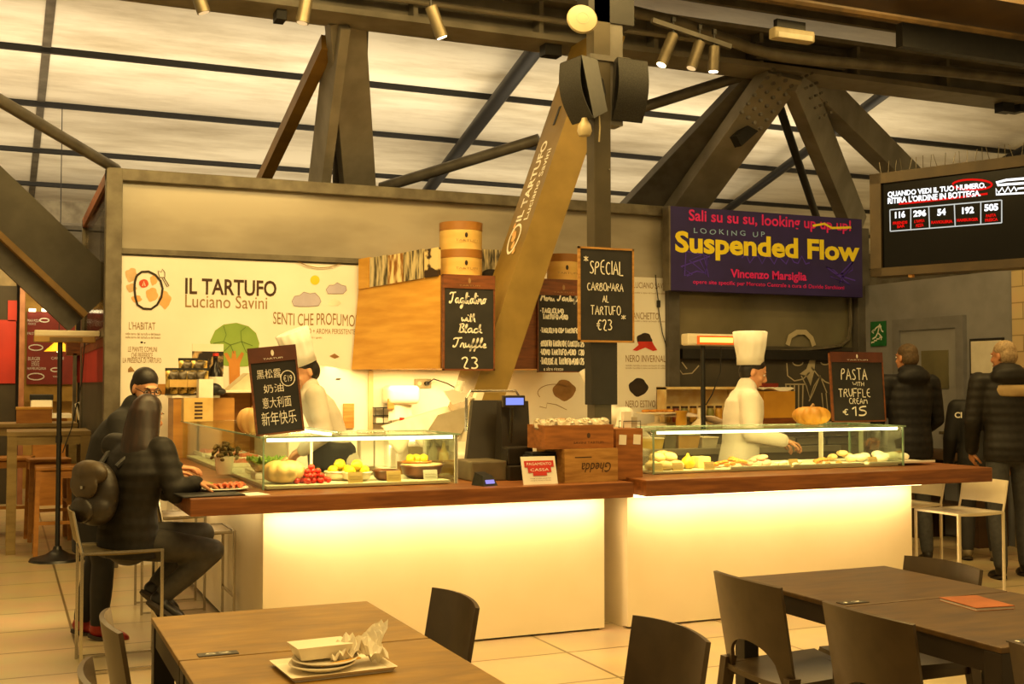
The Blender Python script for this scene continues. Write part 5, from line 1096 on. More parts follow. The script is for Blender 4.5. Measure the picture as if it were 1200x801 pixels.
for k, (lb, px) in enumerate((('left shallow steel pan right of the chef', 940), ('right shallow steel pan beyond the case divider', 975))):
    x = on(px, 530, 8.3).x; t = thing('steel_pan', lb, 'pan', (x, 8.3, ZI)); b = MB(); b.bx(-.16, .16, -.13, .13, 0, .008); b.bx(-.16, .16, -.13, -.12, 0, .07); b.bx(-.16, .16, .12, .13, 0, .07); b.bx(-.16, -.15, -.13, .13, 0, .07); b.bx(.15, .16, -.13, .13, 0, .07); b.build('pan_body', MATS['satin_steel'], t)
    b = MB(); b.bx(-.18, .18, -.15, -.12, .065, .075); b.bx(-.18, .18, .12, .15, .065, .075); b.build('pan_rim', m_chrome, t)
# carton behind the chef, heat lamp with glowing tube
a, c = on(885, 490, 9.65), on(921, 458, 9.65); w, h = c.x-a.x, c.z-ZK-.03
ct_ = thing('carton', 'open yellowish carton on the back counter between chef and pumpkin', 'box', ((a.x+c.x)/2+.02, 9.65, ZK+.03))
MB().bx(-w/2, w/2, -.12, .12, 0, h).build('carton_body', M('yellow_carton', '#c8922f', '#b78226', rough=.6, scale=4), ct_); MB().bx(-w/2-.01, w/2+.01, -.125, .125, -.03, .03).build('carton_base', m_brownw, ct_)
b = MB(); b.grid(lambda u, v: Vector((-w/2+w*u, -.1+.2*v, h+.02+.02*math.sin(7*u+3*v))), 10, 5, .01); b.build('paper_filling', m_card, ct_)
p = on(905, 455, 10.0); b = MB(); b.bx(-.12, .12, -.03, .03, 0, .4); solo(b, 'red_card_box', M('dark_red_card', '#8a2a1a', '#741f12', rough=.6), 'dark red package behind the yellowish carton', 'box', (p.x-.08, 9.98, ZK))
p = on(824, 470, 9.2); hl = thing('heat_lamp', 'black post heater with glowing orange tube behind the right chef', 'heater', (p.x, 9.2, 0))
zc = on(827, 398, 9.2).z; xl, xrr = on(795, 398, 9.3).x-p.x, on(859, 398, 9.3).x-p.x
MB().cyl((0, 0, .02), (0, 0, zc), .022, None, 12).build('pole', m_black, hl, True); MB().lathe([(.2, 0), (.19, .015), (.05, .035), (0, .04)], 28).build('base', m_black, hl, True)
hd = MB(); hd.box(((xl+xrr)/2, 0, zc), (xrr-xl, .12, .11), None, .02); hd = hd.build('heater_head', M('heater_white', '#e8dcc0', '#dccfb0', rough=.4), hl)
q0, q1 = on(809, 398, 9.3).x-p.x, on(847, 398, 9.3).x-p.x
MB().bx(q0, q1, -.068, -.058, zc-.025, zc+.02).build('glowing_tube', EM('orange_glow', '#ff9a3c', 5.0), hd); MB().bx(q0-.03, q1+.02, -.062, -.055, zc-.045, zc+.035).build('reflector', EM('orange_reflector', '#e8601c', 1.2), hd)
b = MB(); b.tube([(.2, -.0, zc-.06), (.19, 0, zc-.3), (.1, 0, zc-.5), (.03, 0, zc-.6)], .006, 6); b.build('lead', m_black, hl)
# kitchen under the hood
ZP = .9
sl = thing('slicing_machine', 'white slicing machine with a round plate under the wooden hood', 'slicer', (on(545, 540, 7.95).x, 7.95, ZP)); m_wm = M('white_enamel', '#f4eedd', '#ece4cf', rough=.3, scale=3); m_wg = M('grey_enamel', '#c2b69a', '#b3a688', rough=.4)
def SL(px, py, dy=0): q = aty(px, py, 7.95+dy); return (q.x-sl.location.x, dy, q.z-ZP)
a, c = SL(527, 560), SL(580, 528); MB().bx(a[0], c[0], -.16, .16, 0, c[2], .02).build('machine_base', m_wm, sl)
a = SL(553, 521); MB().cyl((a[0], 0, c[2]), (a[0], 0, a[2]+.03), .17, .165, 32).build('round_plate', m_wm, sl, True)
b = MB(); b.beam(SL(541, 520, .05), SL(562, 458, .05), .06, .07, (0, 1, 0), .01); b.build('upright', m_wm, sl)
b = MB(); b.hexa([SL(500, 506, -.1), SL(541, 508, -.1), SL(541, 508, .12), SL(500, 506, .12)], [SL(513, 486, -.1), SL(556, 474, -.1), SL(556, 474, .12), SL(513, 486, .12)]); b.build('slanted_tray', m_wg, sl)
b = MB(); b.hexa([SL(530, 474, -.05), SL(556, 466, -.05), SL(556, 466, .1), SL(530, 474, .1)], [SL(520, 458, -.05), SL(532, 456, -.05), SL(532, 456, .1), SL(520, 458, .1)]); b.build('pusher', m_wm, sl)
b = MB(); b.tube([SL(535, 462), SL(540, 452), SL(541, 446)], [.03, .02, .025], 10); b.build('knob', m_wm, sl, True)
b = MB(); b.grid(lambda u, v: Vector((-.3+.5*u, -.1+.2*v, .30+.14*u-.12*math.sin(math.pi*u*3)**2*(1-v)*.8-.12*(1-v)**2)), 24, 8, .006); solo(b, 'paper_sheets', M('white_paper', '#f7f0df', '#efe6cf', rough=.8, scale=4), 'white paper sheets draped in front of the slicing machine', 'paper', (on(498, 500, 8.0).x, 8.0, ZP), 0, None, 'all')
pb = thing('paper_stand', 'white box under the draped paper sheets', 'box', (on(498, 530, 8.2).x, 8.2, ZP)); MB().bx(-.3, .3, -.1, .1, 0, .2, .01).build('box_body', m_wm, pb); MB().bx(-.2, .2, -.11, -.098, .04, .15).build('front_label', m_wg, pb)
# towel dispenser, sockets, rack on the wall
p = aty(465, 470, YB); td = thing('towel_dispenser', 'white paper towel dispenser on the wall under the hood', 'dispenser', (p.x, YB-.12, p.z)); MB().box((0, 0, .06), (.3, .22, .17), None, .05, 3).build('dispenser_body', m_wm, td, True)
b = MB(); b.grid(lambda u, v: Vector((-.13+.22*u, -.05-.02*math.sin(5*u), -.03-.14*v*(1-.3*u))), 8, 5, .006); b.build('paper_towel', m_card, td)
b = MB(); b.box((-.12, -.08, -.02), (.06, .03, .1), None, .01); b.build('lever', m_crate, td)
p = aty(495, 449, YB); so = thing('wall_socket', 'double wall socket with black plug and lead under the hood', 'socket', (p.x, YB-.012, p.z)); MB().box((0, 0, 0), (.16, .02, .085), None, .005).build('cover_plate', MATS['cream_plastic'], so); b = MB(); b.cyl((.03, -.01, 0), (.03, -.05, .0), .02); b.tube([(.03, -.05, 0), (.08, -.07, .04), (.2, -.1, .0), (.36, -.1, -.08)], .006, 6); b.build('plug', m_black, so); MB().cyl((-.035, -.012, 0), (-.035, -.008, 0), .02).build('socket_hole', m_wg, so)
p = aty(445, 487, YB); rk = thing('wire_rack', 'small black wire rack on the wall left of paper sheets', 'rack', (p.x, YB-.06, p.z-.07)); b = MB(); 
for z in (0, .07, .14): b.bx(-.075, .075, -.045, .045, z, z+.008)
for x in (-.075, 0, .07): b.bx(x, x+.006, -.045, -.04, 0, .15)
b.build('frame', m_black, rk); MB().bx(-.06, .06, -.03, .03, .01, .06).build('tissue_pack', m_card, rk)
p = aty(408, 487, YB); solo(MB().box((0, 0, 0), (.1, .02, .22), None, .004), 'notice_plate', m_crate, 'brown wooden plate on the white wall right of left chef', 'plate', (p.x, YB-.012, p.z))
def bottle(label, px, Y, z, h, r, mat, cap, name='bottle', cat='bottle'):
    x = on(px, 500, Y).x; t = thing(name, label, cat, (x, Y, z)); MB().lathe([(r*.9, 0), (r, h*.03), (r, h*.55), (r*.35, h*.75), (r*.32, h*.92), (r*.36, h*.93), (r*.36, h*.95), (0, h*.95)], 20).build('bottle_body', mat, t, True); MB().cyl((0, 0, h*.93), (0, 0, h), r*.4, None, 14).build('cap', cap, t, True); return t
bottle('spray bottle with red trigger on the kitchen counter', 471, 8.1, ZP, .36, .045, m_wm, m_redp, 'spray_bottle')
bottle('small clear dispenser bottle behind the wide brown bowl', 508, 7.9, ZP, .22, .035, M('clear_bottle', '#cfc3a0', '#bfb190', rough=.15), m_wg)
bottle('pale oil bottle left of the slicing machine', 520, 7.85, ZP, .2, .035, M('oil_bottle', '#d9c178', '#c7ad5f', rough=.15), m_wg)
for k, (lb, px) in enumerate((('left clear canister on the kitchen counter', 428), ('right clear canister on the kitchen counter', 445))):
    x = on(px, 520, 8.3).x; t = thing('canister', lb, 'canister', (x, 8.3, ZP)); MB().bx(-.05, .05, -.05, .05, 0, .24, .008).build('canister_body', MATS['white_enamel'], t); MB().bx(-.052, .052, -.052, .052, .24, .265, .006).build('lid', m_wg, t)
# goods on the shelf by the left end of the wall
x0, x1 = aty(203, 480, 9.6).x, aty(304, 480, 9.6).x
sh = thing('display_shelf', 'wooden box shelf against the white wall above the left arm', 'shelf', ((x0+x1)/2, 9.75, 0)); w = x1-x0
zs = aty(250, 463, 9.6).z; ztop2 = aty(285, 457, 9.6).z
m_shw = M('honey_shelf', '#c08a3c', '#a87430', rough=.5, scale=2, stretch=(1, 1, 7))
b = MB(); b.bx(-w/2+.0, -w/2+.33, -.16, .16, .9, zs-.02); b.build('left_box', m_shw, sh); MB().bx(-w/2-.01, -w/2+.36, -.17, .17, zs-.02, zs+.005, .003).build('white_ledge', m_wm, sh)
b = MB(); b.bx(w/2-.5, w/2-.48, -.16, .16, .9, ztop2-.02); b.bx(w/2-.02, w/2, -.16, .16, .9, ztop2-.02); b.bx(w/2-.5, w/2, .14, .16, .9, ztop2-.02); b.bx(w/2-.48, w/2-.2, -.14, .12, .92, ztop2-.06); b.build('right_box', m_shw, sh); MB().bx(w/2-.53, w/2+.05, -.18, .17, ztop2-.02, ztop2, .003).build('white_board', m_wm, sh)
MB().bx(-w/2, w/2, -.18, .18, 0, .9).build('lower_body', m_white, sh)
m_bagf = M('foil_bag', '#d4b25e', '#3a2e14', rough=.25, metal=.3, scale=9, lo=.44, hi=.52)
def bag(label, px, py, Y, z, w, h, tilt=0):
    p = aty(px, py, Y); t = thing('snack_bag', label, 'snack bag', (p.x, Y, z), tilt, 'foil bags on the left shelf')
    b = MB(); b.grid(lambda u, v: Vector(((u-.5)*w*(1-.06*math.sin(math.pi*v)), -.035*math.sin(math.pi*v)**.7*math.sin(math.pi*u)**.6 if 0 < u < 1 and 0 < v < 1 else 0, h*v)), 8, 10, 0); b.grid(lambda u, v: Vector(((u-.5)*w*(1-.06*math.sin(math.pi*v)), .035*math.sin(math.pi*v)**.7*math.sin(math.pi*u)**.6 if 0 < u < 1 and 0 < v < 1 else 0, h*v)), 8, 10, 0)
    b.build('bag_body', m_bagf, t, 'all'); b = MB(); b.bx(-w/2, w/2, -.004, .004, h-.01, h+.012); b.bx(-w/2, w/2, -.004, .004, -.004, .008); b.build('seal', m_black, t)
    b = MB(); b.bx(-w*.3, w*.3, -.04, -.034, h*.3, h*.6); b.build('label', m_tagc, t)
for k in range(4): bag(['leftmost foil bag on the white shelf ledge', 'second foil bag from the left on the shelf ledge', 'third foil bag from the left on the shelf ledge', 'rightmost foil bag of the front row on the ledge'][k], 203+10.5*k, 455, 9.58, zs+.006, .13, .2, R(8*(-1)**k))
for k in range(2): bag(['left foil bag raised on the back row of the shelf', 'right foil bag raised on the back row of the shelf'][k], 219+14*k, 440, 9.78, zs+.09, .14, .2, R(5))
b = MB(); b.bx(-.28, .12, -.05, .05, 0, .085); solo(b, 'riser_block', m_shw, 'small wooden riser behind the front row of foil bags', 'riser', (aty(226, 450, 9.8).x, 9.8, zs+.006))
wb = bottle('big dark wine bottle with red capsule on the left shelf', 252, 9.62, zs-.0, .34, .06, M('dark_bottle', '#1c1510', '#120d09', rough=.15, scale=8), m_redp, 'wine_bottle'); MB().lathe([(.0605, .06), (.0612, .06), (.0612, .15), (.0605, .15)], 24).build('bottle_label', m_card, wb, True)
b = MB(); b.ell((0, 0, .05), (.07, .05, .05)); b.ell((.05, .0, .03), (.05, .05, .03)); b.ell((-.04, 0, .09), (.04, .04, .04)); solo(b, 'black_bow', m_black, 'bunch of black ribbon before the wine bottle', 'ribbon', (aty(250, 455, 9.5).x, 9.5, zs), 0, None, 'all')
a, c = aty(225, 438, 9.88), aty(262, 403, 9.88); fp = thing('framed_picture', 'dark photo card with white top strip behind the wine bottle', 'picture', ((a.x+c.x)/2, 9.88, a.z)); w_, h_ = c.x-a.x, c.z-a.z
MB().bx(-w_/2, w_/2, 0, .015, 0, h_).build('card', m_wm, fp); MB().bx(-w_/2, w_/2, -.003, 0, 0, h_*.75).build('photo', M('dish_photo', '#d8b37a', '#1f150d', rough=.4, scale=9, lo=.5, hi=.62), fp); MB().bx(-w_/2, w_/2, .0, .03, -(a.z-zs), .0).build('card_foot', m_wm, fp)
a, c = aty(232, 478, 9.45), aty(248, 444, 9.45); b = MB(); b.bx(-.055, .055, -.06, .06, 0, c.z-a.z, .002); solo(b, 'carton', m_card, 'upright white carton in front of the dark wine bottle', 'box', ((a.x+c.x)/2, 9.45, a.z-.0))
b = MB(); b.bx(-.12, .12, -.12, .12, .0, aty(240, 480, 9.4).z-.02); solo(b, 'plinth_box', m_white, 'white plinth under the upright white carton at the end of the case', 'plinth', ((a.x+c.x)/2, 9.45, 0)) if False else None
ld = thing('carton', 'pale striped carton below the upright white carton', 'box', (aty(231, 485, 9.3).x, 9.3, H)); zz = aty(231, 466, 9.3).z-H
MB().bx(-.11, .11, -.07, .07, 0, max(zz, .1)).build('carton_body', m_tagc, ld)
b = MB()
for k in range(5): b.bx(-.03, .03, -.073, -.07, .02+.028*k, .035+.028*k)
b.build('stripes', m_ink, ld)
pf = MB(); pf.prism([(-.14, 0), (.16, 0), (.03, .14)], -.07, .07); solo(pf, 'folded_paper', M('grey_paper', '#dccfb2', '#cbbd9d', rough=.8), 'folded white paper tent on the right end of the shelf', 'paper', (aty(284, 456, 9.7).x, 9.7, ztop2), R(10), None, False)
# ================================================================== FURNITURE
m_tabl = M('weathered_table_top', '#957024', '#7a5a1c', rough=.42, scale=5, stretch=(1.2, 3.5, 2), bump=.2, detail=10)
m_tleg = M('table_frame', '#2c2114', '#20180e', rough=.5, scale=4)
m_chair = M('brown_plastic', '#4a3b26', '#40321f', rough=.36, scale=14)
m_plaq = M('grey_plaque', '#3f3a33', '#37322b', rough=.4, metal=.3)
m_tabd = M('dark_table_top', '#5c4320', '#45311a', rough=.4, scale=4, stretch=(1.2, 5, 2), bump=.12, detail=10)
def table(label, x0, x1, y0, y1, z=.75, plaques=(), mt_=None):
    t = thing('dining_table', label, 'table', ((x0+x1)/2, (y0+y1)/2, 0)); w, d = (x1-x0)/2, (y1-y0)/2
    MB().bx(-w, w, -d, d, z-.018, z, .004).build('tabletop', mt_ or m_tabl, t)
    b = MB(); k = .004
    for s in (-1, 1): b.bx(-w+k, w-k, s*(d-.016)-.012, s*(d-.016)+.012, z-.085, z-.018); b.bx(s*(w-.018)-.012, s*(w-.018)+.012, -d+k+.03, d-k-.03, z-.083, z-.019)
    b.build('apron', m_tleg, t)
    for sx in (-1, 1):
        for sy in (-1, 1): MB().bx(sx*(w-.0015)-.065*(sx > 0), sx*(w-.0015)+.065*(sx < 0), sy*(d-.0015)-.065*(sy > 0), sy*(d-.0015)+.065*(sy < 0), 0, z-.0185, .003).build('leg', m_tleg, t)
    for px, py, s in plaques:
        q = MB().bx(px-.055, px+.055, py-.02, py+.02, z, z+.003, .001).build('number_plaque', m_plaq, t)
        mt = Matrix.Translation((px, py, z+.0036)) @ Matrix.Rotation(R(-90), 4, 'X')
        tx(s, 0, 0, .07, .016, m_card, q, y=0, mtx=mt)
    return t
table('weathered wooden table nearest the seated woman, empty, with number plaque', .45, 1.17, 3.31, 3.95, .75, ((-.25, -.29, '52'),))
table('weathered wooden table holding the paper tray of leftovers', .45, 1.17, 2.66, 3.30)
table('dark wooden table on the right, far one of the pair beside two brown chairs', 2.62, 3.36, 3.21, 3.86, .75, ((-.30, -.285, '12'),), m_tabd)
table('dark wooden table on the right with the brown menu booklet', 2.62, 3.36, 2.53, 3.20, .75, ((-.24, -.30, '13'),), m_tabd)
def make_chair():
    t = thing('dining_chair', '', 'chair', (0, 0, 0), 0, 'brown plastic chairs round the wooden tables')
    def back(u, v):
        s = 2*u-1; zl = .47+(.10*math.sqrt(max(0, 1-(s/.72)**2)) if abs(s) < .72 else 0); zl = zl if abs(s) < .72 else .44
        z = zl + (.79-zl)*v; hw = .205+.012*(z-.45)
        return Vector((s*hw, -.19-.17*(z-.45)-.035*(1-s*s), z+.006*(1-s*s)*v))
    b = MB(); b.grid(back, 24, 10, .014); b.build('backrest', m_chair, t, True)
    def seat(u, v): s = 2*u-1; q = 2*v-1; return Vector((s*(.205-.01*v), q*.21, .455-.012*(1-s*s)+.006*q))
    b = MB(); b.grid(seat, 14, 10, .02); b.build('seat', m_chair, t, True)
    for sx in (-1, 1):
        b = MB(); b.hexa([(sx*.22-.02, -.27, 0), (sx*.22+.015, -.27, 0), (sx*.22+.015, -.235, 0), (sx*.22-.02, -.235, 0)], [(sx*.195-.018, -.215, .47), (sx*.195+.018, -.215, .47), (sx*.195+.018, -.165, .47), (sx*.195-.018, -.165, .47)]); b.build('leg', m_chair, t)
        b = MB(); b.hexa([(sx*.205-.02, .2, 0), (sx*.205+.015, .2, 0), (sx*.205+.015, .235, 0), (sx*.205-.02, .235, 0)], [(sx*.18-.02, .16, .45), (sx*.18+.02, .16, .45), (sx*.18+.02, .21, .45), (sx*.18-.02, .21, .45)]); b.build('leg', m_chair, t)
    b = MB(); b.bx(-.19, .19, .165, .195, .40, .45, .006); b.bx(-.2, -.175, -.2, .19, .40, .45, .006); b.bx(.175, .2, -.2, .19, .40, .45, .006); b.build('seat_rim', m_chair, t)
    return t
FX, FNX = R(-90), R(90)
ch0 = make_chair()
spots = [(2.74, 3.60, FX, 'brown plastic chair at the far right table, back turned, arched gap visible'), (2.72, 2.93, FX, 'brown plastic chair at the near right table, back turned to us'),
         (3.20, 3.62, FNX, 'brown plastic chair beyond the right tables, in front of the white bar stools'), (2.81, 2.24, FX, 'brown plastic chair cut by the bottom right corner'),
         (1.15, 3.68, FNX, 'brown plastic chair right of the empty left table, in front of lit counter'), (1.55, 2.97, FNX, 'brown plastic chair alone at the bottom middle, right of the table with leftovers'),
         (.56, 3.74, FX, 'brown plastic chair left of the empty left table, seen edge on'), (.46, 3.06, FX, 'brown plastic chair cut by the bottom edge, left of the leftovers table')]
for i, (x, y, rz, lb) in enumerate(spots):
    if i == 0: ch0.location = (x, y, 0); ch0.rotation_euler = (0, 0, rz); ch0['label'] = lb
    else: copy_tree(ch0, (x, y, 0), rz, lb)
# menu booklet
p = atz(1144, 708, .75); bk_ = thing('menu_booklet', 'brown orange menu booklet lying on the near right table', 'booklet', (p.x, p.y, .75), R(-8)); m_men = M('menu_cover', '#a65a20', '#8f4a18', rough=.5, scale=6)
MB().box((0, 0, .0045), (.145, .195, .009)).build('pages', m_card, bk_); MB().box((0, 0, .010), (.15, .2, .003), None, .001).build('cover', m_men, bk_); mt = Matrix.Translation((0, 0, .0122)) @ Matrix.Rotation(R(-90), 4, 'X'); tx('MENU', 0, .02, .05, .012, M('menu_print', '#c98a4a', '#bd7d3e', rough=.6), bk_, y=0, mtx=mt)
MB().box((0, 0, -.0), (.15, .2, .002)).build('back_cover', m_men, bk_)
# leftovers on the near left table
p = atz(390, 783, .75); tr = thing('paper_tray', 'square white paper tray of leftovers on the near left table', 'tray', (p.x, p.y, .75), R(3)); m_pap = M('white_disposable', '#efe4cc', '#e4d8bd', rough=.55, scale=6)
b = MB(); s = .13; b.bx(-s, s, -s*.75, s*.75, 0, .004); 
for sg_ in (-1, 1): b.hexa([(-s, sg_*s*.75, .002), (s, sg_*s*.75, .002), (s, sg_*s*.72, .002), (-s, sg_*s*.72, .002)], [(-s-.01, sg_*(s*.75+.012), .014), (s+.01, sg_*(s*.75+.012), .014), (s+.01, sg_*(s*.75+.009), .014), (-s-.01, sg_*(s*.75+.009), .014)]); b.hexa([(sg_*s, -s*.75, .002), (sg_*s, s*.75, .002), (sg_*(s-.004), s*.75, .002), (sg_*(s-.004), -s*.75, .002)], [(sg_*(s+.012), -s*.75-.01, .014), (sg_*(s+.012), s*.75+.01, .014), (sg_*(s+.009), s*.75+.01, .014), (sg_*(s+.009), -s*.75-.01, .014)])
b.build('tray_body', m_pap, tr)
b = MB(); b.hexa([(-.06, -.035, 0), (.06, -.035, 0), (.06, .035, 0), (-.06, .035, 0)], [(-.075, -.05, .035), (.075, -.05, .035), (.075, .05, .035), (-.075, .05, .035)]); 
solo(b, 'food_box', m_pap, 'white rectangular food box stacked on paper plates in the tray', 'box', (p.x-.03, p.y+.02, .782), R(4))
for k in range(2):
    b = MB(); b.lathe([(.05, .0), (.06, .004), (.088, .016), (.086, .019), (.06, .008), (0, .006)], 32); solo(b, 'paper_plate', m_pap, ['lower white paper plate under the food box', 'upper white paper plate under the food box'][k], 'plate', (p.x-.03+.008*k, p.y-.005, .755+.012*k))
rr = random.Random(5)
b = MB()
def crump(u, v): return Vector(((u-.5)*.15, (v-.5)*.11, .012+.04*abs(math.sin(9*u+5*v))*math.sin(math.pi*u)+.022*math.sin(13*v+7*u)*math.sin(math.pi*v)+.022*rr.random()))
b.grid(crump, 18, 14, .0015); b.grid(lambda u, v: Vector((.02+(u-.5)*.09+.02*math.sin(9*v), (v-.5)*.05, .02+.075*u*abs(math.cos(5*v+2*u))+.02*rr.random())), 13, 10, .0015)
solo(b, 'crumpled_napkin', M('napkin_paper', '#f3ead4', '#e6dac0', rough=.85, scale=10), 'crumpled white paper napkin at the right side of the paper tray', 'napkin', (p.x+.065, p.y+.01, .757), 0, None, False)
b = MB(); b.beam((-.05, -.07, .004), (.06, -.05, .012), .012, .003); solo(b, 'wooden_fork', m_ply, 'small wooden fork under the food box in the tray', 'fork', (p.x, p.y, .772))
# bar stools of steel wire
def make_stool(label, mseat, mleg, group):
    t = thing('bar_stool', label, 'stool', (0, 0, 0), 0, group); h = .63
    b = MB(); b.grid(lambda u, v: Vector(((u-.5)*.4, (v-.5)*.38, h-.004-.012*math.sin(math.pi*v)*.5)), 8, 8, .012); b.build('seat', mseat, t, True)
    for sx in (-1, 1):
        for sy in (-1, 1): MB().beam((sx*.2, sy*.2, 0), (sx*.2, sy*.2, h), .016, .016, (0, 1, 0), .002).build('leg', mleg, t)
    b = MB()
    for s in (-1, 1): b.beam((s*.2, -.2, h-.006), (s*.2, .2, h-.006), .014, .014); b.beam((-.2, s*.2, h-.006), (.2, s*.2, h-.006), .014, .014); b.beam((s*.2, -.2, .012), (s*.2, .2, .012), .012, .012)
    b.beam((-.2, .2, .24), (.2, .2, .24), .014, .014); b.build('frame', mleg, t)
    b = MB()
    for s in (-1, 1): b.tube([(s*.2, -.2, h), (s*.2, -.215, h+.06), (s*.2, -.245, h+.21)], .008, 8)
    b.build('back_post', mleg, t); b = MB(); b.grid(lambda u, v: Vector(((u-.5)*.39, -.215-.03*v-.02*math.sin(math.pi*u), h+.05+.16*v)), 8, 4, .006); b.build('backrest', mseat, t, True)
    return t
m_ss = M('steel_seat', '#8d7a4c', '#7b693e', rough=.35, metal=.5, scale=5); m_ws = M('white_seat', '#efe6cf', '#e4dabf', rough=.4, scale=5); m_wl = M('white_steel', '#e6dcc2', '#d8cdb0', rough=.35, metal=.2)
s0 = make_stool('steel bar stool under the seated woman with the backpack', m_ss, m_chrome, 'bar stools at the left counter'); s0.location = (.59, 6.67, 0); s0.rotation_euler = (0, 0, FX)
copy_tree(s0, (1.08, 7.29, 0), FX, 'empty steel bar stool tucked under the left end of the counter')
copy_tree(s0, (1.05, 8.2, 0), FX, 'farther empty steel bar stool along the left arm of the counter')
s1_ = make_stool('nearer white bar stool at the right end of the right counter', m_ws, m_wl, 'white bar stools at the right end'); s1_.location = (6.09, 6.24, 0); s1_.rotation_euler = (0, 0, FNX)
copy_tree(s1_, (6.09, 6.82, 0), FNX, 'farther white bar stool at the right end, partly behind the panel')
# ================================================================== LEFT BACKGROUND
p = atz(67, 656, 0); lx, ly = p.x, p.y
hl2 = thing('heat_lamp', 'tall black post heater with white head on the left, unlit', 'heater', (lx, ly, 0)); zc = aty(80, 394, ly).z
MB().cyl((0, 0, .02), (.0, 0, zc), .02, None, 12).build('pole', m_black, hl2, True); MB().lathe([(.23, 0), (.22, .02), (.1, .05), (.04, .09), (.03, .12), (0, .12)], 32).build('base', m_blackp, hl2, True)
MB().cyl((0, 0, 1.0), (0, 0, 1.06), .027, None, 12).build('pole_joint', m_black, hl2, True)
xa_, xb_ = aty(40, 394, ly).x-lx, aty(116.5, 394, ly).x-lx
hd = MB(); hd.box(((xa_+xb_)/2, 0, zc+.025), (xb_-xa_, .13, .05), None, .012); hd = hd.build('heater_head', M('heater_white', '#e8dcc0'), hl2)
MB().box(((xa_+xb_)/2-.02, -.0, zc-.025), ((xb_-xa_)*.94, .12, .055), None, .008).build('lower_casing', M('tan_casing', '#b08a4a', '#99763c', rough=.45, scale=4), hd); MB().box(((xa_+xb_)/2-.01, -.062, zc-.028), ((xb_-xa_)*.5, .004, .035)).build('grille', M('grille_brown', '#6e5426', '#5a431c', rough=.5), hd)
b = MB(); b.tube([(xb_-.12, 0, zc-.04), (xb_-.14, .01, zc-.4), (xb_-.22, .02, zc-.8), (.03, .01, zc-1.0)], .005, 6); b.build('lead', m_black, hl2)
m_tw = M('bar_table_wood', '#8f7a4a', '#786338', rough=.45, scale=2, stretch=(2, 2, 8)); m_sw = M('stool_wood', '#b37a34', '#99642a', rough=.5, scale=2, stretch=(2, 2, 8))
def bartable(label, x0, x1, y0, y1, z):
    t = thing('high_table', label, 'table', ((x0+x1)/2, (y0+y1)/2, 0)); w, d = (x1-x0)/2, (y1-y0)/2
    MB().bx(-w, w, -d, d, z-.04, z, .004).build('tabletop', m_tw, t); b = MB(); b.bx(-w+.02, w-.02, -d+.02, d-.02, z-.12, z-.04); b.build('apron', m_tw, t)
    for sx in (-1, 1):
        for sy in (-1, 1): MB().bx(sx*(w-.045)-.04, sx*(w-.045)+.04, sy*(d-.045)-.04, sy*(d-.045)+.04, 0, z-.04).build('leg', m_tw, t)
bartable('nearer high wooden table left, behind the unlit heater', .04, .74, 11.25, 11.95, 1.08); bartable('farther high wooden table at the left edge behind the first', -.4, .72, 12.9, 13.6, 1.1)
def wstool(label, x, y, r=0, cp=None):
    if cp is not None: return copy_tree(cp, (x, y, 0), r, label)
    t = thing('wooden_stool', label, 'stool', (x, y, 0), r, 'wooden high stools'); MB().bx(-.19, .19, -.17, .17, .75, .785, .01).build('seat', m_sw, t)
    for sx in (-1, 1):
        for sy in (-1, 1): MB().beam((sx*.18, sy*.16, 0), (sx*.165, sy*.14, .75), .038, .038, (0, 1, 0)).build('leg', m_sw, t)
    b = MB(); b.bx(-.17, .17, -.16, -.14, .68, .74); b.bx(-.17, .17, .14, .16, .68, .74); b.bx(-.175, -.155, -.15, .15, .68, .74); b.bx(.155, .175, -.15, .15, .68, .74); b.bx(-.175, .175, -.16, -.14, .28, .31); b.bx(-.17, -.15, -.15, .15, .36, .39); b.bx(.15, .17, -.15, .15, .36, .39); b.build('rails', m_sw, t); return t
ws = wstool('wooden stool right in front of the nearer high table, behind the heater post', .46, 11.12)
wstool('wooden stool at the left edge beside the high table leg', -.24, 11.7, R(10), ws); wstool('wooden stool under the far side of the nearer high table', .42, 12.25, R(5), ws); wstool('wooden stool by the farther high table on the left', .1, 12.65, R(-8), ws); wstool('wooden stool left of the farther high table', -.35, 12.6, R(4), ws)
bxw = thing('wooden_box', 'pale wooden box on the farther high table at left', 'box', (aty(40, 484, 13.1).x, 13.1, 1.1)); MB().bx(-.17, .17, -.1, .1, 0, .16, .004).build('box_body', m_sw, bxw); MB().bx(-.175, .175, -.105, .105, .14, .165, .003).build('lid', m_ply, bxw)
YL = 16.0
def lw(x, y, Y=YL): return aty(x, y, Y)
def lpanel(name, box, mat, Y=YL, dep=.06, z0=None):
    a, c = lw(box[0], box[3], Y), lw(box[2], box[1], Y); b = MB().bx(a.x, c.x, Y, Y+dep, a.z if z0 is None else z0, c.z); b.mat = mat; return b
m_redw = M('red_panel', '#b4281a', '#9c1f13', rough=.6, scale=2); m_redd = M('dark_red_board', '#8c2416', '#771c10', rough=.6, scale=3)
wl_ = struct(lpanel('x', (-60, 335, 20, 640), M('dark_brown_wall', '#3a3122', '#2d2619', rough=.7, scale=2), 16.05, .1, 0), 'wall_shop')
lpanel('x', (-60, 375, 19, 449), m_redw, 16.03, .02).build('red_stripe', m_redw, wl_); lpanel('x', (9, 352, 20, 376), m_redw, 16.03, .02).build('red_stripe', m_redw, wl_)
struct(lpanel('x', (-60, 285, 20, 336), M('pale_upper_wall', '#8a7c60', '#75684e', rough=.7), 16.06, .1), 'wall_shop_upper')
struct(lpanel('x', (19, 322, 30, 640), M('pinkish_post', '#9c6a50', '#875840', rough=.5), 15.9, .15, 0), 'trim_70')
struct(lpanel('x', (28, 318, 90, 470), M('ochre_wall', '#b08a3a', '#9a772e', rough=.6), 18.0, .1), 'wall_shop_inside')
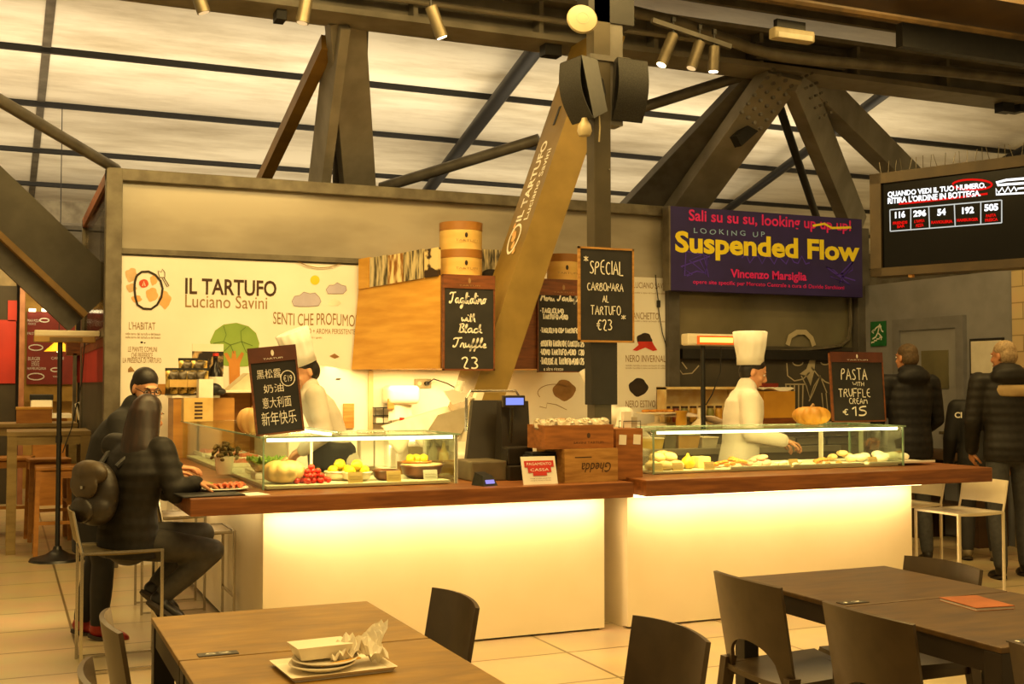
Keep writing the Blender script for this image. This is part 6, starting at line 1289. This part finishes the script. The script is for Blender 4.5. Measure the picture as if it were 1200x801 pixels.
struct(lpanel('x', (20, 440, 130, 660), M('warm_inside', '#c9a050', '#a57e38', rough=.6, scale=2), 18.3, .1, 0), 'wall_shop_back')
for k, (x0_, x1_) in enumerate(((34, 42), (49, 60))):
    o = lpanel('x', (x0_, 361.5, x1_, 364.5), None, 17.8, .08).build('ceiling_light', EM('tube_light', '#ffe6b0', 6.0)); tag(o, ['left small bright tube light inside the far red shop', 'right small bright tube light inside the far red shop'][k], 'light', 'tube lights in the far shop')
mb_ = thing('menu_sign', 'dark red menu board with white writing in the far shop', 'sign', lw(58, 450, 17.93)); ox, oz = mb_.location.x, mb_.location.z
a, c = lw(31, 450, 17.93), lw(88, 366, 17.93); MB().bx(a.x-ox, c.x-ox, 0, .05, 0, c.z-oz).build('board', m_redd, mb_)
for s, bx_ in (('PANE E PIZZA', (32, 374, 46, 377)), ('FOCACCE', (33, 378, 42, 380.5)), ('FRITTI', (32, 389, 43, 392)), ('BURGER', (33, 418, 47, 422)), ('E PATATE', (37, 423, 46, 429)), ('HAMBURGERIA', (32, 430, 54, 433)), ('CARNE', (60, 418, 75, 421)), ('VINO', (62, 440, 70, 442))):
    cx, cz, w, h = pxr(*bx_, 17.93); tx(s, cx-ox, cz-oz, w, h, m_chalkw, mb_, y=-.004)
mb = MB()
for cx_, cy_, r_ in ((42, 407, 6), (42, 441, 7), (65, 433, 4), (52, 375, 4)):
    q = lw(cx_, cy_, 17.93); stroke(mb, [(q.x-ox+.011*r_*1.4*math.cos(k*.45), -.006, q.z-oz+.011*r_*.6*math.sin(k*.45)) for k in range(15)], .008)
mb.build('drawing', m_chalkw, mb_)
q = lw(69, 405, 15.2); yl = thing('pendant_lamp', 'yellow conical lamp shade hanging in the far shop doorway', 'lamp', (q.x, 15.2, q.z)); MB().lathe([(.17, -.07), (.03, .06), (.0, .06)], 24).build('lamp_shade', M('yellow_shade', '#e6c02c', '#d6ae20', rough=.5), yl, True); MB().cyl((0, 0, .06), (0, 0, roof_z(15.2)-q.z), .006, None, 6).build('cord', m_black, yl); MB().ell((0, 0, -.05), .035).build('bulb', EM('bulb_glow', '#ffe2a0', 6.0), yl, True)
a, c = lw(34, 490, 15.6), lw(84, 478, 15.6); sc_ = thing('shop_counter', 'bright white counter of the far red shop', 'counter', ((a.x+c.x)/2, 15.7, 0)); w = c.x-a.x
MB().bx(-w/2, w/2, -.1, .5, a.z-.0, a.z+.05).build('worktop', m_wm, sc_); MB().bx(-w/2+.05, w/2-.05, -.05, .45, 0, a.z).build('front', m_sw, sc_)
a, c = lw(36, 478, 15.75), lw(62, 457, 15.75); mc = thing('coffee_machine', 'dark topped white machine on the far shop counter', 'machine', ((a.x+c.x)/2, 15.9, lw(34, 490, 15.6).z+.05)); w = c.x-a.x; MB().bx(-w/2, w/2, -.12, .12, 0, c.z-a.z, .02).build('machine_body', m_wm, mc); MB().bx(-w/2-.01, w/2+.01, -.125, .125, c.z-a.z-.05, c.z-a.z+.02, .01).build('machine_top', m_black, mc)
b = MB(); b.bx(-.2, .2, -.05, .05, 0, .25); 
struct(lpanel('x', (88, 447, 124, 660), M('olive_wall', '#4a4126', '#3b341d', rough=.7, scale=3), 14.4, .08, 0), 'wall_side'); struct(lpanel('x', (90, 414, 124, 448), m_redw, 14.38, .02), 'wall_side_stripe'); struct(lpanel('x', (78, 400, 122, 416), m_brownw, 14.3, .25), 'trim_71'); struct(lpanel('x', (83, 414, 90, 640), m_frame, 14.3, .1, 0), 'trim_72')
struct(lpanel('x', (40, 238, 112, 259), m_frame, 17.0, .3), 'trim_73'); struct(lpanel('x', (25, 227, 33, 262), m_frame, 16.9, .2), 'trim_74')
wc = thing('wire_chair', 'small white wire chair beside the olive panel far left', 'chair', (aty(108, 495, 13.9).x, 13.9, .0)); zq = aty(108, 492, 13.9).z
b = MB(); b.bx(-.13, .13, -.12, .12, zq-.03, zq); b.build('seat', m_wl, wc); b = MB(); b.tube([(-.13, .1, zq), (-.17, .12, zq+.18), (-.13, .12, zq+.2), (-.06, .1, zq+.05)], .012, 6); b.build('backrest', m_wl, wc)
for sx in (-1, 1):
    for sy in (-1, 1): MB().cyl((sx*.12, sy*.1, 0), (sx*.11, sy*.1, zq-.02), .01, None, 6).build('leg', m_wl, wc)
# ================================================================== PEOPLE
def V(*a): return Vector(a)
class Blob:
    def __init__(s): s.m = MB()
    def cap(s, p0, r0, p1, r1, n=14):
        p0, p1 = Vector(p0), Vector(p1); s.m.ell(p0, r0, None, n, 8); s.m.ell(p1, r1, None, n, 8)
        if (p1-p0).length > 1e-4: s.m.cyl(p0, p1, r0, r1, n)
        return s
    def chain(s, pts, rs):
        for i in range(len(pts)-1): s.cap(pts[i], rs[i], pts[i+1], rs[i+1])
        return s
    def ell(s, c, r, rot=None): s.m.ell(c, r, rot, 18, 12); return s
    def loft(s, rings): s.m.loft([(Vector(c), Vector((rx, 0, 0)) if not isinstance(rx, Vector) else rx, Vector((0, ry, 0)) if not isinstance(ry, Vector) else ry) for c, rx, ry in rings], 20); return s
    def done(s, name, mat, parent, voxel=.01, smooth=4):
        o = s.m.build(name, mat, parent); r = o.modifiers.new('r', 'REMESH'); r.mode = 'VOXEL'; r.voxel_size = voxel; sm = o.modifiers.new('s', 'SMOOTH'); sm.factor = .5; sm.iterations = smooth
        bpy.context.view_layer.update(); dg = bpy.context.evaluated_depsgraph_get(); me = bpy.data.meshes.new_from_object(o.evaluated_get(dg))
        old = o.data; o.modifiers.clear(); o.data = me; bpy.data.meshes.remove(old); me.name = name
        me.materials.clear(); me.materials.append(mat)
        for p in me.polygons: p.use_smooth = True
        return o
def hand(bl, W, d, n, side, curl=.35, sc=1.0):
    """W wrist, d direction of the fingers, n palm normal (side the fingers curl to), side +1 thumb along +across"""
    d = Vector(d).normalized(); n = Vector(n); n = (n-d*n.dot(d)).normalized(); a = d.cross(n)*side
    W = Vector(W)
    rot = Matrix((a, d, n)).transposed()
    bl.m.ell(W+d*.045*sc, (.038*sc, .052*sc, .016*sc), rot, 14, 10); bl.cap(W, .024*sc, W+d*.03*sc, .022*sc)
    for k, (off, L) in enumerate(((.029, .070), (.0095, .080), (-.0105, .074), (-.029, .058))):
        p = W+d*.085*sc+a*off*sc; L *= sc; ang = 0; pts = [p-d*.015*sc, p]; dirn = d+a*off*1.5; rs = [.0095*sc, .009*sc]
        for j, fr in enumerate((.42, .33, .25)):
            ang += curl*(1+.25*k*.3); v = (dirn.normalized()*math.cos(ang)+n*math.sin(ang)); p = p+v*L*fr; pts.append(p); rs.append((.0088, .008, .0068)[j]*sc)
        bl.chain(pts, rs)
    t0 = W+d*.025*sc+a*.028*sc; t1 = t0+(d*.5+a*.75+n*.3).normalized()*.035*sc; t2 = t1+(d*.8+a*.25+n*.5).normalized()*.032*sc; t3 = t2+(d*.9-a*.05+n*.5).normalized()*.024*sc
    bl.chain([t0, t1, t2, t3], [.014*sc, .0115*sc, .0098*sc, .008*sc])
def person(label, loc, rotz, J, look=(0, 0), skin=None, top=None, legs=None, shoe=None, hair='short', hairm=None, female=False, topname='jacket', bulk=1.0, hat=None, collar=True, hood=False, coat_len=.0, tilt=0.0, gloves=None, curl=(.35, .35), beard=False, glasses=False, apron=None, mask=False, wide=1.0, yoke=None, sneakers=True, group=None, fingers=(None, None)):
    t = thing('person', label, 'person', loc, rotz, group); skin = skin or m_skin
    k = {n: Vector(v) for n, v in J.items()}
    Hm = Matrix.Translation(k['head']) @ Matrix.Rotation(R(look[0]), 4, 'Z') @ Matrix.Rotation(R(look[1]), 4, 'X') @ Matrix.Rotation(R(tilt), 4, 'Y')
    H3 = Hm.to_3x3()
    def h(x, y, z): return Hm @ Vector((x, y, z))
    f = .94 if female else 1.0
    bl = Blob()
    bl.ell(h(0, -.012, .03), (.073*f, .093*f, .088), H3); bl.ell(h(0, .018, -.03), (.060*f, .072, .085), H3); bl.ell(h(0, .035, -.085), (.040*f, .045, .035), H3)
    bl.ell(h(0, .078, .028), (.045, .014, .012), H3)
    bl.chain([h(0, .086, .012), h(0, .107, -.022), h(0, .098, -.034)], [.009, .012, .011]); bl.ell(h(0, .083, -.066), (.022, .012, .010), H3)
    for s in (-1, 1):
        bl.ell(h(s*.073*f, -.008, -.008), (.010, .018, .030), H3); bl.ell(h(s*.035, .062, -.028), (.020, .018, .016), H3)
    bl.cap(h(0, -.02, -.06), .05*f, k['neck'], .055*f)
    bl.loft([(k['pelvis']-V(0, 0, .06), .12, .09), (k['pelvis'], .14, .1), (k['waist'], .12, .085), (k['chest'], .14, .095), (k['neck']-V(0, 0, .02), .07, .06)])
    for s, S_ in ((-1, 'L'), (1, 'R')):
        sh, el, wr = k['sh'+S_], k['el'+S_], k['wr'+S_]; bl.chain([k['neck']-V(0, 0, .06), sh, el, wr], [.05, .05, .04, .026])
        dd = fingers[0 if s < 0 else 1] or ((wr-el).normalized(), (0, .2, -1) if abs((wr-el).normalized().z) < .7 else (-s, .3, 0))
        hand(bl, wr, dd[0], dd[1], -s if True else s, curl[0 if s < 0 else 1], .95 if female else 1.05)
        hp, kn, an = k['hip'+S_], k['kn'+S_], k['an'+S_]; bl.chain([hp, kn, an], [.075, .05, .035])
    bl.done('body', skin, t, .0062, 3)
    for s in (-1, 1):
        MB().ell(h(s*.031, .079, .008), (.0115, .008, .0075), H3, 12, 8).build('eye', M('eye_white', '#e8e0d4', '#ddd4c6', rough=.3), t, 'all')
        MB().ell(h(s*.031, .0855, .008), (.0055, .003, .006), H3, 10, 6).build('pupil', m_dark, t, 'all')
        MB().tube([h(s*.015, .088, .026), h(s*.032, .088, .033), h(s*.05, .076, .027)], [.003, .004, .002], 6).build('eyebrow', hairm or m_dark, t, True)
    MB().ell(h(0, .0935, -.067), (.021, .005, .0065), H3, 12, 6).build('mouth', M('lips', '#a8604a', '#9a5340', rough=.5), t, 'all')
    hm = hairm or M('dark_hair', '#1e150f', '#120c08', rough=.5, scale=40, stretch=(1, 1, .2))
    hb = Blob()
    if hair in ('short', 'long', 'bun'):
        hb.ell(h(0, -.02, .048), (.079*f, .092, .078), H3); hb.ell(h(0, -.048, .0), (.077*f, .068, .085), H3)
        if hair == 'long':
            hx, hy = H3 @ Vector((1, 0, 0)), H3 @ Vector((0, 1, 0)); hb.m.loft([(h(*c), hx*a, hy*b_) for c, a, b_ in (((0, -.03, .08), .07, .075), ((0, -.045, .02), .088, .085), ((0, -.06, -.08), .1, .08), ((.01, -.085, -.18), .105, .07), ((.015, -.1, -.28), .095, .055), ((.02, -.105, -.38), .065, .04), ((.02, -.1, -.45), .02, .02))], 20)
        if hair == 'bun': hb.ell(h(0, -.11, .03), .035)
        hb.done('hair', hm, t, .008, 4)
    if glasses:
        b = MB()
        for s in (-1, 1): b.tube([h(s*.033+.022*math.cos(a), .097, .006+.018*math.sin(a)) for a in [2*math.pi*i/14 for i in range(14)]], .0025, 5, True); b.tube([h(s*.055, .096, .01), h(s*.075, .02, .01)], .0025, 5)
        b.tube([h(-.011, .098, .01), h(.011, .098, .01)], .0025, 5); b.build('glasses', m_black, t)
    if mask:
        mb_ = Blob(); mb_.ell(h(0, .045, -.06), (.06, .062, .048), H3); mb_.done('face_mask', M('mask_cloth', '#b98d63', '#a87d55', rough=.8), t, .008, 3)
    # clothes
    tb_ = Blob(); B = bulk; pv, wa, chs, nk = k['pelvis'], k['waist'], k['chest'], k['neck']
    low = pv-V(0, 0, .08+coat_len)
    Q = B*wide; tb_.loft([(low, .175*Q, .125*B), (pv, .175*Q, .13*B), (wa, .16*Q, .12*B), (chs, .185*Q, .13*B), (chs+(nk-chs)*.55, .185*B, .12*B), (chs+(nk-chs)*.78, .15*B, .095*B), (nk-V(0, 0, .0), .08*B, .075*B)])
    for S_ in 'LR':
        sh, el, wr = k['sh'+S_], k['el'+S_], k['wr'+S_]; cuff = el+(wr-el)*.93
        tb_.chain([chs+(nk-chs)*.6, sh], [.08*B, .07*B]); tb_.chain([sh, sh+(el-sh)*.5, el, cuff], [.07*B, .066*B, .057*B, .046*B])
    if collar: tb_.cap(nk-V(0, 0, .03), .075*B, nk+(k['head']-nk)*.22, .066*B)
    if hood: tb_.ell(nk+V(0, -.09, -.01), (.15, .085, .085)); tb_.ell(nk+V(0, -.05, .045), (.12, .085, .05))
    jk = tb_.done(topname, top, t, .011, 5)
    if yoke is not None:
        yb_ = Blob(); yb_.loft([(chs+(nk-chs)*.12+V(.03, -.012, 0), .175*B, .135*B), (chs+(nk-chs)*.4+V(.03, -.012, 0), .178*B, .137*B), (chs+(nk-chs)*.6+V(.02, -.01, 0), .165*B, .125*B)]); yb_.done('yoke_panel', yoke, t, .011, 4)
    lb_ = Blob()
    lb_.ell(pv-V(0, 0, .03), (.16, .115, .12))
    for S_ in 'LR':
        hp, kn, an = k['hip'+S_], k['kn'+S_], k['an'+S_]; lb_.chain([hp, hp+(kn-hp)*.5, kn, kn+(an-kn)*.4, an+(kn-an)*.06], [.095, .085, .066, .066, .052])
    lb_.done('trousers', legs, t, .011, 5)
    for s, S_ in ((-1, 'L'), (1, 'R')):
        an = k['an'+S_]; toe = k.get('toe'+S_); dv = (toe-an) if toe is not None else V(s*.02, .19, -.05)
        dv = dv.normalized(); side = V(1, 0, 0) if abs(dv.x) < .8 else V(0, 1, 0); side = (side-dv*side.dot(dv)).normalized(); upv = side.cross(dv); rot = Matrix((side, dv, upv)).transposed()
        if upv.z < 0: upv = -upv
        sb_ = Blob(); c = an-upv*.03+dv*.05; sb_.ell(c+dv*.05-upv*.005, (.044, .095, .036), rot); sb_.ell(c-dv*.045+upv*.005, (.038, .055, .045), rot); sb_.cap(an+upv*.02, .045, an-upv*.01, .045); sb_.done('shoe', shoe, t, .008, 3)
        so_ = MB(); so_.loft([(c+dv*.03-upv*.05, side*.046, dv*.125), (c+dv*.03-upv*.03, side*.047, dv*.127)], 20); so_.build('sole', M('shoe_sole', '#3a3027', '#2d251d', rough=.7), t, True)
    return t, h, k, jk
def stand(H=1.75, lean=0.0, bend=0.0, female=False, stance=.1, stride=0.0):
    s = H/1.75; ws = .17 if female else .2
    pz = .95*s; J = dict(pelvis=(0, 0, pz), waist=(0, lean*.35, pz+.14*s), chest=(0, lean*.75, pz+.35*s), neck=(0, lean*1.1, pz+.53*s), head=(0, lean*1.3+.025, pz+.67*s))
    for sg_, S_ in ((-1, 'L'), (1, 'R')):
        J['sh'+S_] = (sg_*ws*s, lean*.95, pz+.47*s); J['el'+S_] = (sg_*(ws+.06)*s, lean*.9-.03, pz+.18*s); J['wr'+S_] = (sg_*(ws+.07)*s, lean*.9+.08, pz-.06*s)
        J['hip'+S_] = (sg_*.085*s, 0, pz-.03); J['kn'+S_] = (sg_*(stance*.95)*s, .02+sg_*stride*.5, .49*s); J['an'+S_] = (sg_*stance*s, sg_*stride-.03, .085)
    return J
m_navy = M('dark_puffer', '#1d1c1f', '#151416', rough=.5, scale=1, bump=0)
def puffer(name, c1, c2, sc=22):
    m = M(name, c1, c2, rough=.6, scale=30, spec=.3)
    nt = m.node_tree; N = nt.nodes; L = nt.links; tc = N.new('ShaderNodeTexCoord'); w = N.new('ShaderNodeTexWave'); w.bands_direction = 'Z'; w.inputs['Scale'].default_value = sc/6.28; w.inputs['Distortion'].default_value = .6
    L.new(tc.outputs['Object'], w.inputs['Vector']); bp = N.new('ShaderNodeBump'); bp.inputs['Strength'].default_value = .25; bp.inputs['Distance'].default_value = .012; L.new(w.outputs[0], bp.inputs['Height']); L.new(bp.outputs[0], N['Principled BSDF'].inputs['Normal']); return m
m_puf = puffer('black_puffer', '#201c18', '#17140f', 30); m_puf2 = puffer('dark_navy_puffer', '#1c1b1d', '#141315', 26); m_coat = M('black_wool', '#191614', '#110f0d', rough=.8, scale=30)
m_trk = M('black_trousers', '#17140f', '#100e0b', rough=.7, scale=20); m_jeans = M('blue_grey_jeans', '#40403f', '#323335', rough=.75, scale=30); m_jeans2 = M('charcoal_jeans', '#3a352b', '#2c281f', rough=.65, scale=20)
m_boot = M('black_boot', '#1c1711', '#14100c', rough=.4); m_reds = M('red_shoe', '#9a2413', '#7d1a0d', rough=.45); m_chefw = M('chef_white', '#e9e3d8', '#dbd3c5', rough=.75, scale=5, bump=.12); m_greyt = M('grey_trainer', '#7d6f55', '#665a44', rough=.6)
m_brh = M('brown_hair', '#2e1a0c', '#1c0f06', rough=.45, scale=30, stretch=(1, 1, .15)); m_grh = M('grey_hair', '#b59c78', '#8d7656', rough=.6, scale=60); m_dkh = M('dark_hair', '#1e150f', '#120c08', rough=.5, scale=40, stretch=(1, 1, .2)); m_shh = M('cropped_hair', '#5e4a30', '#463621', rough=.7, scale=60)
# seated woman with backpack
SW = Vector((.59, 6.67, 0)); SR = R(-65); inv = Matrix.Rotation(-SR, 4, 'Z') @ Matrix.Translation(-SW)
def sw(px, py, Y): return inv @ aty(px, py, Y)
J = dict(pelvis=sw(150, 630, 6.70), waist=sw(150, 597, 6.69), chest=sw(156, 552, 6.67), neck=sw(166, 512, 6.68), head=sw(174, 488, 6.70),
         shR=sw(190, 527, 6.54), shL=sw(134, 522, 6.84), elR=sw(206, 577, 6.44), wrR=sw(229, 566, 6.42), elL=sw(195, 575, 7.0), wrL=sw(232, 566, 6.80),
         hipR=sw(158, 636, 6.61), hipL=sw(155, 632, 6.80), knR=sw(249, 645, 6.55), knL=sw(238, 625, 6.84), anR=sw(190, 698, 6.58), anL=sw(182, 686, 6.80), toeR=sw(214, 716, 6.54), toeL=sw(206, 704, 6.76))
dX = inv.to_3x3() @ Vector((1, .1, -.15)); 
seatw, hS, kS, jk = person('seated person with long brown hair and black puffer jacket, backpack on the back', SW, SR, J, (30, -10), m_skin, m_puf, m_jeans2, m_boot, 'long', m_brh, True, 'jacket', 1.06, hood=False, wide=1.22, coat_len=.02, curl=(.4, .35), fingers=((dX, (0, 0, -1)), (dX, (0, 0, -1))))
q = aty(119, 613, 6.60); q.x -= .02; bp = thing('backpack', 'dark leather backpack worn by the seated person at the counter', 'backpack', q, R(-62)); m_bp = M('dark_leather', '#2e261b', '#211a12', rough=.45, scale=12, bump=.1)
b = Blob(); b.ell((0, 0, .16), (.15, .085, .17)); b.ell((0, -.02, .09), (.15, .09, .1)); b.done('bag_body', m_bp, bp, .01, 3)
b = Blob(); b.ell((0, -.05, .27), (.145, .06, .07)); b.ell((0, -.085, .21), (.13, .022, .08)); b.done('flap', M('worn_leather', '#4a3c26', '#3a2e1c', rough=.5, scale=10), bp, .009, 3)
b = Blob(); b.ell((0, -.09, .08), (.1, .04, .07)); b.done('front_pocket', m_bp, bp, .009, 3)
for s in (-1, 1): MB().tube([(s*.08, .06, .3), (s*.1, .12, .36), (s*.11, .2, .38)], .016, 8).build('shoulder_strap', m_black, bp, True)
MB().box((.03, -.112, .2), (.02, .008, .015)).build('buckle', m_chrome, bp)
# standing woman beside her
J = stand(1.60, .14, female=True, stance=.09, stride=.06)
J.update(wrL=(-.18, .46, .98), elL=(-.24, .18, .98), wrR=(.16, .44, .98), elR=(.22, .16, 1.0), shL=(-.14, .14, 1.27), shR=(.14, .14, 1.27), head=(0.0, .27, 1.475), neck=(0, .19, 1.34))
p = aty(112, 742, 7.4)
person('standing person in dark coat with glasses and red shoes behind the seated one', (p.x, 7.42, 0), R(-102), J, (-58, -20), m_skin2, m_coat, m_trk, m_reds, 'bun', m_dkh, True, 'coat', 1.1, coat_len=.28, glasses=True)
# chefs
def toque(h, hgt, r0, r1, par, lean=0):
    b = MB(); rings = []
    n = 48
    def ring(z, r, pl): return [h((r+pl*math.cos(k*12*2*math.pi/n*1.0*1))*math.cos(2*math.pi*k/n)*.95, (r+pl*math.cos(k*12*2*math.pi/n))*math.sin(2*math.pi*k/n)*1.1-.015, z) for k in range(n)]
    prof = [(.055, r0, 0), (.11, r0, 0), (.112, r0*1.01, .0), (.13, r0*1.02, .002), (.055+hgt*.6, (r0+r1)/2*1.02, .004), (.055+hgt, r1, .004), (.055+hgt+.006, r1*.9, .002), (.055+hgt+.002, r1*.4, 0)]
    bm = b.bm; RR = [[bm.verts.new(p) for p in ring(z, r, pl)] for z, r, pl in prof]
    for i in range(len(RR)-1):
        for k in range(n): bm.faces.new((RR[i][k], RR[i][(k+1) % n], RR[i+1][(k+1) % n], RR[i+1][k]))
    bm.faces.new(RR[0][::-1]); bm.faces.new(RR[-1]); return b.build('chef_hat', M('hat_white', '#f3eee6', '#eae3d8', rough=.8), par, 'all')
p = aty(402, 480, 8.05)
J = stand(1.76, .20, stance=.11); J.update(elL=(-.25, .12, 1.16), wrL=(-.14, .28, 1.04), elR=(.26, .12, 1.16), wrR=(.13, .28, 1.04))
J['head'] = (0, .27, 1.585); J['neck'] = (0, .22, 1.46)
ch1, h1, k1, _ = person('chef in white with tall hat bending behind the chinese chalkboard', (p.x, 8.05, 0), R(75), J, (26, -22), m_skin2, M('chef_white_shade', '#cfc7b6', '#c0b7a4', rough=.8, scale=5, bump=.15), m_trk, m_boot, 'short', m_dkh, False, 'chef_jacket', 1.02, coat_len=.14)  # greyer copy of the chef white, shading put into the jacket colour
toque(h1, .24, .09, .11, ch1)
b = Blob(); b.loft([((0, .05, .5), .21, .165), ((0, .055, .8), .215, .18), ((0, .08, 1.06), .2, .17), ((0, .1, 1.1), .18, .15)]); b.done('apron', M('black_apron', '#1a1612', '#120f0c', rough=.7), ch1, .012, 3)
p = aty(712, 480, 9.0)
J = stand(1.72, .42, stance=.11); J.update(pelvis=(0, 0, .9), waist=(0, .14, 1.02), chest=(0, .3, 1.15), neck=(0, .42, 1.27), head=(0, .50, 1.36), shL=(-.2, .36, 1.24), shR=(.2, .36, 1.24), elL=(-.26, .46, 1.0), elR=(.25, .5, 1.06), wrL=(-.2, .62, .98), wrR=(.17, .72, 1.16))
ch2, h2, k2, _ = person('chef bending low behind the black post, white sleeve and hand showing', (p.x+.46, 9.0, 0), R(86), J, (0, -20), m_skin2, m_chefw, m_trk, m_boot, 'short', m_dkh, False, 'chef_jacket', 1.0, coat_len=.1)
toque(h2, .24, .09, .112, ch2)
p = aty(869, 480, 7.45)
J = stand(1.71, .05, stance=.1); J.update(elL=(-.23, .08, 1.14), wrL=(-.16, .33, 1.06), elR=(.235, .04, 1.14), wrR=(.19, .30, 1.08), head=(0, .12, 1.59), neck=(0, .055, 1.46))
ch3, h3, k3, _ = person('chef in white with tall pleated hat in profile behind the right glass case', (p.x-.03, 7.45, 0), R(-112), J, (-8, -24), m_skin2, m_chefw, m_trk, m_boot, 'short', m_dkh, False, 'chef_jacket', 1.16, coat_len=.16, curl=(.5, .5))
toque(lambda x, y, z, k3=k3: V(k3['head'].x+x, k3['head'].y-.01+y, k3['head'].z+z-.0), .25, .094, .118, ch3)
# men on the right
p = atd(1066, 450, 9.9)
J = stand(1.86, .02, stance=.12); J.update(elL=(-.27, .05, 1.2), wrL=(-.18, .25, 1.05), elR=(.28, .05, 1.2), wrR=(.2, .25, 1.05))
person('person in dark hooded puffer seen from behind facing the grey door', (p.x, p.y, 0), R(-12), J, (14, 0), m_skin, m_puf2, m_jeans, m_boot, 'short', m_shh, False, 'jacket', 1.12, hood=True, coat_len=.05)
p = atd(1172, 660, 9.1)
J = stand(1.86, .06, stance=.12, stride=.08); J.update(elL=(-.265, .06, 1.2), wrL=(-.22, .2, .97), elR=(.29, .0, 1.18), wrR=(.30, .1, .93))
m2, hm2, km2, _ = person('grey-haired person in black puffer with pale yoke and blue jeans at the right edge', (p.x+.1, p.y-.02, 0), R(-24), J, (32, -6), m_skin, m_puf, m_jeans, m_boot, 'short', m_grh, False, 'jacket', 1.16, hood=True, coat_len=.03, yoke=M('beige_yoke', '#a58a5c', '#8f764c', rough=.6, scale=8))
p = atd(1150, 650, 10.0)
J = stand(1.60, .03, stance=.12)
m3, _, _, jk3 = person('person in black top and dark jeans mostly hidden behind the grey-haired one', (p.x, p.y, 0), R(-40), J, (0, 0), m_skin, M('black_jersey', '#191715', '#121110', rough=.7), M('dark_blue_jeans', '#2c2a29', '#222120', rough=.75), m_greyt, 'short', m_dkh, False, 'jersey', 1.05)
q = atd(1123, 486, 9.97); mtx = Matrix.Translation(q - m3.location) ; mtx = Matrix.Rotation(R(40), 4, 'Z') @ mtx @ Matrix.Rotation(R(-30), 4, 'Z')
tx('CI', 0, 0, .06, .05, m_chalkw, m3, y=0, bold=.03, mtx=mtx)
